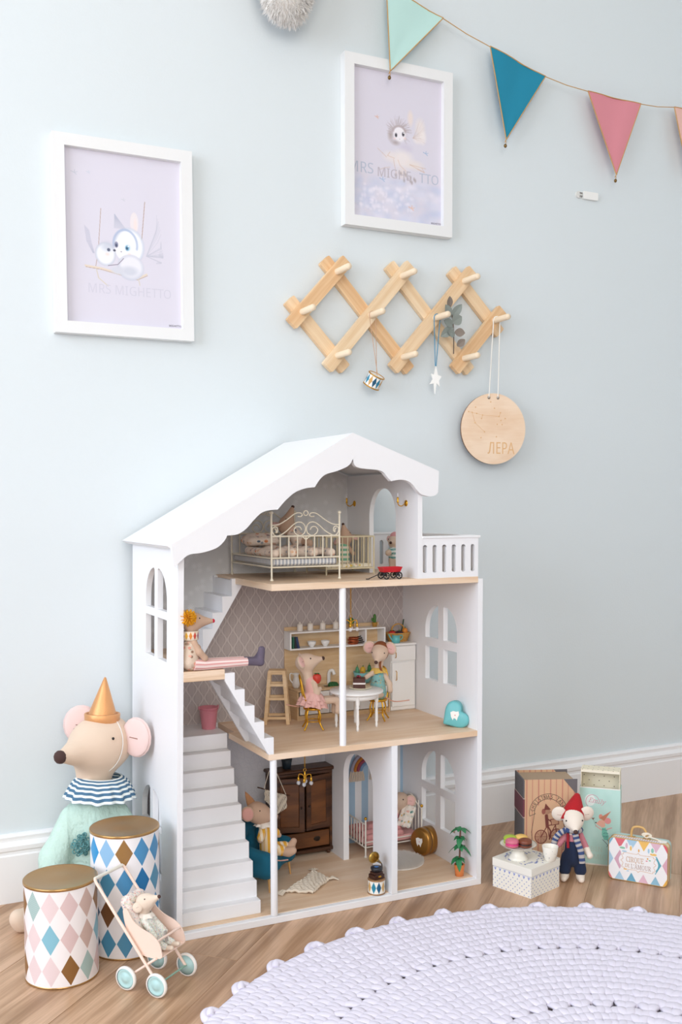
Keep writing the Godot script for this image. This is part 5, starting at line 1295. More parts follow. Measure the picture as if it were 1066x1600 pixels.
func suitcase() -> void:
	var t := thing("toy_suitcase", "pastel diamond-patterned tin toy suitcase with circus lettering and a tan handle", "toy suitcase", Vector3(0.517, 0, 0.385))
	t.basis = Basis(Vector3(0.0622, 0, 0.0872).normalized(), Vector3.UP, Vector3(-0.0872, 0, 0.0622).normalized())
	var W := 0.1075; var H := 0.080; var D := 0.033
	var i := im(384, 288, c("f0eff0"))
	var cols := ["7db4cc", "dc6f7a", "a9cbe0", "efc069", "dfb9c8", "d9626e", "a9cbe0", "d3a9ba", "efeff0", "efeff0", "5aa3b5", "d9a9b8", "dc6f7a", "a9cbe0", "6fa9c4", "dfb9c8", "8fbdd2", "e9b24f"]
	for r in 3:
		for k in 6:
			var ct := Vector2(-4 + k * 78 + (0 if r != 1 else 39) - (39 if r == 1 else 0), r * 144)
			if r == 1: ct.x = -4 + k * 78
			var off := 0.0
			ipoly(i, [ct + Vector2(-36 + off, 0), ct + Vector2(off, -66), ct + Vector2(36 + off, 0), ct + Vector2(off, 66)], c(cols[r * 6 + k]))
	idot(i, Vector2(196, 146), 128, 78, c("f1f0f1")); i.fill_rect(Rect2i(82, 92, 228, 108), c("f1f0f1"))
	for q in [[92, 62, 22, 8, "8fc4a8"], [118, 44, 9, 22, "dfb9c8"], [146, 58, 7, 18, "efc069"], [104, 84, 18, 6, "a9cbe0"], [292, 78, 24, 9, "efc069"], [286, 52, 10, 18, "8fc4b0"], [262, 58, 7, 18, "a9cbe0"], [198, 66, 5, 12, "e0a24a"], [112, 204, 14, 5, "efc069"], [128, 214, 10, 4, "a9cbe0"], [270, 122, 8, 5, "8fc4a8"], [256, 112, 6, 6, "e0a24a"], [250, 128, 8, 3, "d9626e"]]:
		idot(i, Vector2(q[0], q[1]), q[2] + 4, q[3] + 4, c("f1f0f1")); idot(i, Vector2(q[0], q[1]), q[2], q[3], c(q[4]), 0.2)
	var fr := []
	for q in [[196, 84], [180, 94], [104, 92], [98, 104], [86, 106], [96, 132], [82, 146], [96, 162], [88, 190], [104, 194], [110, 204], [180, 202], [196, 214], [212, 202], [286, 206], [292, 194], [306, 190], [296, 164], [310, 148], [296, 134], [306, 106], [292, 104], [288, 94], [212, 96]]: fr.append(Vector2(q[0], q[1]))
	iline(i, spline(fr, 4, true) + [fr[0]], 2.2, c("cf9a6a"))
	var pm := tmat("suitcase_print", i, 0.4)
	var out := rrect(0, 0.0015, W, H, 0.009, 5)
	var s := ms(); prism(s, out, -0.0165, -0.0005); obj("front_shell", s, mat("suitcase_cream", c("ead9bb"), 0.4), t)
	s = ms(); prism(s, rrect(0.0006, 0.0021, W - 0.0006, H - 0.0006, 0.0085, 5), -0.0006, 0.0002, Transform3D.IDENTITY, [], Rect2(0, 0, W, H)); var fp := obj("front_print", s, pm, t)
	s = ms(); prism(s, out, -D, -0.0172); obj("back_shell", s, mat("suitcase_mint", c("b9d3cc"), 0.4), t)
	var gl := mat("gold_seam", c("c7a265"), 0.35, 0.7)
	for z in [-0.0168, -0.001]:
		var ring := []
		for p in rrect(-0.0003, 0.0012, W + 0.0003, H + 0.0003, 0.0093, 5): ring.append(Vector3(p.x, p.y, z))
		s = ms(); tube(s, ring, 0.0009, 6, true); obj("seam_bead", s, gl, t)
	var sp2 := tmat("suitcase_side", lozenge(8, 1, 32, 48, c("f0eff0"), func(x, _y): return c(cols[(x * 5) % 18])), 0.4, Vector3(14, 20, 1))
	s = ms(); bx(s, Vector3(W / 2, H + 0.0002, -0.0088), Vector3(W - 0.022, 0.0008, 0.0125)); obj("top_print", s, sp2, t)
	var tan := mat("handle_tan", c("d6ac6c"), 0.5)
	s = ms(); tube(s, spline([Vector3(0.038, H, -0.0165), Vector3(0.038, H + 0.010, -0.0165), Vector3(0.041, H + 0.0185, -0.0165), Vector3(0.050, H + 0.0215, -0.0165), Vector3(0.060, H + 0.0195, -0.0165), Vector3(0.065, H + 0.011, -0.0165), Vector3(0.066, H, -0.0165)], 4), 0.0022, 10); obj("handle", s, tan, t)
	for x in [0.038, 0.066]:
		s = ms(); bx(s, Vector3(x, H + 0.001, -0.0165), Vector3(0.014, 0.0016, 0.007), 0.0004); obj("handle_plate", s, gl, t)
	s = ms()
	for k in 3: tube(s, spline([Vector3(0.0665, H + 0.004, -0.012), Vector3(0.0625 - k * 0.002, H + 0.0075 + k * 0.0015, -0.010), Vector3(0.068, H + 0.0105 + k * 0.001, -0.014), Vector3(0.0715 + k * 0.0015, H + 0.0075, -0.017), Vector3(0.0665, H + 0.004, -0.012)], 4), 0.0012, 6)
	tube(s, spline([Vector3(0.07, H + 0.006, -0.014), Vector3(0.08, H + 0.0055, -0.012), Vector3(0.092, H + 0.002, -0.012)], 3), 0.0012, 6); obj("tied_cord", s, mat("cream_cord", c("efe3cf"), 0.8), t)
	s = ms(); bx(s, Vector3(0.091, H + 0.0018, -0.014), Vector3(0.016, 0.001, 0.012), 0.0003, Transform3D(Basis(Vector3(0, 0, 1), -0.05), Vector3(0, 0.004, 0))); obj("paper_tag", s, mat("paper_white", c("f2efe8"), 0.8), t)
	var gi := mat("print_bronze", c("c39a72"), 0.7)
	letters("lettering", fp, "CIRQUE", 0.0100, Vector3(0.0485, 0.0425, 0.0003), Basis(Vector3(0, 0, 1), 0.0), gi, "Droid Serif", 0.0002, 0.66)
	letters("lettering", fp, "DE", 0.0066, Vector3(0.0350, 0.0305, 0.0003), Basis.IDENTITY, gi, "Droid Serif", 0.0002, 0.75)
	letters("lettering", fp, "L'AMOUR", 0.0088, Vector3(0.0595, 0.0303, 0.0003), Basis.IDENTITY, mat("print_taupe", c("b5978c"), 0.7), "Droid Serif", 0.0002, 0.68)

func rug() -> void:
	var t := thing("crochet_rug", "round white lilac-tinted chunky crochet rug on the wooden floor", "rug", Vector3(0.066, 0, 0.972))
	var yarn := cloth("rug_cotton", c("e2ddea"), 420.0)
	var s := ms()
	for q in [[0.0, 0.2085], [0.2225, 0.3915], [0.4055, 0.552]]: lathe(s, [[q[0], 0.0005], [q[0], 0.0045], [q[1], 0.0045], [q[1], 0.0005]], Transform3D.IDENTITY, 96)
	obj("backing", s, yarn, t)
	# a stitch: two plump slanted strands lying over each other
	var st := ms()
	for q in [[-1.0, 0.0], [1.0, 0.0]]:
		var sg: float = q[0]
		tube(st, spline([Vector3(sg * 0.40, -0.35, -0.60), Vector3(sg * 0.34, 0.25, -0.40), Vector3(sg * 0.16, 0.42, 0.0), Vector3(sg * 0.02, 0.20, 0.45), Vector3(sg * 0.0, -0.25, 0.60)], 3), [0.10, 0.18, 0.25, 0.29, 0.32, 0.33, 0.33, 0.31, 0.28, 0.24, 0.18, 0.12, 0.08], 7)
	st.generate_normals()
	var mesh := st.commit()
	var xf := []
	var g := RandomNumberGenerator.new(); g.seed = 31
	var rows := 30
	var pitch := 0.0183
	for r in range(0, rows):
		var R := 0.012 + pitch * r
		if R < 0.02: R = 0.02
		var hole := r in [11, 21]
		var n := int(round(TAU * R / 0.0200))
		if hole: n = int(round(TAU * R / 0.0305))
		for k in n:
			var a := TAU * (k + 0.5 * (r % 2)) / n + g.randf_range(-0.02, 0.02) * 0.02 / R
			var p := Vector3(cos(a) * R, 0.0072, sin(a) * R)
			var tang := Vector3(-sin(a), 0, cos(a)); var rad := Vector3(cos(a), 0, sin(a))
			var b := Basis(tang, Vector3.UP, -rad)   # x along the row
			var sx := TAU * R / n * (1.28 if not hole else 0.84)
			b = b * Basis(Vector3.UP, g.randf_range(-0.09, 0.09)) * Basis.from_scale(Vector3(sx, 0.0125 * g.randf_range(0.92, 1.08), pitch * 1.28))
			xf.append(Transform3D(b, p))
	# also the chain that lies on top of each round
	var mm := MultiMesh.new(); mm.transform_format = MultiMesh.TRANSFORM_3D; mm.mesh = mesh; mm.instance_count = xf.size()
	for k in xf.size(): mm.set_instance_transform(k, xf[k])
	var o := MultiMeshInstance3D.new(); o.multimesh = mm; o.material_override = yarn; o.name = "stitches"; t.add_child(o, true); o.set_meta("kind", "stuff")
	var edge := []
	for k in 120:
		var a := TAU * k / 120
		edge.append(Vector3(cos(a) * 0.553, 0.0075, sin(a) * 0.553))
	s = ms(); tube(s, edge, 0.0065, 8, true); obj("border_cord", s, yarn, t)
	# picot loops round the edge
	var pic := ms()
	tube(pic, spline([Vector3(-0.016, 0.006, -0.004), Vector3(-0.013, 0.010, 0.009), Vector3(0.0, 0.012, 0.0155), Vector3(0.013, 0.010, 0.009), Vector3(0.016, 0.006, -0.004)], 4), 0.0068, 8)
	tube(pic, spline([Vector3(-0.010, 0.012, 0.0), Vector3(-0.002, 0.017, 0.007), Vector3(0.009, 0.013, 0.002)], 4), 0.0062, 8)
	pic.generate_normals()
	var pmesh := pic.commit()
	for k in 42:
		var a := TAU * (k + 0.35) / 42
		var l := obj("picot_loop", pmesh, yarn, t)
		l.transform = Transform3D(Basis(Vector3(sin(a), 0, -cos(a)), Vector3.UP, Vector3(cos(a), 0, sin(a))) * Basis(Vector3.UP, g.randf_range(-0.3, 0.3)) * Basis.from_scale(Vector3(g.randf_range(0.75, 0.95), 0.85, 0.9)), Vector3(cos(a), 0, sin(a)) * 0.556)

# ---------------------------------------------------------------- what stands in the doll's house
func inside() -> void:
	kitchen()
	kitchen_small()
	kitchen_mice()
	landing()
	salon()
	nursery()
	attic()

func tubes(called: String, t: Node3D, m: Material, r: float, paths: Array, n := 8) -> MeshInstance3D:
	var s := ms()
	for p in paths: tube(s, p, r, n)
	return obj(called, s, m, t)

func box(called: String, t: Node3D, m: Material, at: Vector3, size: Vector3, b := 0.0004, xf := Transform3D.IDENTITY) -> MeshInstance3D:
	var s := ms(); bx(s, at, size, b, xf); return obj(called, s, m, t)

func turn(called: String, t: Node3D, m: Material, prof: Array, at := Vector3.ZERO, n := 20, b := Basis.IDENTITY) -> MeshInstance3D:
	var s := ms(); lathe(s, prof, Transform3D(b, at), n); return obj(called, s, m, t)

func ball(called: String, t: Node3D, m: Material, at: Vector3, r: Vector3, b := Basis.IDENTITY, n := 12) -> MeshInstance3D:
	var s := ms(); ell(s, at, r, b, n); return obj(called, s, m, t)

const F2 := 0.2885
const F3 := 0.571
const F1 := 0.0128

func kitchen() -> void:
	var ply: Material = M["plywood"]; var white := mat("toy_white", c("f3f2f0"), 0.5); var gold := mat("brass", c("d9a436"), 0.28, 0.9)
	var raw := tmat("raw_birch", woodgrain(128, c("e8cda8"), c("d6b387"), 61, 8.0, 6.0), 0.6, Vector3.ONE * 9.0, true)
	# sink unit with a shelf above
	var t := thing("kitchen_unit", "toy plywood kitchen unit with white doors, sink and an open white shelf above", "kitchen unit", Vector3(0.1145, F2, 0.055))
	for x in [-0.099, 0.099]: box("side_panel", t, raw, Vector3(x, 0.0275, 0), Vector3(0.003, 0.055, 0.057))
	box("back_board", t, raw, Vector3(0, 0.0875, -0.0268), Vector3(0.208, 0.1745, 0.0025))
	var s := ms(); panel(s, rect(-0.1005, -0.0285, 0.1005, 0.030), [rect(-0.034, -0.016, 0.012, 0.014)], [-0.01], 0.0555, 0.0585, flat(0)); obj("worktop", s, raw, t)
	box("sink", t, mat("sink_black", c("2d2a2a"), 0.35), Vector3(-0.011, 0.051, -0.001), Vector3(0.046, 0.003, 0.030))
	box("plinth", t, raw, Vector3(0, 0.0045, 0.024), Vector3(0.196, 0.009, 0.003))
	for k in 3: box("door", t, white, Vector3(-0.064 + k * 0.064, 0.0325, 0.0275), Vector3(0.0625, 0.043, 0.003), 0.0005)
	for y in [0.1345, 0.1665]: box("shelf_board", t, white, Vector3(-0.001, y, -0.0105), Vector3(0.208, 0.003, 0.031))
	for x in [-0.1035, 0.059, 0.1015]: box("shelf_side", t, white, Vector3(x, 0.1505, -0.0105), Vector3(0.003, 0.029, 0.031))
	tubes("tap", t, white, 0.0036, [spline([Vector3(-0.012, 0.0585, -0.019), Vector3(-0.012, 0.076, -0.019), Vector3(-0.0105, 0.0835, -0.017), Vector3(-0.006, 0.0845, -0.014), Vector3(-0.0035, 0.077, -0.012)], 4)])
	# cupboard
	t = thing("kitchen_cupboard", "white toy kitchen cupboard with one drawer, one door and brass handles", "cupboard", Vector3(0.2465, F2, 0.054))
	box("carcass", t, white, Vector3(0, 0.0665, -0.0015), Vector3(0.056, 0.130, 0.054))
	box("plinth", t, white, Vector3(0, 0.003, -0.003), Vector3(0.056, 0.006, 0.051))
	box("top_board", t, white, Vector3(0, 0.1338, 0.0), Vector3(0.0585, 0.004, 0.061), 0.0008)
	var dr := box("drawer", t, white, Vector3(0, 0.1155, 0.027), Vector3(0.0545, 0.029, 0.004), 0.0006)
	var dd := box("door", t, white, Vector3(0.0265, 0.0535, 0.0018), Vector3(0.0535, 0.089, 0.0035), 0.0006, Transform3D(Basis(Vector3.UP, 0.05), Vector3(-0.0268, 0, 0.0265)))
	for q in [[-0.020, 0.1135, dr, 0.011], [-0.0185, 0.072, dd, 0.019]]:
		tubes("handle", q[2], gold, 0.0008, [[Vector3(q[0], q[1] - q[3] / 2, 0.030), Vector3(q[0], q[1] - q[3] / 2.4, 0.0335), Vector3(q[0], q[1] + q[3] / 2.4, 0.0335), Vector3(q[0], q[1] + q[3] / 2, 0.030)]])
	# step stool
	t = thing("toy_ladder", "tall unpainted wooden toy step stool with splayed legs beside the kitchen unit", "step stool", Vector3(-0.0245, F2, 0.0763), -26.6)
	var legs := []
	for q in [[-1, 1], [1, 1], [1, -1], [-1, -1]]:
		var a := Vector3(q[0] * 0.0215, 0, q[1] * 0.0175); var b := Vector3(q[0] * 0.0135, 0.099, q[1] * 0.010)
		legs.append([a, b])
		s = ms(); tube(s, [a, b], 0.0046, 4); obj("leg", s, raw, t)
	for y in [0.012, 0.048, 0.074, 0.096]:
		var v: float = y / 0.099
		for k in 4:
			var A: Vector3 = legs[k][0].lerp(legs[k][1], v); var B: Vector3 = legs[(k + 1) % 4][0].lerp(legs[(k + 1) % 4][1], v)
			if (k % 2) and y == 0.074: continue
			s = ms(); tube(s, [A, B], 0.0033, 4); obj("rung", s, raw, t)
	box("step", t, raw, Vector3(0, 0.1, 0), Vector3(0.032, 0.003, 0.025))
	# table
	t = thing("toy_table", "round white toy table with turned legs in the dollhouse kitchen", "table", Vector3(0.0925, F2, 0.178), 22.0)
	turn("table_top", t, white, [[0, 0.0655], [0.0485, 0.0655], [0.0502, 0.067], [0.0502, 0.0688], [0.0490, 0.0702], [0, 0.0702]], Vector3.ZERO, 48)
	turn("apron", t, white, [[0.038, 0.056], [0.040, 0.056], [0.040, 0.0656], [0.038, 0.0656]], Vector3.ZERO, 32)
	for k in 4:
		var a := PI / 4 + k * PI / 2
		turn("leg", t, white, [[0, 0], [0.0022, 0], [0.0026, 0.006], [0.0018, 0.008], [0.003, 0.013], [0.0026, 0.03], [0.0024, 0.04], [0.0036, 0.043], [0.0026, 0.046], [0.0038, 0.049], [0.0038, 0.066]], Vector3(cos(a) * 0.0375, 0, sin(a) * 0.0375), 12)
	# bentwood chairs
	t = thing("toy_chair", "golden bentwood toy chair that the mouse in the pink tutu sits on", "chair", Vector3(0.012, F2, 0.160), 72.0, "golden toy chairs")
	turn("seat", t, gold, [[0, 0.0375], [0.0165, 0.0375], [0.018, 0.039], [0.018, 0.0408], [0.0165, 0.0420], [0, 0.0416]], Vector3.ZERO, 28)
	for q in [[-1, 1], [1, 1], [1, -1], [-1, -1]]:
		tubes("leg", t, gold, 0.0016, [spline([Vector3(q[0] * 0.010, 0.038, q[1] * 0.010), Vector3(q[0] * 0.0125, 0.026, q[1] * 0.0125), Vector3(q[0] * 0.0115, 0.014, q[1] * 0.0115), Vector3(q[0] * 0.0175, 0.0015, q[1] * 0.0175)], 4)])
	var ring := []
	for k in 20: ring.append(Vector3(cos(TAU * k / 20) * 0.0150, 0.0165, sin(TAU * k / 20) * 0.0150))
	s = ms(); tube(s, ring, 0.001, 6, true); obj("stretcher", s, gold, t)
	tubes("back_hoop", t, gold, 0.0015, [spline([Vector3(-0.0155, 0.040, -0.009), Vector3(-0.0165, 0.070, -0.0185), Vector3(-0.011, 0.095, -0.0235), Vector3(0, 0.101, -0.0245), Vector3(0.011, 0.095, -0.0235), Vector3(0.0165, 0.070, -0.0185), Vector3(0.0155, 0.040, -0.009)], 5)])
	tubes("inner_hoop", t, gold, 0.001, [spline([Vector3(-0.007, 0.041, -0.0155), Vector3(-0.0075, 0.068, -0.020), Vector3(0, 0.083, -0.0225), Vector3(0.0075, 0.068, -0.020), Vector3(0.007, 0.041, -0.0155)], 4)])
	copy(t, Vector3(0.157, F2, 0.141), -40.0, "golden bentwood toy chair that the mouse in the teal dress sits on")
	# chandeliers
	chandelier("small golden chandelier with clear bulbs hanging over the round kitchen table", Vector3(0.0705, 0.558, 0.2), 0.056)
	chandelier("small golden chandelier with clear bulbs hanging in front of the dark wardrobe", Vector3(-0.0225, 0.2785, 0.2), 0.050)

func chandelier(label: String, top: Vector3, chain: float) -> void:
	var gold: Material = M["brass"]
	var glass := mat("bulb_glass", Color(0.96, 0.97, 0.99, 0.35), 0.05); glass.transparency = BaseMaterial3D.TRANSPARENCY_ALPHA
	var t := thing("toy_chandelier", label, "chandelier", top, 15.0, "golden toy chandeliers")
	var s := ms()
	var n := int(chain / 0.0032)
	for k in n:
		var ring := []
		for j in 8:
			var a := TAU * j / 8
			ring.append(Vector3(cos(a) * 0.0011 if k % 2 else 0.0, -0.0016 - k * 0.0032 + sin(a) * 0.0021, 0.0 if k % 2 else cos(a) * 0.0011))
		tube(s, ring, 0.0004, 4, true)
	obj("chain", s, gold, t)
	var y := -chain - 0.003
	var r2 := []
	for j in 12: r2.append(Vector3(cos(TAU * j / 12) * 0.003, y + sin(TAU * j / 12) * 0.003, 0))
	s = ms(); tube(s, r2, 0.0006, 5, true); obj("ring", s, gold, t)
	turn("stem", t, gold, [[0, y - 0.022], [0.0018, y - 0.021], [0.0024, y - 0.018], [0.0016, y - 0.015], [0.0026, y - 0.012], [0.0015, y - 0.009], [0.0014, y - 0.003], [0, y - 0.002]], Vector3.ZERO, 12)
	for k in 4:
		var a := PI / 4 + k * PI / 2
		var d := Vector3(cos(a), 0, sin(a))
		var arm := tubes("arm", t, gold, 0.0009, [spline([Vector3(0, y - 0.013, 0), d * 0.005 + Vector3(0, y - 0.008, 0), d * 0.0105 + Vector3(0, y - 0.008, 0), d * 0.0115 + Vector3(0, y - 0.014, 0)], 4)])
		turn("socket", arm, gold, [[0.0012, y - 0.020], [0.0026, y - 0.019], [0.0016, y - 0.0165], [0.002, y - 0.014], [0, y - 0.013]], d * 0.0115, 10)
		ball("bulb", arm, glass, d * 0.0115 + Vector3(0, y - 0.0235, 0), Vector3(0.0036, 0.0042, 0.0036))

func kitchen_small() -> void:
	var cream := mat("cream_ceramic", c("efe8de"), 0.4); var wht := mat("white_ceramic", c("f5f4f1"), 0.3)
	var t: Node3D
	var i := 0
	for x in [0.0366, 0.0585, 0.0853, 0.1138]:
		if i == 0:
			t = thing("toy_jar", "cream lidded toy jar on the kitchen shelf, leftmost in the row", "jar", Vector3(x, F2 + 0.168, 0.045), 0.0, "cream jars on the kitchen shelf")
			turn("jar_body", t, cream, [[0, 0], [0.0052, 0], [0.0056, 0.001], [0.0056, 0.0105], [0.005, 0.0115], [0, 0.0115]])
			turn("lid", t, cream, [[0, 0.0113], [0.0056, 0.0113], [0.0056, 0.0128], [0.003, 0.0145], [0.0012, 0.0155], [0.0014, 0.0175], [0, 0.0185]])
		else: copy(t, Vector3(x, F2 + 0.168, 0.045), i * 30.0, ["", "cream lidded toy jar on the kitchen shelf, second from the left", "cream lidded toy jar on the kitchen shelf, third from the left", "cream lidded toy jar on the kitchen shelf, nearest the white column"][i])
		i += 1
	for k in 3:
		t = thing("toy_book", ["dark green toy book standing in the kitchen shelf", "black toy book in the kitchen shelf between the other two", "navy toy book leaning in the kitchen shelf"][k], "book", Vector3(0.0172 + 0.0058 * k, F2 + 0.136, 0.050), 0.0, "toy books in the kitchen shelf")
		if k > 0: t.rotation_degrees.z = 6.0 * k
		box("cover", t, mat("book_%d" % k, c(["1f5a43", "22262c", "2c3d66"][k]), 0.5), Vector3(0, 0.0115, 0), Vector3(0.0046, 0.023, 0.016))
		box("pages", t, mat("book_pages", c("e8dfcf"), 0.8), Vector3(0, 0.0117, -0.0006), Vector3(0.0034, 0.0228, 0.0152), 0.0)
	for k in 2:
		t = thing("toy_bowl", ["tiny white bowl on the kitchen shelf nearer the books", "tiny white bowl on the kitchen shelf nearer the white column"][k], "bowl", Vector3([0.0595, 0.0885][k], F2 + 0.136, 0.05), 0.0, "white toy bowls")
		turn("bowl", t, wht, [[0, 0], [0.004, 0], [0.0042, 0.0018], [0.0075, 0.0055], [0.0088, 0.0112], [0.0082, 0.0114], [0.0068, 0.006], [0.0035, 0.0025], [0, 0.0022]], Vector3.ZERO, 24)
	for k in 4:   # copper pans, nested, with black handles
		t = thing("copper_pan", ["copper toy pan at the bottom of the pile on the kitchen shelf", "copper toy pan second from the bottom of the pile on the shelf", "copper toy pan third from the bottom of the pile on the shelf", "copper toy pan on top of the pile on the kitchen shelf"][k], "pan", Vector3(0.1505 + 0.002 * (k % 2), F2 + 0.136 + 0.0034 * k, 0.047), 12.0 * k - 15.0, "copper toy pans")
		turn("pan", t, mat("copper", c("b8633f"), 0.35, 0.8), [[0, 0], [0.0095, 0], [0.0108, 0.003], [0.0104, 0.003], [0.009, 0.0008], [0, 0.0008]])
		tubes("handle", t, mat("handle_black", c("2a2423"), 0.5), 0.0012, [[Vector3(0.0105, 0.0025, 0), Vector3(0.026, 0.0045, 0.001)]])
	var green := mat("cactus_green", c("4f7f3f"), 0.7); var terra := mat("terracotta", c("c9793f"), 0.7)
	for k in 2:
		t = thing("toy_cactus", ["tall green toy cactus in an ochre pot on the kitchen shelf", "round green toy cactus on the kitchen shelf behind the chandelier"][k], "cactus", Vector3([0.2005, 0.1475][k], F2 + 0.168, 0.045), 0.0, "toy cacti")
		turn("pot", t, mat("ochre_pot", c("b98a3a"), 0.6), [[0, 0], [0.0045, 0], [0.0056, 0.007], [0.0056, 0.0085], [0, 0.008]])
		if k == 0:
			turn("stem", t, green, [[0, 0.008], [0.003, 0.008], [0.0033, 0.016], [0.003, 0.022], [0.0015, 0.025], [0, 0.0255]])
			tubes("branch", t, green, 0.0018, [spline([Vector3(0.002, 0.012, 0.001), Vector3(-0.006, 0.0125, 0.002), Vector3(-0.0062, 0.018, 0.002)], 4)])
		else: ball("stem", t, green, Vector3(0, 0.0135, 0), Vector3(0.0062, 0.0075, 0.0062))
	# basket of vegetables on the cupboard
	var B := Vector3(0.2515, F2 + 0.1358, 0.048)
	t = thing("wicker_basket", "small wicker basket of vegetables on the white toy cupboard", "basket", B)
	var wick := mat("wicker", c("cf9d55"), 0.7)
	var s := ms()
	for k in 7:
		var ring := []
		var y := 0.0015 + k * 0.0026; var r := lerpf(0.0175, 0.0235, k / 6.0)
		for j in 40: ring.append(Vector3(cos(TAU * j / 40) * r * 1.08, y, sin(TAU * j / 40) * r * 0.82) * 1.0 + Vector3(cos(TAU * j / 40), 0, sin(TAU * j / 40)) * (0.0008 if (j + k) % 2 else -0.0008))
		tube(s, ring, 0.0015, 6, true)
	lathe(s, [[0, 0.0005], [0.0175, 0.0008], [0.0225, 0.018], [0.021, 0.018], [0.016, 0.002], [0, 0.002]], Transform3D(Basis.from_scale(Vector3(1.05, 1, 0.8)), Vector3.ZERO), 24)
	obj("woven_side", s, wick, t)
	s = ms()
	for k in 3: tube(s, spline([Vector3(-0.015, 0.017, 0.002 * k - 0.002), Vector3(-0.012, 0.030, 0.001 * k), Vector3(0, 0.0355, 0.001 * k), Vector3(0.012, 0.030, 0.001 * k), Vector3(0.015, 0.017, 0.002 * k - 0.002)], 4), 0.0012, 5)
	obj("handle", s, wick, t)
	veg("toy_tomato", "red toy tomato with green leaves in the wicker basket", "tomato", B + Vector3(-0.0145, 0.016, 0.003), c("c8322b"), Vector3(0.0075, 0.0075, 0.0075), true)
	veg("toy_carrot", "orange toy carrot leaning in the wicker basket", "carrot", B + Vector3(0.0145, 0.019, 0.004), c("e08a2c"), Vector3(0.006, 0.0085, 0.006), false)
	veg("toy_aubergine", "dark purple toy aubergine in the middle of the wicker basket", "aubergine", B + Vector3(0.0, 0.016, 0.006), c("3b2230"), Vector3(0.0095, 0.006, 0.0065), false)
	t = thing("toy_leek", "dark green toy leek sticking up out of the wicker basket", "leek", B + Vector3(0.011, 0.014, -0.006))
	tubes("stalk", t, mat("leek_green", c("35503a"), 0.7), 0.0014, [[Vector3(0, 0, 0), Vector3(0.006, 0.02, -0.002), Vector3(0.008, 0.029, -0.003)]])
	# watering can
	t = thing("toy_watering_can", "turquoise toy watering can in front of the wicker basket", "watering can", Vector3(0.2365, F2 + 0.1358, 0.068))
	var tq := mat("turquoise_enamel", c("67bcbc"), 0.35)
	turn("can", t, tq, [[0, 0], [0.0085, 0], [0.0078, 0.0155], [0.0072, 0.0155], [0.0078, 0.001], [0, 0.001]])
	tubes("spout", t, tq, 0.0013, [[Vector3(-0.007, 0.004, 0), Vector3(-0.0135, 0.0125, 0), Vector3(-0.0165, 0.018, 0)]])
	tubes("handle", t, tq, 0.0011, [spline([Vector3(0.0075, 0.013, 0), Vector3(0.0135, 0.0145, 0), Vector3(0.0145, 0.009, 0), Vector3(0.008, 0.004, 0)], 4)])
	# on the worktop
	var wt := F2 + 0.0588
	t = thing("toy_jug", "white toy jug with a big handle on the worktop behind the pink mouse", "jug", Vector3(0.0235, wt, 0.055))
	turn("jug", t, wht, [[0, 0], [0.005, 0], [0.0075, 0.006], [0.0078, 0.012], [0.005, 0.02], [0.0045, 0.025], [0.0062, 0.029], [0.0056, 0.029], [0.004, 0.024], [0, 0.02]])
	tubes("handle", t, wht, 0.0013, [spline([Vector3(-0.0045, 0.027, 0), Vector3(-0.012, 0.029, 0), Vector3(-0.0125, 0.018, 0), Vector3(-0.007, 0.010, 0)], 4)])
	t = thing("toy_cabbage", "dark green toy cabbage lying at the sink", "cabbage", Vector3(0.1035, F2 + 0.0525, 0.054))
	s = ms()
	for k in 9:
		var a := TAU * k / 9
		ell(s, Vector3(cos(a) * 0.0055, 0.0058, sin(a) * 0.0055), Vector3(0.0052, 0.006, 0.0036), Basis(Vector3.UP, -a), 10)
	ell(s, Vector3(0, 0.0062, 0), Vector3(0.0068, 0.0062, 0.0068)); obj("head", s, mat("cabbage_green", c("2f6a3a"), 0.7), t)
	t = thing("toy_basin", "turquoise toy bowl heaped with vegetables on the worktop", "bowl", Vector3(0.170, wt, 0.056))
	turn("bowl", t, mat("turquoise_pale", c("7fbfc2"), 0.4), [[0, 0], [0.011, 0], [0.0125, 0.003], [0.0195, 0.014], [0.021, 0.0215], [0.0203, 0.0215], [0.018, 0.014], [0.011, 0.004], [0, 0.0035]], Vector3.ZERO, 28)
	var bb := Vector3(0.170, wt, 0.056)
	veg("toy_cucumber", "green toy cucumber standing in the turquoise bowl", "cucumber", bb + Vector3(-0.013, 0.020, -0.003), c("4f9a72"), Vector3(0.0042, 0.013, 0.0042), false)
	veg("toy_pepper", "yellow toy pepper in the turquoise bowl", "pepper", bb + Vector3(-0.001, 0.023, -0.002), c("dfb03a"), Vector3(0.0058, 0.009, 0.0055), false)
	veg("toy_orange", "orange toy fruit in the turquoise bowl", "orange", bb + Vector3(-0.008, 0.017, 0.007), c("e0823a"), Vector3(0.0055, 0.0052, 0.0055), false)
	veg("toy_lettuce", "pale green toy lettuce in the turquoise bowl", "lettuce", bb + Vector3(0.006, 0.016, 0.006), c("a9c79a"), Vector3(0.0075, 0.006, 0.0065), false)
	veg("toy_courgette", "dark green toy courgette at the right of the turquoise bowl", "courgette", bb + Vector3(0.0125, 0.022, 0.0), c("2f7a45"), Vector3(0.0042, 0.0135, 0.0042), false)
	# cake
	t = thing("cake_plate", "cream toy plate with a wavy rim under the chocolate cake", "plate", Vector3(0.103, F2 + 0.0703, 0.174))
	turn("plate", t, mat("cream_plate", c("f0e6c9"), 0.35), [[0, 0], [0.012, 0], [0.0195, 0.0022], [0.021, 0.003], [0.0205, 0.0036], [0.012, 0.0012], [0, 0.0012]], Vector3.ZERO, 32)
	t = thing("toy_cake", "square chocolate toy cake with cream layer and berries on the kitchen table", "cake", Vector3(0.1005, F2 + 0.0717, 0.174), -26.0)
	var ch := mat("chocolate", c("4a241c"), 0.35)
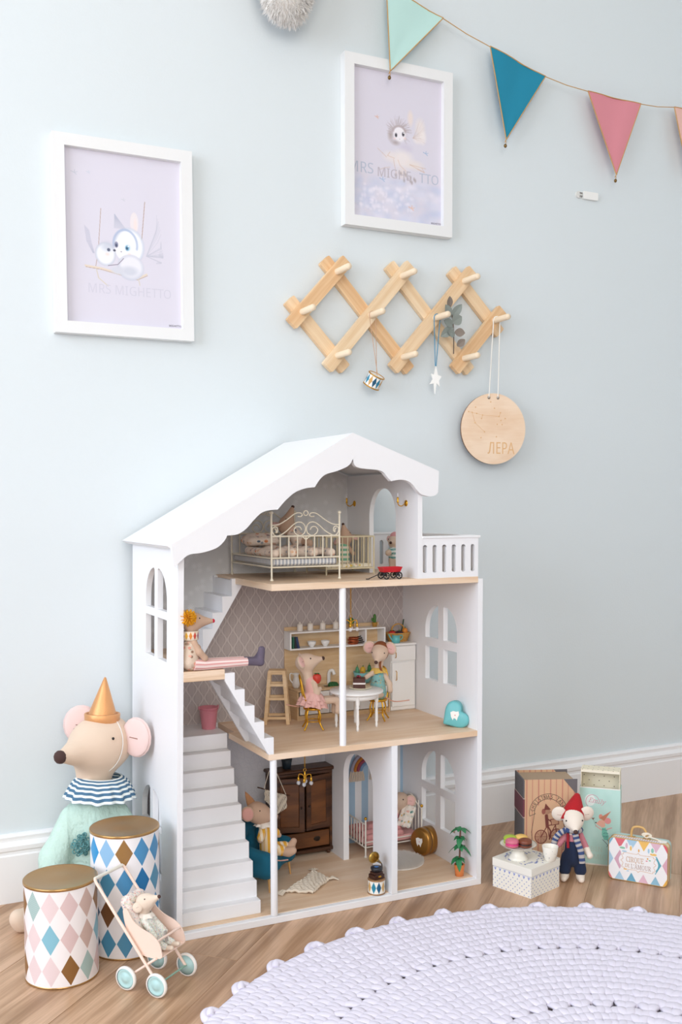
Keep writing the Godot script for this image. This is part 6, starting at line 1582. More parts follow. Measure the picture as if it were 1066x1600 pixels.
	box("lower_layer", t, ch, Vector3(0, 0.004, 0), Vector3(0.0225, 0.008, 0.017), 0.0006)
	box("cream_layer", t, mat("cake_cream", c("efe6e2"), 0.5), Vector3(0, 0.0095, 0), Vector3(0.0235, 0.0034, 0.018), 0.001)
	box("upper_layer", t, ch, Vector3(0, 0.0155, 0), Vector3(0.0225, 0.009, 0.017), 0.0006)
	for q in [[-0.003, 0.0, "7c2b3c"], [0.001, 0.002, "8c2f38"], [-0.001, -0.003, "5a2436"]]: ball("berry", t, mat("berry_" + q[2], c(q[2]), 0.3), Vector3(q[0], 0.0218, q[1]), Vector3.ONE * 0.0023, Basis.IDENTITY, 8)

func veg(called: String, label: String, cat: String, at: Vector3, col: Color, r: Vector3, leaves: bool) -> Node3D:
	var t := thing(called, label, cat, at)
	turn("flesh", t, mat("veg_" + col.to_html(false), col, 0.45), [[0, -1], [0.55, -0.88], [0.9, -0.4], [1, 0.1], [0.85, 0.6], [0.4, 0.92], [0, 0.9]].map(func(q): return [q[0] * r.x, q[1] * r.y]), Vector3.ZERO, 16)
	if leaves:
		for k in 5:
			var a := TAU * k / 5
			var s := ms(); leaf(s, Vector3(0, r.y * 0.9, 0), Vector3(cos(a), 0.25, sin(a)) * r.x * 0.8, r.x * 0.22, Vector3.UP, 0.3); obj("leaf", s, mat("leaf_green", c("2f7d43"), 0.6), t)
	else: tubes("stalk", t, mat("stalk_green", c("5a8a4a"), 0.7), r.x * 0.16, [[Vector3(0, r.y * 0.85, 0), Vector3(r.x * 0.15, r.y * 1.2, 0)]], 6)
	return t

func kitchen_mice() -> void:
	var linen := cloth("mouse_linen", c("dbbfa9"), 1500.0)
	# in the pink tutu
	var t := thing("mouse_doll", "toy mouse in a pink tutu sitting on the left chair holding a red tomato", "mouse doll", Vector3(0.012, F2 + 0.042, 0.160))
	var f := Vector3(0.86, 0.30, 0.40)
	var hc := Vector3(-0.0115, 0.0815, -0.0065)
	mouse_parts(t, [[Vector3(0, 0.012, 0), 0.0125, Vector3(-0.006, 0.048, -0.003), 0.0098], [Vector3(-0.006, 0.046, -0.003), 0.0085, hc, 0.0115],
		[Vector3(0.004, 0.010, 0.006), 0.007, Vector3(0.044, 0.013, 0.021), 0.0058], [Vector3(0.044, 0.013, 0.021), 0.0055, Vector3(0.041, -0.008, 0.020), 0.0062], [Vector3(0.004, 0.010, -0.006), 0.007, Vector3(0.044, 0.013, 0.003), 0.0058], [Vector3(0.044, 0.013, 0.003), 0.0055, Vector3(0.042, -0.010, 0.003), 0.006],
		[Vector3(-0.001, 0.047, 0.009), 0.005, Vector3(0.003, 0.026, 0.012), 0.0045], [Vector3(0.003, 0.026, 0.012), 0.0045, Vector3(0.011, 0.034, 0.008), 0.004]], hc, 0.0165, f, Vector3.UP,
		{"cell": 0.0019, "ear": 0.74, "ear_up": 0.35, "snout": 1.85, "tail": [Vector3(-0.014, 0.004, -0.004), Vector3(-0.024, 0.0, -0.012), Vector3(-0.044, 0.004, -0.022)]})
	var pk := cloth("tutu_pink", c("e3b1a8"), 1500.0)
	garment("bodice", t, [[Vector3(0, 0.022, 0), 0.0130, Vector3(-0.005, 0.049, -0.002), 0.0112]], pk, 0.002)
	var net := mat("tutu_net", c("ecbcb4"), 0.9); net.backlight_enabled = true; net.backlight = c("3a2a28")
	for k in 3:
		var s := ms(); skirt(s, Vector3(0.001, 0.0275 - k * 0.003, 0.001), 0.011, 0.0235 + 0.002 * k, 0.014 + 0.003 * k, 9 + k * 2, 0.13, Basis(Vector3(0, 0, 1), -0.15)); obj("tutu_layer", s, net, t)
	veg("toy_tomato", "red toy tomato held by the mouse in the pink tutu", "tomato", Vector3(0.0165, F2 + 0.0955, 0.169), c("c63a2a"), Vector3(0.0080, 0.0100, 0.0080), true)
	# in the teal dress
	t = thing("mouse_doll", "toy mouse with brown hair, pink ears and teal dress sitting on the right chair", "mouse doll", Vector3(0.157, F2 + 0.042, 0.141))
	f = Vector3(-0.62, -0.42, 0.68)
	hc = Vector3(0.0035, 0.089, 0.002)
	mouse_parts(t, [[Vector3(0, 0.010, 0), 0.0125, Vector3(0, 0.05, 0), 0.0095], [Vector3(0, 0.05, 0), 0.007, hc, 0.010], [Vector3(-0.008, 0.053, 0.002), 0.0048, Vector3(-0.026, 0.043, 0.002), 0.0046], [Vector3(0.010, 0.052, 0.002), 0.0048, Vector3(0.020, 0.028, 0.010), 0.0046], [Vector3(0.020, 0.028, 0.010), 0.0046, Vector3(0.020, 0.016, 0.012), 0.0055],
		[Vector3(-0.004, 0.010, 0.006), 0.007, Vector3(-0.030, 0.012, 0.022), 0.006], [Vector3(0.006, 0.010, 0.006), 0.007, Vector3(-0.018, 0.012, 0.030), 0.006]], hc, 0.0158, f, Vector3(-0.12, 1, 0.15),
		{"cell": 0.0019, "snout": 1.9, "ear": 0.86, "ear_up": 0.42, "ear_out": -0.25, "tail": [Vector3(0.012, 0.004, 0.002), Vector3(0.028, -0.006, 0.014), Vector3(0.056, -0.004, 0.024)]})
	var dress := weave(tmat("teal_dots", speckle(128, c("86b8b6"), [c("5b5a52"), c("d9a54a")], 26, 4.0, 6.0, 15), 0.95, Vector3.ONE * 26.0, true))
	garment("dress", t, [[Vector3(0, 0.012, 0), 0.0165, Vector3(0, 0.05, 0), 0.0112], [Vector3(-0.002, 0.016, 0.006), 0.014, Vector3(-0.012, 0.014, 0.014), 0.011]], dress, 0.0021)
	garment("hair", t, [[hc + Vector3(0.004, 0.0055, -0.004), 0.0155, hc + Vector3(0.004, -0.002, -0.005), 0.0155]], cloth("hair_brown", c("8a4e2c"), 900.0), 0.002)
	var s := ms(); skirt(s, Vector3(0, 0.060, 0.002), 0.008, 0.0155, 0.009, 8, 0.16); obj("collar", s, cloth("collar_yellow", c("d9b45c"), 1500.0), t)
	tubes("braid", t, cloth("hair_brown", c("8a4e2c"), 900.0), 0.0022, [spline([Vector3(0.001, 0.078, 0.012), Vector3(-0.003, 0.066, 0.0145), Vector3(0.001, 0.052, 0.015)], 4)])

func landing() -> void:
	var t := thing("mouse_doll", "toy mouse with yellow pompom and purple boots sitting on the upper stair landing", "mouse doll", Vector3(-0.262, 0.437, 0.292))
	var hc := Vector3(0.0035, 0.0785, 0.0)
	mouse_parts(t, [[Vector3(0, 0.013, 0), 0.0125, Vector3(0.001, 0.045, 0), 0.009], [Vector3(0.001, 0.045, 0), 0.0075, hc, 0.0105], [Vector3(0.004, 0.046, 0.009), 0.005, Vector3(0.012, 0.030, 0.013), 0.0045], [Vector3(0.012, 0.030, 0.013), 0.0045, Vector3(0.021, 0.020, 0.012), 0.0055], [Vector3(0.004, 0.046, -0.009), 0.005, Vector3(0.016, 0.034, -0.011), 0.0045], [Vector3(0.016, 0.034, -0.011), 0.0045, Vector3(0.017, 0.018, -0.012), 0.005]],
		hc, 0.0148, Vector3(1, 0.04, 0.1), Vector3.UP, {"cell": 0.0019, "skin": cloth("mouse_tan", c("c6a58d"), 1500.0), "nose": cloth("nose_red", c("c01f3a"), 1200.0), "ear": 0.0, "snout": 2.2})
	var s := ms()
	var g := RandomNumberGenerator.new(); g.seed = 14
	var pc := Vector3(-0.0055, 0.0855, 0.010)
	for k in 420:
		var d := Vector3(g.randf_range(-1, 1), g.randf_range(-1, 1), g.randf_range(-1, 1)).normalized()
		tube(s, [pc + d * 0.003, pc + d * g.randf_range(0.0125, 0.0152)], [0.0013, 0.0006], 3)
	obj("pompom", s, cloth("pompom_yellow", c("f0ab17"), 1200.0), t)
	var spot := weave(tmat("spot_print", speckle(128, c("d9c4b0"), [c("d9705a"), c("e59a86"), c("6d8a6c"), c("8f6f5a"), c("c9564a")], 20, 6.0, 9.0, 19), 0.95, Vector3.ONE * 22.0, true))
	garment("tunic", t, [[Vector3(0, 0.0145, 0), 0.0152, Vector3(0.0005, 0.04, 0), 0.0122]], spot, 0.002)
	var dm := tmat("ruff_print", lozenge(12, 1, 22, 40, c("ead9c2"), func(x, _y): return [c("d9873a"), c("c9503f"), c("a8708a"), c("e0a93a")][x % 4], 0.8), 0.9)
	turn("collar", t, dm, [[0.0118, 0.0490], [0.0132, 0.050], [0.0138, 0.063], [0.0120, 0.0638]], Vector3(0.001, 0, 0), 28)
	var ps := tmat("leg_stripe", stripes(64, [c("f1dcd6"), c("dca09c")], [1.5, 1.0]), 0.95); ps.uv1_scale = Vector3(8, 1, 1)
	for z in [-0.009, 0.008]:
		s = ms(); tube(s, [Vector3(0.004, 0.010, z), Vector3(0.02, 0.0085, z), Vector3(0.094, 0.0085, z)], [0.0095, 0.0085, 0.0068], 14); obj("trouser_leg", s, ps, t)
	for z in [-0.009, 0.008]:
		garment("boot", t, [[Vector3(0.094, 0.0085, z), 0.0062, Vector3(0.117, 0.0065, z), 0.0064], [Vector3(0.117, 0.0065, z), 0.0064, Vector3(0.1195 + (0.0 if z > 0 else 0.006), 0.027 if z > 0 else 0.02, z), 0.006]], cloth("boot_purple", c("625868"), 1200.0), 0.0018, 0.003)
	# bucket
	t = thing("toy_bucket", "small pink tin bucket on the lower stair landing", "bucket", Vector3(-0.158, F2, 0.067))
	var rose := mat("pink_tin", c("dc8b97"), 0.4)
	turn("pail", t, rose, [[0, 0], [0.0125, 0], [0.0128, 0.001], [0.0172, 0.0385], [0.0182, 0.0392], [0.0182, 0.0402], [0.0168, 0.040], [0.0122, 0.002], [0, 0.002]], Vector3.ZERO, 32)
	for sg in [-1, 1]: box("lug", t, rose, Vector3(sg * 0.0185, 0.0395, 0), Vector3(0.002, 0.006, 0.005), 0.0004)
	tubes("bail", t, rose, 0.0008, [spline([Vector3(-0.019, 0.040, 0), Vector3(-0.013, 0.036, 0.012), Vector3(0, 0.034, 0.0185), Vector3(0.013, 0.036, 0.012), Vector3(0.019, 0.040, 0)], 4)])
	# heart-shaped tins
	heart_tin("turquoise heart-shaped tin leaning on the side wall of the dollhouse kitchen", Vector3(0.2520, F2, 0.266), c("6dbcc0"), 0.42, 0.0, Vector3(-0.66, 0.12, 0.72))
	heart_tin("gold rounded tin standing on its edge beside the nursery bed", Vector3(0.2405, F1, 0.1545), c("a8793a"), 0.32, 0.75, Vector3(-0.93, 0.06, 0.36))

func heart_tin(label: String, at: Vector3, col: Color, rough: float, metal: float, f: Vector3) -> void:
	var t := thing("heart_tin", label, "tin", at)
	t.basis = look(f)
	var p := []
	var gold := metal > 0.0
	for k in 40:
		var a := TAU * k / 40
		if gold: p.append(Vector2(sin(a) * 0.0245 * (1.0 + 0.03 * sin(3 * a)), cos(a) * 0.0275 + 0.0275))
		else:
			var x := 16.0 * pow(sin(a), 3); var y := 13.0 * cos(a) - 5.0 * cos(2 * a) - 2.0 * cos(3 * a) - cos(4 * a)
			p.append(Vector2(x * 0.00115 + sin(a) * 0.0085, y * 0.00115 + cos(a) * 0.008).rotated(-0.95))
	if not gold:
		var lo := 1.0
		for q in p: lo = minf(lo, q.y)
		for k in p.size(): p[k].y -= lo
	var m := mat("tin_" + col.to_html(false), col, rough, metal)
	var mid := Vector2.ZERO
	for q in p: mid += q / 40.0
	var D := 0.034 if gold else 0.027
	for half in [[-D, -0.0135, "base"], [-0.0130, 0.0, "lid"]]:
		var s := ms(); s.set_smooth_group(0)
		var prof := [[0.0, half[1]], [0.82, half[1]], [0.95, half[1] - 0.0018], [1.0, half[1] - 0.005], [1.0, half[0]], [0.9, half[0] - (0.002 if half[2] == "base" else 0.0)], [0.0, half[0] - (0.002 if half[2] == "base" else 0.0)]]
		for r in prof.size() - 1:
			for k in 40:
				var k2 := (k + 1) % 40
				var a: Vector2 = mid + (p[k] - mid) * prof[r][0]; var b: Vector2 = mid + (p[k2] - mid) * prof[r][0]; var d: Vector2 = mid + (p[k2] - mid) * prof[r + 1][0]; var e: Vector2 = mid + (p[k] - mid) * prof[r + 1][0]
				var nz: float = prof[r][0] - prof[r + 1][0]
				q4(s, Vector3(a.x, a.y, prof[r][1]), Vector3(b.x, b.y, prof[r][1]), Vector3(d.x, d.y, prof[r + 1][1]), Vector3(e.x, e.y, prof[r + 1][1]), Vector3(p[k].x - mid.x, p[k].y - mid.y, -nz * 0.05) if r in [2, 3] else (Vector3(0, 0, 1) if r < 2 else Vector3(0, 0, -1)))
		obj(half[2], s, m, t)
	var tooth := PackedVector2Array()
	for q in [[-0.008, 0.006], [-0.003, 0.0085], [0.003, 0.0075], [0.0075, 0.0085], [0.0085, 0.002], [0.006, -0.0035], [0.0045, -0.009], [0.002, -0.0055], [-0.0015, -0.0045], [-0.003, -0.0085], [-0.0062, -0.003]]: tooth.append(mid + Vector2(q[0] - 0.001, q[1]))
	var s := ms(); prism(s, tooth, -0.0005, 0.0004); obj("tooth_print", s, mat("print_white", c("f3efe9"), 0.6), t)
	ball("mouth_print", t, mat("print_red", c("c95a5f"), 0.6), Vector3(mid.x, mid.y + 0.001, 0.0005), Vector3(0.0012, 0.0008, 0.0003), Basis.IDENTITY, 6)

func salon() -> void:
	# wardrobe
	var wood := tmat("walnut", woodgrain(192, c("5f3a1f"), c("3a2112"), 71, 9.0, 5.0), 0.4); wood.uv1_triplanar = true; wood.uv1_scale = Vector3.ONE * 9.0
	var lite := tmat("walnut_panel", woodgrain(192, c("7a4a22"), c("5a3417"), 75, 9.0, 4.0), 0.4, Vector3.ONE * 9.0, true)
	var t := thing("toy_wardrobe", "dark brown wooden toy wardrobe with two panelled doors and a drawer", "wardrobe", Vector3(0.0335, F1, 0.043))
	box("back", t, wood, Vector3(0, 0.0925, -0.0155), Vector3(0.124, 0.165, 0.002))
	for x in [-0.0615, 0.0615]: box("side", t, wood, Vector3(x, 0.0925, 0), Vector3(0.005, 0.165, 0.033))
	box("floor_board", t, wood, Vector3(0, 0.0535, 0), Vector3(0.12, 0.003, 0.030)); box("base_rail", t, wood, Vector3(0, 0.0105, 0.0005), Vector3(0.131, 0.007, 0.037), 0.001)
	box("cornice", t, wood, Vector3(0, 0.1725, 0.0025), Vector3(0.136, 0.007, 0.042), 0.002); box("frieze", t, wood, Vector3(0, 0.1655, 0.001), Vector3(0.127, 0.007, 0.034))
	for x in [-0.057, 0.057]:
		for z in [-0.012, 0.013]: turn("foot", t, wood, [[0, 0], [0.003, 0], [0.005, 0.004], [0.0045, 0.007], [0, 0.007]], Vector3(x, 0, z), 12)
	for sg: float in [-1.0, 1.0]:
		var w := 0.0585
		var xf := Transform3D(Basis(Vector3.UP, -0.30 if sg < 0 else 0.22), Vector3(sg * 0.059, 0, 0.0165))
		var x0 := -sg * w / 2
		var d := box("door", t, wood, Vector3(x0, 0.109, 0), Vector3(w, 0.106, 0.0025), 0.0004, xf)
		box("panel", d, lite, Vector3(x0, 0.109, 0.0014), Vector3(w - 0.022, 0.084, 0.002), 0.0008, xf)
		for q in [[-w / 2 + 0.0055, 0.011, 0.106, 0.0], [w / 2 - 0.0055, 0.011, 0.106, 0.0]]: box("stile", d, wood, Vector3(x0 + q[0], 0.109, 0.0014), Vector3(q[1], q[2], 0.003), 0.0007, xf)
		for y in [0.0615, 0.1565]: box("rail", d, wood, Vector3(x0, y, 0.0014), Vector3(w - 0.02, 0.011, 0.003), 0.0007, xf)
		ball("knob", d, mat("knob_dark", c("2b1a10"), 0.4), xf * Vector3(-sg * (w - 0.006), 0.104, 0.0045), Vector3.ONE * 0.0022, Basis.IDENTITY, 8)
	var dr := box("drawer", t, lite, Vector3(0, 0.0335, 0.0165), Vector3(0.114, 0.031, 0.004), 0.001)
	for x in [-0.03, 0.03]:
		ball("pull_plate", dr, mat("pull_iron", c("2e2219"), 0.45, 0.5), Vector3(x, 0.034, 0.0187), Vector3(0.0075, 0.0045, 0.0008))
		tubes("pull_ring", dr, mat("pull_iron", c("2e2219"), 0.45, 0.5), 0.0007, [spline([Vector3(x - 0.005, 0.034, 0.0195), Vector3(x - 0.003, 0.0305, 0.021), Vector3(x + 0.003, 0.0305, 0.021), Vector3(x + 0.005, 0.034, 0.0195)], 3)])
	t = thing("dark_pot", "dark teal toy pot standing on top of the wardrobe", "pot", Vector3(0.0075, F1 + 0.1762, 0.044))
	turn("pot", t, mat("pot_dark", c("23303a"), 0.5), [[0, 0], [0.008, 0], [0.0095, 0.012], [0.011, 0.0195], [0.0098, 0.0195], [0.0085, 0.012], [0, 0.004]])
	# knotted wall hanging on a stick
	t = thing("macrame_hanging", "little cream macrame hanging on a dark stick in front of the wardrobe", "wall hanging", Vector3(-0.031, 0.118, 0.073))
	var cot := cloth("macrame_cotton", c("e6dac8"), 1400.0)
	tubes("stick", t, mat("stick_brown", c("4a2f20"), 0.7), 0.0012, [[Vector3(-0.034, 0.0495, 0), Vector3(0.032, 0.0245, 0)]])
	tubes("cord", t, cot, 0.0008, [[Vector3(-0.021, 0.0445, 0.0005), Vector3(-0.009, 0.073, -0.006), Vector3(-0.004, 0.078, -0.009)], [Vector3(0.024, 0.0285, 0.0005), Vector3(0.008, 0.070, -0.006), Vector3(0.002, 0.078, -0.009)]])
	var s := ms()
	var g := RandomNumberGenerator.new(); g.seed = 23
	for k in 18:
		var x := lerpf(-0.019, 0.024, k / 17.0)
		var y0 := lerpf(0.0435, 0.0275, k / 17.0)
		var L := 0.022 + 0.020 * (1.0 - absf(k - 9.5) / 9.0)
		var pts := []
		for j in 7: pts.append(Vector3(x + 0.0012 * sin(j * 2.0 + k), y0 - L * j / 6.0, 0.0012 + 0.001 * cos(j * 2.4 + k)))
		tube(s, pts, 0.0013, 5)
	obj("knotted_cords", s, cot, t)
	# armchair
	t = thing("toy_armchair", "teal upholstered toy armchair with slim wooden legs at the foot of the stairs", "armchair", Vector3(-0.083, F1, 0.143), 45.0)
	var teal := cloth("teal_velvet", c("12607a"), 1200.0)
	garment("seat_shell", t, [[Vector3(-0.034, 0.036, 0.020), 0.0145, Vector3(0.034, 0.036, 0.020), 0.0145], [Vector3(-0.034, 0.036, -0.012), 0.014, Vector3(0.034, 0.036, -0.012), 0.014], [Vector3(0, 0.036, 0.022), 0.0145, Vector3(0, 0.036, -0.02), 0.0145],
		[Vector3(-0.048, 0.040, 0.028), 0.0155, Vector3(-0.047, 0.058, 0.026), 0.0125], [Vector3(-0.047, 0.058, 0.026), 0.0125, Vector3(-0.046, 0.066, -0.012), 0.013], [Vector3(-0.048, 0.040, 0.028), 0.0155, Vector3(-0.046, 0.040, -0.015), 0.0155],
		[Vector3(0.048, 0.040, 0.028), 0.0155, Vector3(0.047, 0.058, 0.026), 0.0125], [Vector3(0.047, 0.058, 0.026), 0.0125, Vector3(0.046, 0.066, -0.012), 0.013], [Vector3(0.048, 0.040, 0.028), 0.0155, Vector3(0.046, 0.040, -0.015), 0.0155],
		[Vector3(-0.040, 0.045, -0.024), 0.014, Vector3(-0.034, 0.096, -0.032), 0.0125], [Vector3(0.040, 0.045, -0.024), 0.014, Vector3(0.034, 0.096, -0.032), 0.0125], [Vector3(-0.03, 0.098, -0.032), 0.0125, Vector3(0.03, 0.098, -0.032), 0.0125], [Vector3(0, 0.05, -0.028), 0.016, Vector3(0, 0.095, -0.033), 0.0155], [Vector3(-0.02, 0.06, -0.028), 0.015, Vector3(0.02, 0.06, -0.028), 0.015]], teal, 0.0035, 0.006)
	box("seat_cushion", t, teal, Vector3(0, 0.0495, 0.006), Vector3(0.066, 0.009, 0.054), 0.003)
	for q in [[-0.046, 0.032, -1, 1], [0.046, 0.032, 1, 1], [-0.04, -0.024, -1, -1], [0.04, -0.024, 1, -1]]:
		s = ms(); tube(s, [Vector3(q[0] + q[2] * 0.003, 0, q[1] + q[3] * 0.003), Vector3(q[0], 0.028, q[1])], [0.0014, 0.0028], 10); obj("leg", s, mat("leg_oak", c("d3a367"), 0.5), t)
	# mouse in yellow stripes
	t = thing("mouse_doll", "toy mouse in a yellow striped playsuit sitting in the teal armchair", "mouse doll", Vector3(-0.076, F1 + 0.054, 0.152))
	var hc := Vector3(-0.0185, 0.076, -0.0040)
	var f := Vector3(0.93, -0.18, 0.34)
	mouse_parts(t, [[Vector3(0, 0.008, 0), 0.0135, Vector3(-0.005, 0.046, 0), 0.010], [Vector3(-0.005, 0.046, 0), 0.0075, hc, 0.012], [Vector3(-0.012, 0.050, 0.006), 0.005, Vector3(-0.020, 0.030, 0.014), 0.005], [Vector3(0.006, 0.048, -0.004), 0.005, Vector3(0.022, 0.030, 0.0), 0.005],
		[Vector3(0.006, 0.006, 0.008), 0.008, Vector3(0.030, 0.005, 0.026), 0.0075], [Vector3(0.030, 0.005, 0.026), 0.0068, Vector3(0.036, 0.009, 0.032), 0.0072], [Vector3(0.012, 0.008, 0.0), 0.008, Vector3(0.040, 0.009, 0.012), 0.007], [Vector3(0.040, 0.009, 0.012), 0.006, Vector3(0.045, 0.020, 0.015), 0.006]],
		hc, 0.0192, f, Vector3(0.1, 1, 0), {"cell": 0.0022, "skin": cloth("mouse_tan", c("c6a58d"), 1500.0), "ear": 0.0, "snout": 1.9, "eye_f": 0.15, "eye_r": 0.96, "tail": [Vector3(-0.004, -0.002, 0.018), Vector3(0.008, -0.006, 0.03), Vector3(0.026, -0.006, 0.034)]})
	var e1 := ball("ear", t, cloth("mouse_tan", c("c6a58d"), 1500.0), hc + Vector3(-0.023, 0.004, 0.012), Vector3(0.0125, 0.0138, 0.0028), look(Vector3(-0.35, 0.1, 0.95)), 18)
	ball("inner_ear", e1, cloth("ear_rose", c("d8a196"), 1500.0), hc + Vector3(-0.0237, 0.0042, 0.0139), Vector3(0.0105, 0.0115, 0.0018), look(Vector3(-0.35, 0.1, 0.95)), 16)
	s = ms(); lathe(s, [[0.0085, 0.0], [0.0070, 0.010], [0.0035, 0.022], [0, 0.030]], Transform3D(Basis(Vector3(0, 0, 1), 0.45) * Basis.from_scale(Vector3(1, 1, 0.4)), hc + Vector3(-0.008, 0.014, -0.006)), 14); obj("ear", s, cloth("ear_brown", c("b07f58"), 1500.0), t)
	var ys := weave(tmat("yellow_stripe", stripes(64, [c("efe2cc"), c("e2a93c")], [1, 1.1]), 0.95, Vector3.ONE * 95.0, true), 300.0, 0.4)
	garment("playsuit", t, [[Vector3(0, 0.010, 0), 0.0155, Vector3(-0.005, 0.046, 0), 0.0115], [Vector3(-0.011, 0.050, 0.006), 0.007, Vector3(-0.0185, 0.034, 0.013), 0.0072], [Vector3(0.006, 0.048, -0.004), 0.0068, Vector3(0.018, 0.035, -0.001), 0.0068], [Vector3(0.006, 0.008, 0.008), 0.0105, Vector3(0.020, 0.007, 0.018), 0.0098], [Vector3(0.010, 0.009, 0.0), 0.010, Vector3(0.030, 0.0105, 0.008), 0.0092]], ys, 0.0021, 0.003)
	s = ms(); skirt(s, Vector3(-0.006, 0.060, 0), 0.0095, 0.0185, 0.007, 9, 0.14); obj("collar", s, cloth("cream_cloth", c("efe6da"), 1500.0), t)
	# knotted floor mat, slightly rumpled
	t = thing("macrame_mat", "crumpled cream macrame mat with tasselled corners on the dollhouse floor", "mat", Vector3(-0.02, F1, 0.195))
	s = ms()
	var A := Vector2(-0.046, 0.022); var Bq := Vector2(0.036, -0.044); var Cq := Vector2(-0.006, 0.048); var Dq := Vector2(0.044, 0.004)
	for i in 15:
		var v := i / 14.0
		var l := A.lerp(Bq, v); var r := Cq.lerp(Dq, v)
		var pts := []
		for j in 12:
			var p := l.lerp(r, j / 11.0)
			pts.append(Vector3(p.x, 0.003 + 0.0025 * absf(sin(v * 5.0 + j * 0.5)) + 0.0012 * sin(j * 2.2 + i * 3.0), p.y))
		tube(s, pts, 0.0029, 6)
	obj("knotted_cords", s, cot, t)
	for q in [[A, Vector2(-0.9, 0.25)], [Bq, Vector2(0.35, -0.9)], [Dq, Vector2(0.95, -0.2)]]:
		s = ms()
		for k in 8:
			var d := (q[1] as Vector2).rotated(-0.45 + 0.13 * k)
			tube(s, [Vector3(q[0].x, 0.004, q[0].y), Vector3(q[0].x + d.x * 0.010, 0.005 + 0.001 * (k % 3), q[0].y + d.y * 0.010), Vector3(q[0].x + d.x * 0.02, 0.002, q[0].y + d.y * 0.02)], 0.0013, 5)
		obj("tassel", s, cot, t)
	# gramophone on a drum
	t = thing("toy_drum", "small white toy drum with blue and gold diamonds under the gramophone", "drum", Vector3(0.0785, F1, 0.2845))
	var dp := tmat("drum_big_print", lozenge(10, 1, 24, 44, c("f3f0e8"), func(x, _y): return [c("2383a0"), c("1f5f86"), c("cfa668")][x % 3]), 0.45); dp.uv1_offset = Vector3(0.03, 0, 0)
	turn("drum_shell", t, dp, [[0.0152, 0.0016], [0.0152, 0.0240]], Vector3.ZERO, 32)
	turn("hoop", t, mat("hoop_bronze", c("a9805a"), 0.4, 0.4), [[0, 0], [0.0158, 0], [0.0162, 0.001], [0.0156, 0.0022]], Vector3.ZERO, 32)
	turn("hoop", t, mat("hoop_bronze", c("a9805a"), 0.4, 0.4), [[0.0152, 0.0236], [0.0160, 0.0242], [0.0160, 0.0256], [0.0148, 0.0262], [0, 0.0256]], Vector3.ZERO, 32)
	t = thing("toy_gramophone", "tiny gramophone with a brass horn standing on the diamond-patterned toy drum", "gramophone", Vector3(0.0785, F1 + 0.0262, 0.2845), 12.0)
	var mah := mat("mahogany", c("3a1d14"), 0.3)
	box("cabinet", t, mah, Vector3(0, 0.004, 0), Vector3(0.022, 0.008, 0.019), 0.001); box("plinth", t, mah, Vector3(0, 0.010, 0), Vector3(0.018, 0.005, 0.016), 0.0008)
	ball("emblem", t, M["brass"], Vector3(0, 0.005, 0.0097), Vector3(0.0035, 0.0018, 0.0008))
	turn("turntable", t, mat("disc_black", c("23252c"), 0.3), [[0, 0.0125], [0.0085, 0.0125], [0.0105, 0.0165], [0.0105, 0.0195], [0.0095, 0.0205], [0, 0.0205]])
	turn("record_label", t, mat("record_blue", c("3a78c0"), 0.4), [[0, 0.0204], [0.004, 0.0204], [0.004, 0.0208], [0, 0.0208]])
	var tip := Vector3(0.0125, 0.0235, -0.002)
	turn("horn", t, mat("horn_brass", c("a88a4a"), 0.3, 0.85), [[0.0012, 0], [0.0024, 0.010], [0.0046, 0.019], [0.0078, 0.0255], [0.0106, 0.0280], [0.0096, 0.0277], [0.0066, 0.0245], [0.0026, 0.015], [0, 0.007]], tip, 24, yto(Vector3(-0.80, 0.62, 0.22)))
	tubes("tone_arm", t, mah, 0.0011, [spline([tip, tip + Vector3(0.0025, -0.004, -0.001), Vector3(0.0125, 0.012, 0), Vector3(0.009, 0.010, 0)], 4)])

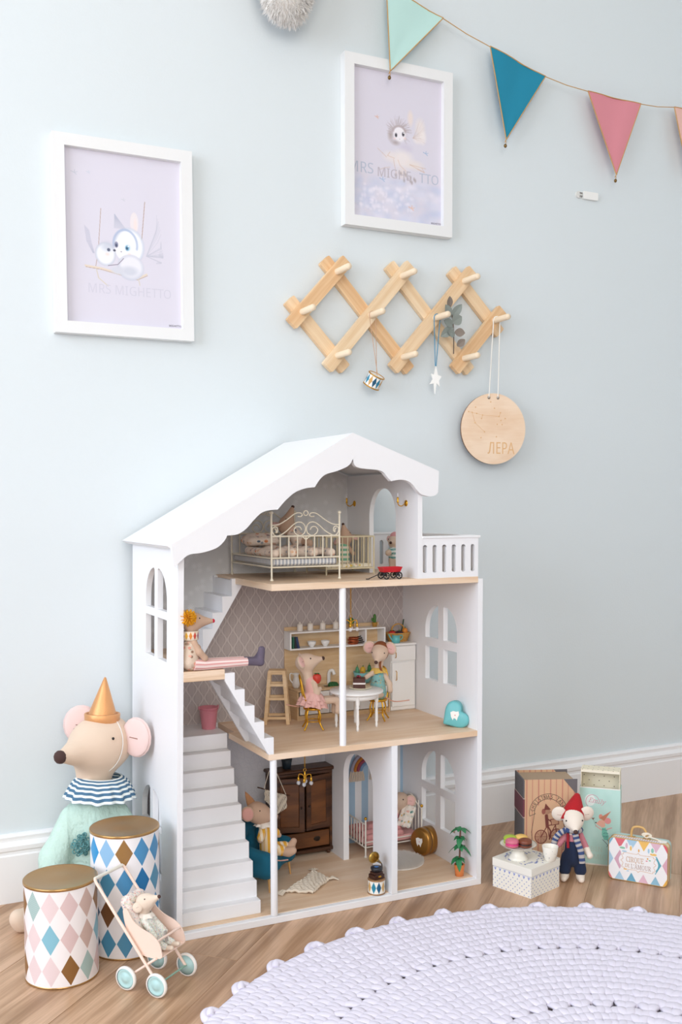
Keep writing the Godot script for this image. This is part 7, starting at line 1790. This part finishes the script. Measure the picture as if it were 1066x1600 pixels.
func bedstead(called: String, t: Node3D, m: Material, w: float, hp: float, z: float, rails: Array, bars: int, by0: float, by1: float, scroll: bool, knob: Material) -> void:   # one end panel of a metal bed
	var k := 0
	for sg in [-1, 1]:
		var s := ms(); lathe(s, [[0, 0], [0.0028, 0.0006], [0.003, 0.0025], [0.0016, 0.0046], [0.0018, hp - 0.005], [0.0018, hp - 0.004]], Transform3D(Basis.IDENTITY, Vector3(sg * w / 2, 0, z)), 12); obj("post", s, m, t)
		ball("post_knob", t, knob, Vector3(sg * w / 2, hp - 0.0012, z), Vector3.ONE * 0.0032)
	for y in rails: tubes(called, t, m, 0.0015, [[Vector3(-w / 2, y, z), Vector3(w / 2, y, z)]])
	for i in bars:
		var x := -w / 2 + w * (i + 1.0) / (bars + 1)
		tubes("bar", t, m, 0.0013, [[Vector3(x, by0, z), Vector3(x, by1, z)]], 6)
	if scroll:
		var ps := []
		for sg in [-1.0, 1.0]:
			var P := func(q: Array) -> Array: return spline(q.map(func(e): return Vector3(sg * e[0] * w / 0.118, by1 + e[1], z)), 5)
			ps.append(P.call([[0.059, 0.019], [0.047, 0.0203], [0.034, 0.0275], [0.019, 0.0385], [0.010, 0.0398], [0.0065, 0.0365], [0.009, 0.0335], [0.0145, 0.034]]))
			ps.append(P.call([[0.0535, 0.0135], [0.0508, 0.0105], [0.0512, 0.0068], [0.0552, 0.0062], [0.0572, 0.0105], [0.0545, 0.0155], [0.0535, 0.0135]].slice(0, 3) + [[0.0485, 0.0088], [0.0495, 0.0150], [0.0545, 0.0160], [0.0578, 0.0105], [0.0535, 0.0018], [0.046, 0.0015], [0.034, 0.0085], [0.022, 0.0195], [0.0125, 0.0243], [0.0045, 0.0215], [0.0008, 0.0130], [0.0035, 0.0045], [0.0110, 0.0010], [0.0185, 0.0050], [0.0205, 0.0110], [0.0165, 0.0160], [0.0105, 0.0155], [0.0075, 0.0105]]))
			ps.append(spline([Vector3(sg * 0.012, by1, z), Vector3(sg * 0.006, by1 - 0.0015, z), Vector3(0, by1 - 0.0065, z)], 4))
		var ring := []
		for j in 15: ring.append(Vector3(cos(TAU * j / 14) * 0.0042, by1 + 0.0395 + sin(TAU * j / 14) * 0.0042, z))
		ps.append(ring)
		tubes("scrollwork", t, m, 0.0011, ps, 6)

func nursery() -> void:
	var iron := mat("bed_ivory", c("ece6da"), 0.45); var gold: Material = M["brass"]
	var t := thing("toy_bed", "white metal toy bed with brass knobs and pink bedding in the striped nursery", "bed", Vector3(0.2055, F1, 0.073))
	t.rotation_degrees.y = -90.0   # local +z points to -x (the foot end)
	bedstead("rail", t, iron, 0.088, 0.079, 0.063, [0.066, 0.020], 6, 0.02, 0.066, false, gold)
	bedstead("rail", t, iron, 0.088, 0.088, -0.063, [0.020], 6, 0.02, 0.095, false, gold)
	tubes("head_arch", t, iron, 0.0015, [spline([Vector3(-0.044, 0.080, -0.063), Vector3(-0.028, 0.086, -0.063), Vector3(0, 0.1, -0.063), Vector3(0.028, 0.086, -0.063), Vector3(0.044, 0.080, -0.063)], 5)])
	for x in [-0.044, 0.044]:
		for y in [0.020, 0.030]: tubes("side_rail", t, iron, 0.0013, [[Vector3(x, y, -0.063), Vector3(x, y, 0.063)]], 6)
	box("mattress", t, cloth("bed_pink", c("e3aaa6"), 1000.0), Vector3(0, 0.0265, 0), Vector3(0.083, 0.011, 0.121), 0.003)
	var s := ms(); blob(s, [[Vector3(-0.036, 0.037, -0.02), 0.0062, Vector3(-0.036, 0.037, 0.054), 0.0062], [Vector3(0.036, 0.037, -0.02), 0.0062, Vector3(0.036, 0.037, 0.054), 0.0062], [Vector3(-0.018, 0.040, -0.02), 0.009, Vector3(-0.015, 0.038, 0.05), 0.008], [Vector3(0.018, 0.039, -0.022), 0.009, Vector3(0.018, 0.038, 0.05), 0.008], [Vector3(0, 0.044, -0.02), 0.011, Vector3(0, 0.042, 0.03), 0.009]], 0.0032, 0.008)
	tag(part_world("toy_blanket", s, cloth("blanket_rose", c("dc9c9a"), 900.0), t), "pink toy blanket spread over the nursery bed", "blanket")
	s = ms(); blob(s, [[Vector3(-0.018, 0, 0), 0.006, Vector3(0.018, 0, 0), 0.006], [Vector3(-0.02, 0, -0.012), 0.004, Vector3(0.02, 0, -0.012), 0.004], [Vector3(-0.02, 0, 0.012), 0.004, Vector3(0.02, 0, 0.012), 0.004]], 0.003, 0.008)
	var pil := obj("toy_pillow", s, weave(tmat("pillow_print", speckle(128, c("efe6da"), [c("e0a08c"), c("4f8f86"), c("d9b06a"), c("e6c4b4")], 36, 4.0, 8.0, 27), 0.95, Vector3.ONE * 20.0, true)))
	pil.transform = Transform3D(Basis(Vector3.UP, 0.5) * Basis(Vector3(0, 0, 1), 0.95), Vector3(0.2445, F1 + 0.064, 0.098)); tag(pil, "small floral toy pillow propped at the head of the nursery bed", "pillow")
	var m := thing("mouse_doll", "toy mouse tucked up at the head of the pink nursery bed", "mouse doll", Vector3(0.239, F1 + 0.033, 0.070))
	var hc := Vector3(0.004, 0.056, 0.004)
	mouse_parts(m, [[Vector3(-0.03, 0.010, 0), 0.010, Vector3(-0.006, 0.03, 0.0), 0.010], [Vector3(-0.006, 0.03, 0), 0.008, hc, 0.010]], hc, 0.0165, Vector3(-0.85, 0.15, 0.55), Vector3(0.1, 1, 0), {"cell": 0.0021, "ear": 0.75, "ear_up": 0.2})
	garment("nightshirt", m, [[Vector3(-0.03, 0.011, 0), 0.0118, Vector3(-0.007, 0.03, 0.0), 0.0115]], cloth("blanket_rose", c("dc9c9a"), 900.0), 0.0022)
	# rainbow on the wall
	t = thing("rainbow_hanging", "small knotted rainbow wall hanging with cream fringe on the striped nursery wall", "wall hanging", Vector3(0.190, F1 + 0.130, 0.030))
	for k in 4:
		var r := 0.034 - 0.0068 * k
		var arc := []
		for j in 17: arc.append(Vector3(-cos(PI * j / 16.0) * r, 0.018 + sin(PI * j / 16.0) * r * 1.05, 0))
		s = ms(); tube(s, arc, 0.0035, 8); obj("arc", s, cloth("rainbow_%d" % k, c(["a9a5b5", "c27a35", "9b4f62", "7f9ec4"][k]), 900.0), t)
	for sg in [-1, 1]:
		s = ms()
		for k in 14: tube(s, [Vector3(sg * (0.010 + k * 0.0021), 0.020, 0.001 * (k % 3)), Vector3(sg * (0.008 + k * 0.0025), 0.008, 0.002 + 0.001 * (k % 2)), Vector3(sg * (0.007 + k * 0.0028), -0.002, 0.002)], 0.0011, 5)
		obj("fringe", s, cloth("fringe_cream", c("e6d6c2"), 1200.0), t)
	# fluffy mat
	t = thing("fur_mat", "round white fluffy mat on the nursery floor of the dollhouse", "mat", Vector3(0.188, F1, 0.1665))
	var fur := cloth("mat_fur", c("efe9e2"), 900.0)
	turn("mat", t, fur, [[0, 0.0005], [0.048, 0.0005], [0.0495, 0.0015], [0.048, 0.003], [0, 0.0032]], Vector3.ZERO, 48)
	var hair := ms(); tube(hair, [Vector3.ZERO, Vector3(0, 0.6, 0.1), Vector3(0, 1, 0.4)], [0.055, 0.04, 0.01], 3); hair.generate_normals()
	var mm := MultiMesh.new(); mm.transform_format = MultiMesh.TRANSFORM_3D; mm.mesh = hair.commit(); mm.instance_count = 14000
	var g := RandomNumberGenerator.new(); g.seed = 41
	for k in 14000:
		var r := 0.049 * sqrt(g.randf()); var a := g.randf() * TAU
		mm.set_instance_transform(k, Transform3D(Basis(Vector3.UP, g.randf() * TAU) * Basis(Vector3.RIGHT, g.randf_range(-0.7, 0.7)) * Basis.from_scale(Vector3.ONE * g.randf_range(0.0035, 0.0065)), Vector3(cos(a) * r, 0.0028, sin(a) * r)))
	var o := MultiMeshInstance3D.new(); o.multimesh = mm; o.material_override = fur; o.name = "pile"; t.add_child(o, true); o.set_meta("kind", "stuff")
	# potted plant
	t = thing("toy_plant", "green toy pot plant in an orange pot at the right front corner of the dollhouse", "plant", Vector3(0.2555, F1, 0.2785))
	turn("pot", t, mat("orange_pot", c("dd8347"), 0.6), [[0, 0], [0.0078, 0], [0.0086, 0.010], [0.0098, 0.0195], [0.0102, 0.021], [0.0095, 0.0218], [0, 0.0195]])
	turn("soil", t, mat("soil", c("4a3328"), 0.9), [[0, 0.0192], [0.0094, 0.0192], [0.0088, 0.0212], [0, 0.0218]])
	tubes("trunk", t, mat("plant_stem", c("6b4433"), 0.7), 0.0016, [[Vector3(0, 0.02, 0), Vector3(0.001, 0.05, 0), Vector3(0.0025, 0.086, -0.001)]])
	for q in [[Vector3(-0.003, 0.034, 0.001), 6, 0.019, 0.15], [Vector3(0.001, 0.056, 0), 6, 0.020, 0.3], [Vector3(0.002, 0.072, -0.001), 6, 0.016, 0.2], [Vector3(0.0025, 0.086, -0.001), 6, 0.018, 0.75]]:
		for k in q[1]:
			var a: float = TAU * k / q[1] + q[0].y * 90.0
			s = ms(); leaf(s, q[0], Vector3(cos(a), q[3] + 0.35 * sin(k * 2.3), sin(a)) * q[2] * (0.85 + 0.25 * sin(k * 4.1)), 0.0054, Vector3.UP, 0.75); obj("leaf", s, mat("plant_green", c("2c7d4c"), 0.5), t)

func part_world(called: String, s: SurfaceTool, m: Material, like: Node3D) -> MeshInstance3D:   # a top-level mesh that lies on another thing
	var o := obj(called, s, m); o.transform = like.transform; return o

func attic() -> void:
	var ivory := mat("bed_cream", c("e6ddc8"), 0.45)
	var t := thing("toy_bed", "cream scrolled metal toy bed with striped mattress in the attic room", "bed", Vector3(-0.038, F3, 0.146), 0.0)
	bedstead("rail", t, ivory, 0.128, 0.118, 0.100, [0.0765, 0.0395, 0.0237], 7, 0.0395, 0.0765, true, ivory)
	bedstead("rail", t, ivory, 0.128, 0.118, -0.100, [0.0765, 0.0395, 0.0237], 7, 0.0395, 0.0765, true, ivory)
	for x in [-0.064, 0.064]:
		for y in [0.0395, 0.0237]: tubes("side_rail", t, ivory, 0.0015, [[Vector3(x, y, -0.1), Vector3(x, y, 0.1)]])
	var tick := tmat("ticking", stripes(32, [c("dcdad6"), c("a3a7b0")], [1, 1]), 0.95, Vector3.ONE * 150.0, true)
	box("mattress", t, tick, Vector3(0, 0.0325, 0.0), Vector3(0.122, 0.013, 0.194), 0.003)
	var fl := speckle(192, c("ecd9c8"), [c("d9804a"), c("e0a08a"), c("7a8794"), c("d79a60"), c("56697c")], 60, 4.0, 9.0, 33)
	var fm := weave(tmat("quilt_print", fl, 0.95, Vector3.ONE * 11.0, true))
	var s := ms(); blob(s, [[Vector3(-0.053, 0.047, -0.04), 0.0075, Vector3(-0.053, 0.047, 0.09), 0.0075], [Vector3(0.053, 0.047, -0.04), 0.0075, Vector3(0.053, 0.047, 0.09), 0.0075], [Vector3(-0.02, 0.048, -0.04), 0.0085, Vector3(-0.02, 0.048, 0.088), 0.0085], [Vector3(0.02, 0.048, -0.04), 0.0085, Vector3(0.02, 0.048, 0.088), 0.0085], [Vector3(-0.035, 0.047, 0.0), 0.008, Vector3(0.035, 0.047, 0.0), 0.008], [Vector3(-0.035, 0.047, 0.06), 0.008, Vector3(0.035, 0.047, 0.06), 0.008]], 0.0034, 0.01)
	tag(part_world("toy_quilt", s, fm, t), "floral toy quilt lying on the attic bed", "quilt")
	s = ms(); blob(s, [[Vector3(-0.046, 0.066, -0.048), 0.013, Vector3(-0.006, 0.066, -0.048), 0.013], [Vector3(-0.05, 0.064, -0.03), 0.008, Vector3(-0.004, 0.064, -0.03), 0.008], [Vector3(-0.05, 0.066, -0.066), 0.008, Vector3(-0.004, 0.066, -0.066), 0.008]], 0.0034, 0.01)
	tag(part_world("toy_pillow", s, fm, t), "plump floral toy pillow at the head of the attic bed", "pillow")
	var m := thing("mouse_doll", "toy mouse lying in the attic bed with its dark nose pointing up", "mouse doll", Vector3(-0.008, F3 + 0.052, 0.105))
	var hc := Vector3(-0.008, 0.040, 0.0)
	mouse_parts(m, [[Vector3(0.008, 0.012, 0.02), 0.012, Vector3(0, 0.028, 0.004), 0.011], [Vector3(0, 0.028, 0.004), 0.009, hc, 0.012], [Vector3(0.012, 0.016, 0.018), 0.006, Vector3(0.018, 0.008, 0.045), 0.008]], hc, 0.0145, Vector3(0.36, 0.92, 0.1), Vector3(0.3, -0.2, 0.93), {"cell": 0.0021, "skin": cloth("mouse_tan", c("c6a58d"), 1500.0), "ear": 0.75, "ear_up": -0.4, "snout": 2.4})
	garment("nightdress", m, [[Vector3(0.008, 0.013, 0.02), 0.0138, Vector3(0.001, 0.028, 0.006), 0.0122]], fm, 0.0022)
	# cot
	t = thing("toy_cot", "beige metal toy cot with vertical bars behind the attic bed", "cot", Vector3(0.0945, F3, 0.105))
	var be := mat("cot_beige", c("dccfae"), 0.45)
	for z in [-0.045, 0.045]:
		for x in [-0.0495, 0.0495]: tubes("post", t, be, 0.0017, [[Vector3(x, 0, z), Vector3(x, 0.0715, z)]])
		for y in [0.0115, 0.0708]: tubes("rail", t, be, 0.0015, [[Vector3(-0.0495, y, z), Vector3(0.0495, y, z)]])
		for i in 8: tubes("bar", t, be, 0.0011, [[Vector3(-0.0385 + i * 0.011, 0.0115, z), Vector3(-0.0385 + i * 0.011, 0.0708, z)]], 6)
	for x in [-0.0495, 0.0495]:
		for y in [0.0115, 0.0708]: tubes("end_rail", t, be, 0.0015, [[Vector3(x, y, -0.045), Vector3(x, y, 0.045)]])
		for i in 6: tubes("bar", t, be, 0.0011, [[Vector3(x, 0.0115, -0.032 + i * 0.0128), Vector3(x, 0.0708, -0.032 + i * 0.0128)]], 6)
	box("cot_mattress", t, weave(tmat("cot_print", speckle(128, c("efe6d2"), [c("e0c05a"), c("d98a60"), c("e6b0a0"), c("b9c4a0")], 60, 4.0, 8.0, 37), 0.95, Vector3.ONE * 18.0, true)), Vector3(0, 0.016, 0), Vector3(0.094, 0.008, 0.086), 0.002)
	m = thing("mouse_doll", "toy mouse in green and cream stripes standing in the beige cot", "mouse doll", Vector3(0.109, F3 + 0.0145, 0.092))
	hc = Vector3(0.004, 0.053, 0)
	mouse_parts(m, [[Vector3(0, 0.010, 0), 0.010, Vector3(0, 0.04, 0), 0.008], [Vector3(0, 0.04, 0), 0.007, hc, 0.009], [Vector3(0.008, 0.036, 0.0), 0.0045, Vector3(0.018, 0.022, 0.004), 0.0045]], hc, 0.0125, Vector3(-0.28, 0.92, 0.2), Vector3(-0.3, -0.1, 0.93), {"cell": 0.0021, "skin": cloth("mouse_tan", c("c6a58d"), 1500.0), "ear": 0.85, "ear_up": 0.0, "snout": 2.0})
	var gs := weave(tmat("green_stripe", _turn(stripes(64, [c("efe6d6"), c("79b896")], [1, 1])), 0.95, Vector3.ONE * 110.0, true))
	garment("romper", m, [[Vector3(0, 0.0085, 0), 0.0118, Vector3(0, 0.038, 0), 0.0095]], gs, 0.0022)
	# doll on the balcony
	m = thing("mouse_doll", "toy doll in a pink cap and striped jumper standing on the balcony", "doll", Vector3(0.2135, F3, 0.105))
	hc = Vector3(0, 0.058, 0)
	mouse_parts(m, [[Vector3(0, 0.022, 0), 0.011, Vector3(0, 0.042, 0), 0.009], [Vector3(0, 0.042, 0), 0.007, hc, 0.009], [Vector3(-0.006, 0.042, 0.004), 0.005, Vector3(-0.021, 0.037, 0.012), 0.006], [Vector3(0.006, 0.042, 0.004), 0.005, Vector3(0.018, 0.036, 0.012), 0.006], [Vector3(-0.006, 0.022, 0), 0.006, Vector3(-0.007, 0.006, 0.002), 0.006], [Vector3(0.006, 0.022, 0), 0.006, Vector3(0.007, 0.006, 0.002), 0.006]], hc, 0.0125, Vector3(-0.75, 0.0, 0.65), Vector3.UP, {"cell": 0.0022, "snout": 1.6, "ear": 0.5})
	garment("cap", m, [[hc + Vector3(0.002, 0.005, -0.002), 0.0134, hc + Vector3(0.002, 0.009, -0.002), 0.0105]], cloth("cap_pink", c("d99a9a"), 1200.0), 0.0022)
	garment("jumper", m, [[Vector3(0, 0.030, 0), 0.0122, Vector3(0, 0.042, 0), 0.0105], [Vector3(-0.006, 0.042, 0.004), 0.0065, Vector3(-0.015, 0.039, 0.009), 0.0065]], tmat("jumper_stripe", _turn(stripes(64, [c("eef0ea"), c("5f9f9a")], [1, 1])), 0.95, Vector3.ONE * 120.0, true), 0.0022)
	# red wagon
	t = thing("toy_wagon", "tiny red pull-along wagon with black spoked wheels at the attic floor edge", "wagon", Vector3(0.1040, F3, 0.288))
	var red := mat("wagon_red", c("c4202a"), 0.3); var blk := mat("wagon_black", c("1f1d1e"), 0.45)
	s = ms()
	var lo := [Vector3(-0.0155, 0.0125, -0.0085), Vector3(0.0155, 0.0125, -0.0085), Vector3(0.0155, 0.0125, 0.0085), Vector3(-0.0155, 0.0125, 0.0085)]
	var hi := [Vector3(-0.0195, 0.0215, -0.0105), Vector3(0.0195, 0.0215, -0.0105), Vector3(0.0195, 0.0215, 0.0105), Vector3(-0.0195, 0.0215, 0.0105)]
	q4(s, lo[0], lo[1], lo[2], lo[3], Vector3.DOWN)
	for k in 4:
		var n: Vector3 = (lo[k] + lo[(k + 1) % 4]) * Vector3(1, 0, 1)
		q4(s, lo[k], lo[(k + 1) % 4], hi[(k + 1) % 4], hi[k], n)
		var e := n.normalized() * -0.0008
		q4(s, lo[k] + e + Vector3(0, 0.0008, 0), lo[(k + 1) % 4] + e + Vector3(0, 0.0008, 0), hi[(k + 1) % 4] + e, hi[k] + e, -n)
		q4(s, hi[k], hi[(k + 1) % 4], hi[(k + 1) % 4] + e, hi[k] + e, Vector3.UP)
	q4(s, lo[0] + Vector3(0, 0.0008, 0), lo[1] + Vector3(0, 0.0008, 0), lo[2] + Vector3(0, 0.0008, 0), lo[3] + Vector3(0, 0.0008, 0), Vector3.UP); obj("tray", s, red, t)
	for x in [-0.0125, 0.0125]:
		tubes("axle", t, blk, 0.0009, [[Vector3(x, 0.0066, -0.011), Vector3(x, 0.0066, 0.011)]], 6)
		box("axle_block", t, blk, Vector3(x, 0.0100, 0), Vector3(0.006, 0.005, 0.012))
		for z in [-0.0105, 0.0105]:
			var ring := []
			for k in 20: ring.append(Vector3(x + cos(TAU * k / 20) * 0.0055, 0.0066 + sin(TAU * k / 20) * 0.0055, z))
			s = ms(); tube(s, ring, 0.0011, 6, true)
			for k in 3: tube(s, [Vector3(x + cos(PI * k / 3) * 0.0055, 0.0066 + sin(PI * k / 3) * 0.0055, z), Vector3(x - cos(PI * k / 3) * 0.0055, 0.0066 - sin(PI * k / 3) * 0.0055, z)], 0.0006, 5)
			obj("wheel", s, blk, t)
	s = ms(); tube(s, [Vector3(-0.0135, 0.0095, 0), Vector3(-0.021, 0.0095, 0.0), Vector3(-0.043, 0.0022, 0.003)], 0.0008, 6)
	var hr := []
	for k in 12: hr.append(Vector3(-0.0455 + cos(TAU * k / 12) * 0.003, 0.0016, 0.003 + sin(TAU * k / 12) * 0.002))
	tube(s, hr, 0.0007, 5, true); obj("pull_handle", s, blk, t)
	# sconces
	for q in [[0.263, "tiny brass wall sconce to the right of the attic doorway"], [0.056, "tiny brass wall sconce to the left of the attic doorway"]]:
		t = thing("toy_sconce", q[1], "wall lamp", Vector3(0.1502, 0.7035, q[0]), 0.0, "brass sconces by the attic doorway")
		var br: Material = M["brass"]
		turn("back_plate", t, br, [[0, 0.0028], [0.003, 0.0022], [0.0055, 0.0010], [0.0058, 0], [0, 0]], Vector3.ZERO, 20, Basis(Vector3(0, 1, 0), Vector3(-1, 0, 0), Vector3(0, 0, 1)))
		tubes("arm", t, br, 0.0009, [spline([Vector3(-0.002, 0, 0), Vector3(-0.009, -0.005, 0), Vector3(-0.0155, -0.003, 0), Vector3(-0.017, 0.002, 0)], 4)])
		turn("candle_holder", t, br, [[0.0008, 0], [0.0026, 0.001], [0.0014, 0.003], [0.0018, 0.006], [0.0018, 0.0095], [0, 0.010]], Vector3(-0.017, 0.001, 0), 12)
		turn("bulb", t, M["bulb_glass"], [[0, 0], [0.0014, 0.001], [0.0016, 0.0035], [0.0006, 0.008], [0, 0.009]], Vector3(-0.017, 0.0105, 0), 10)
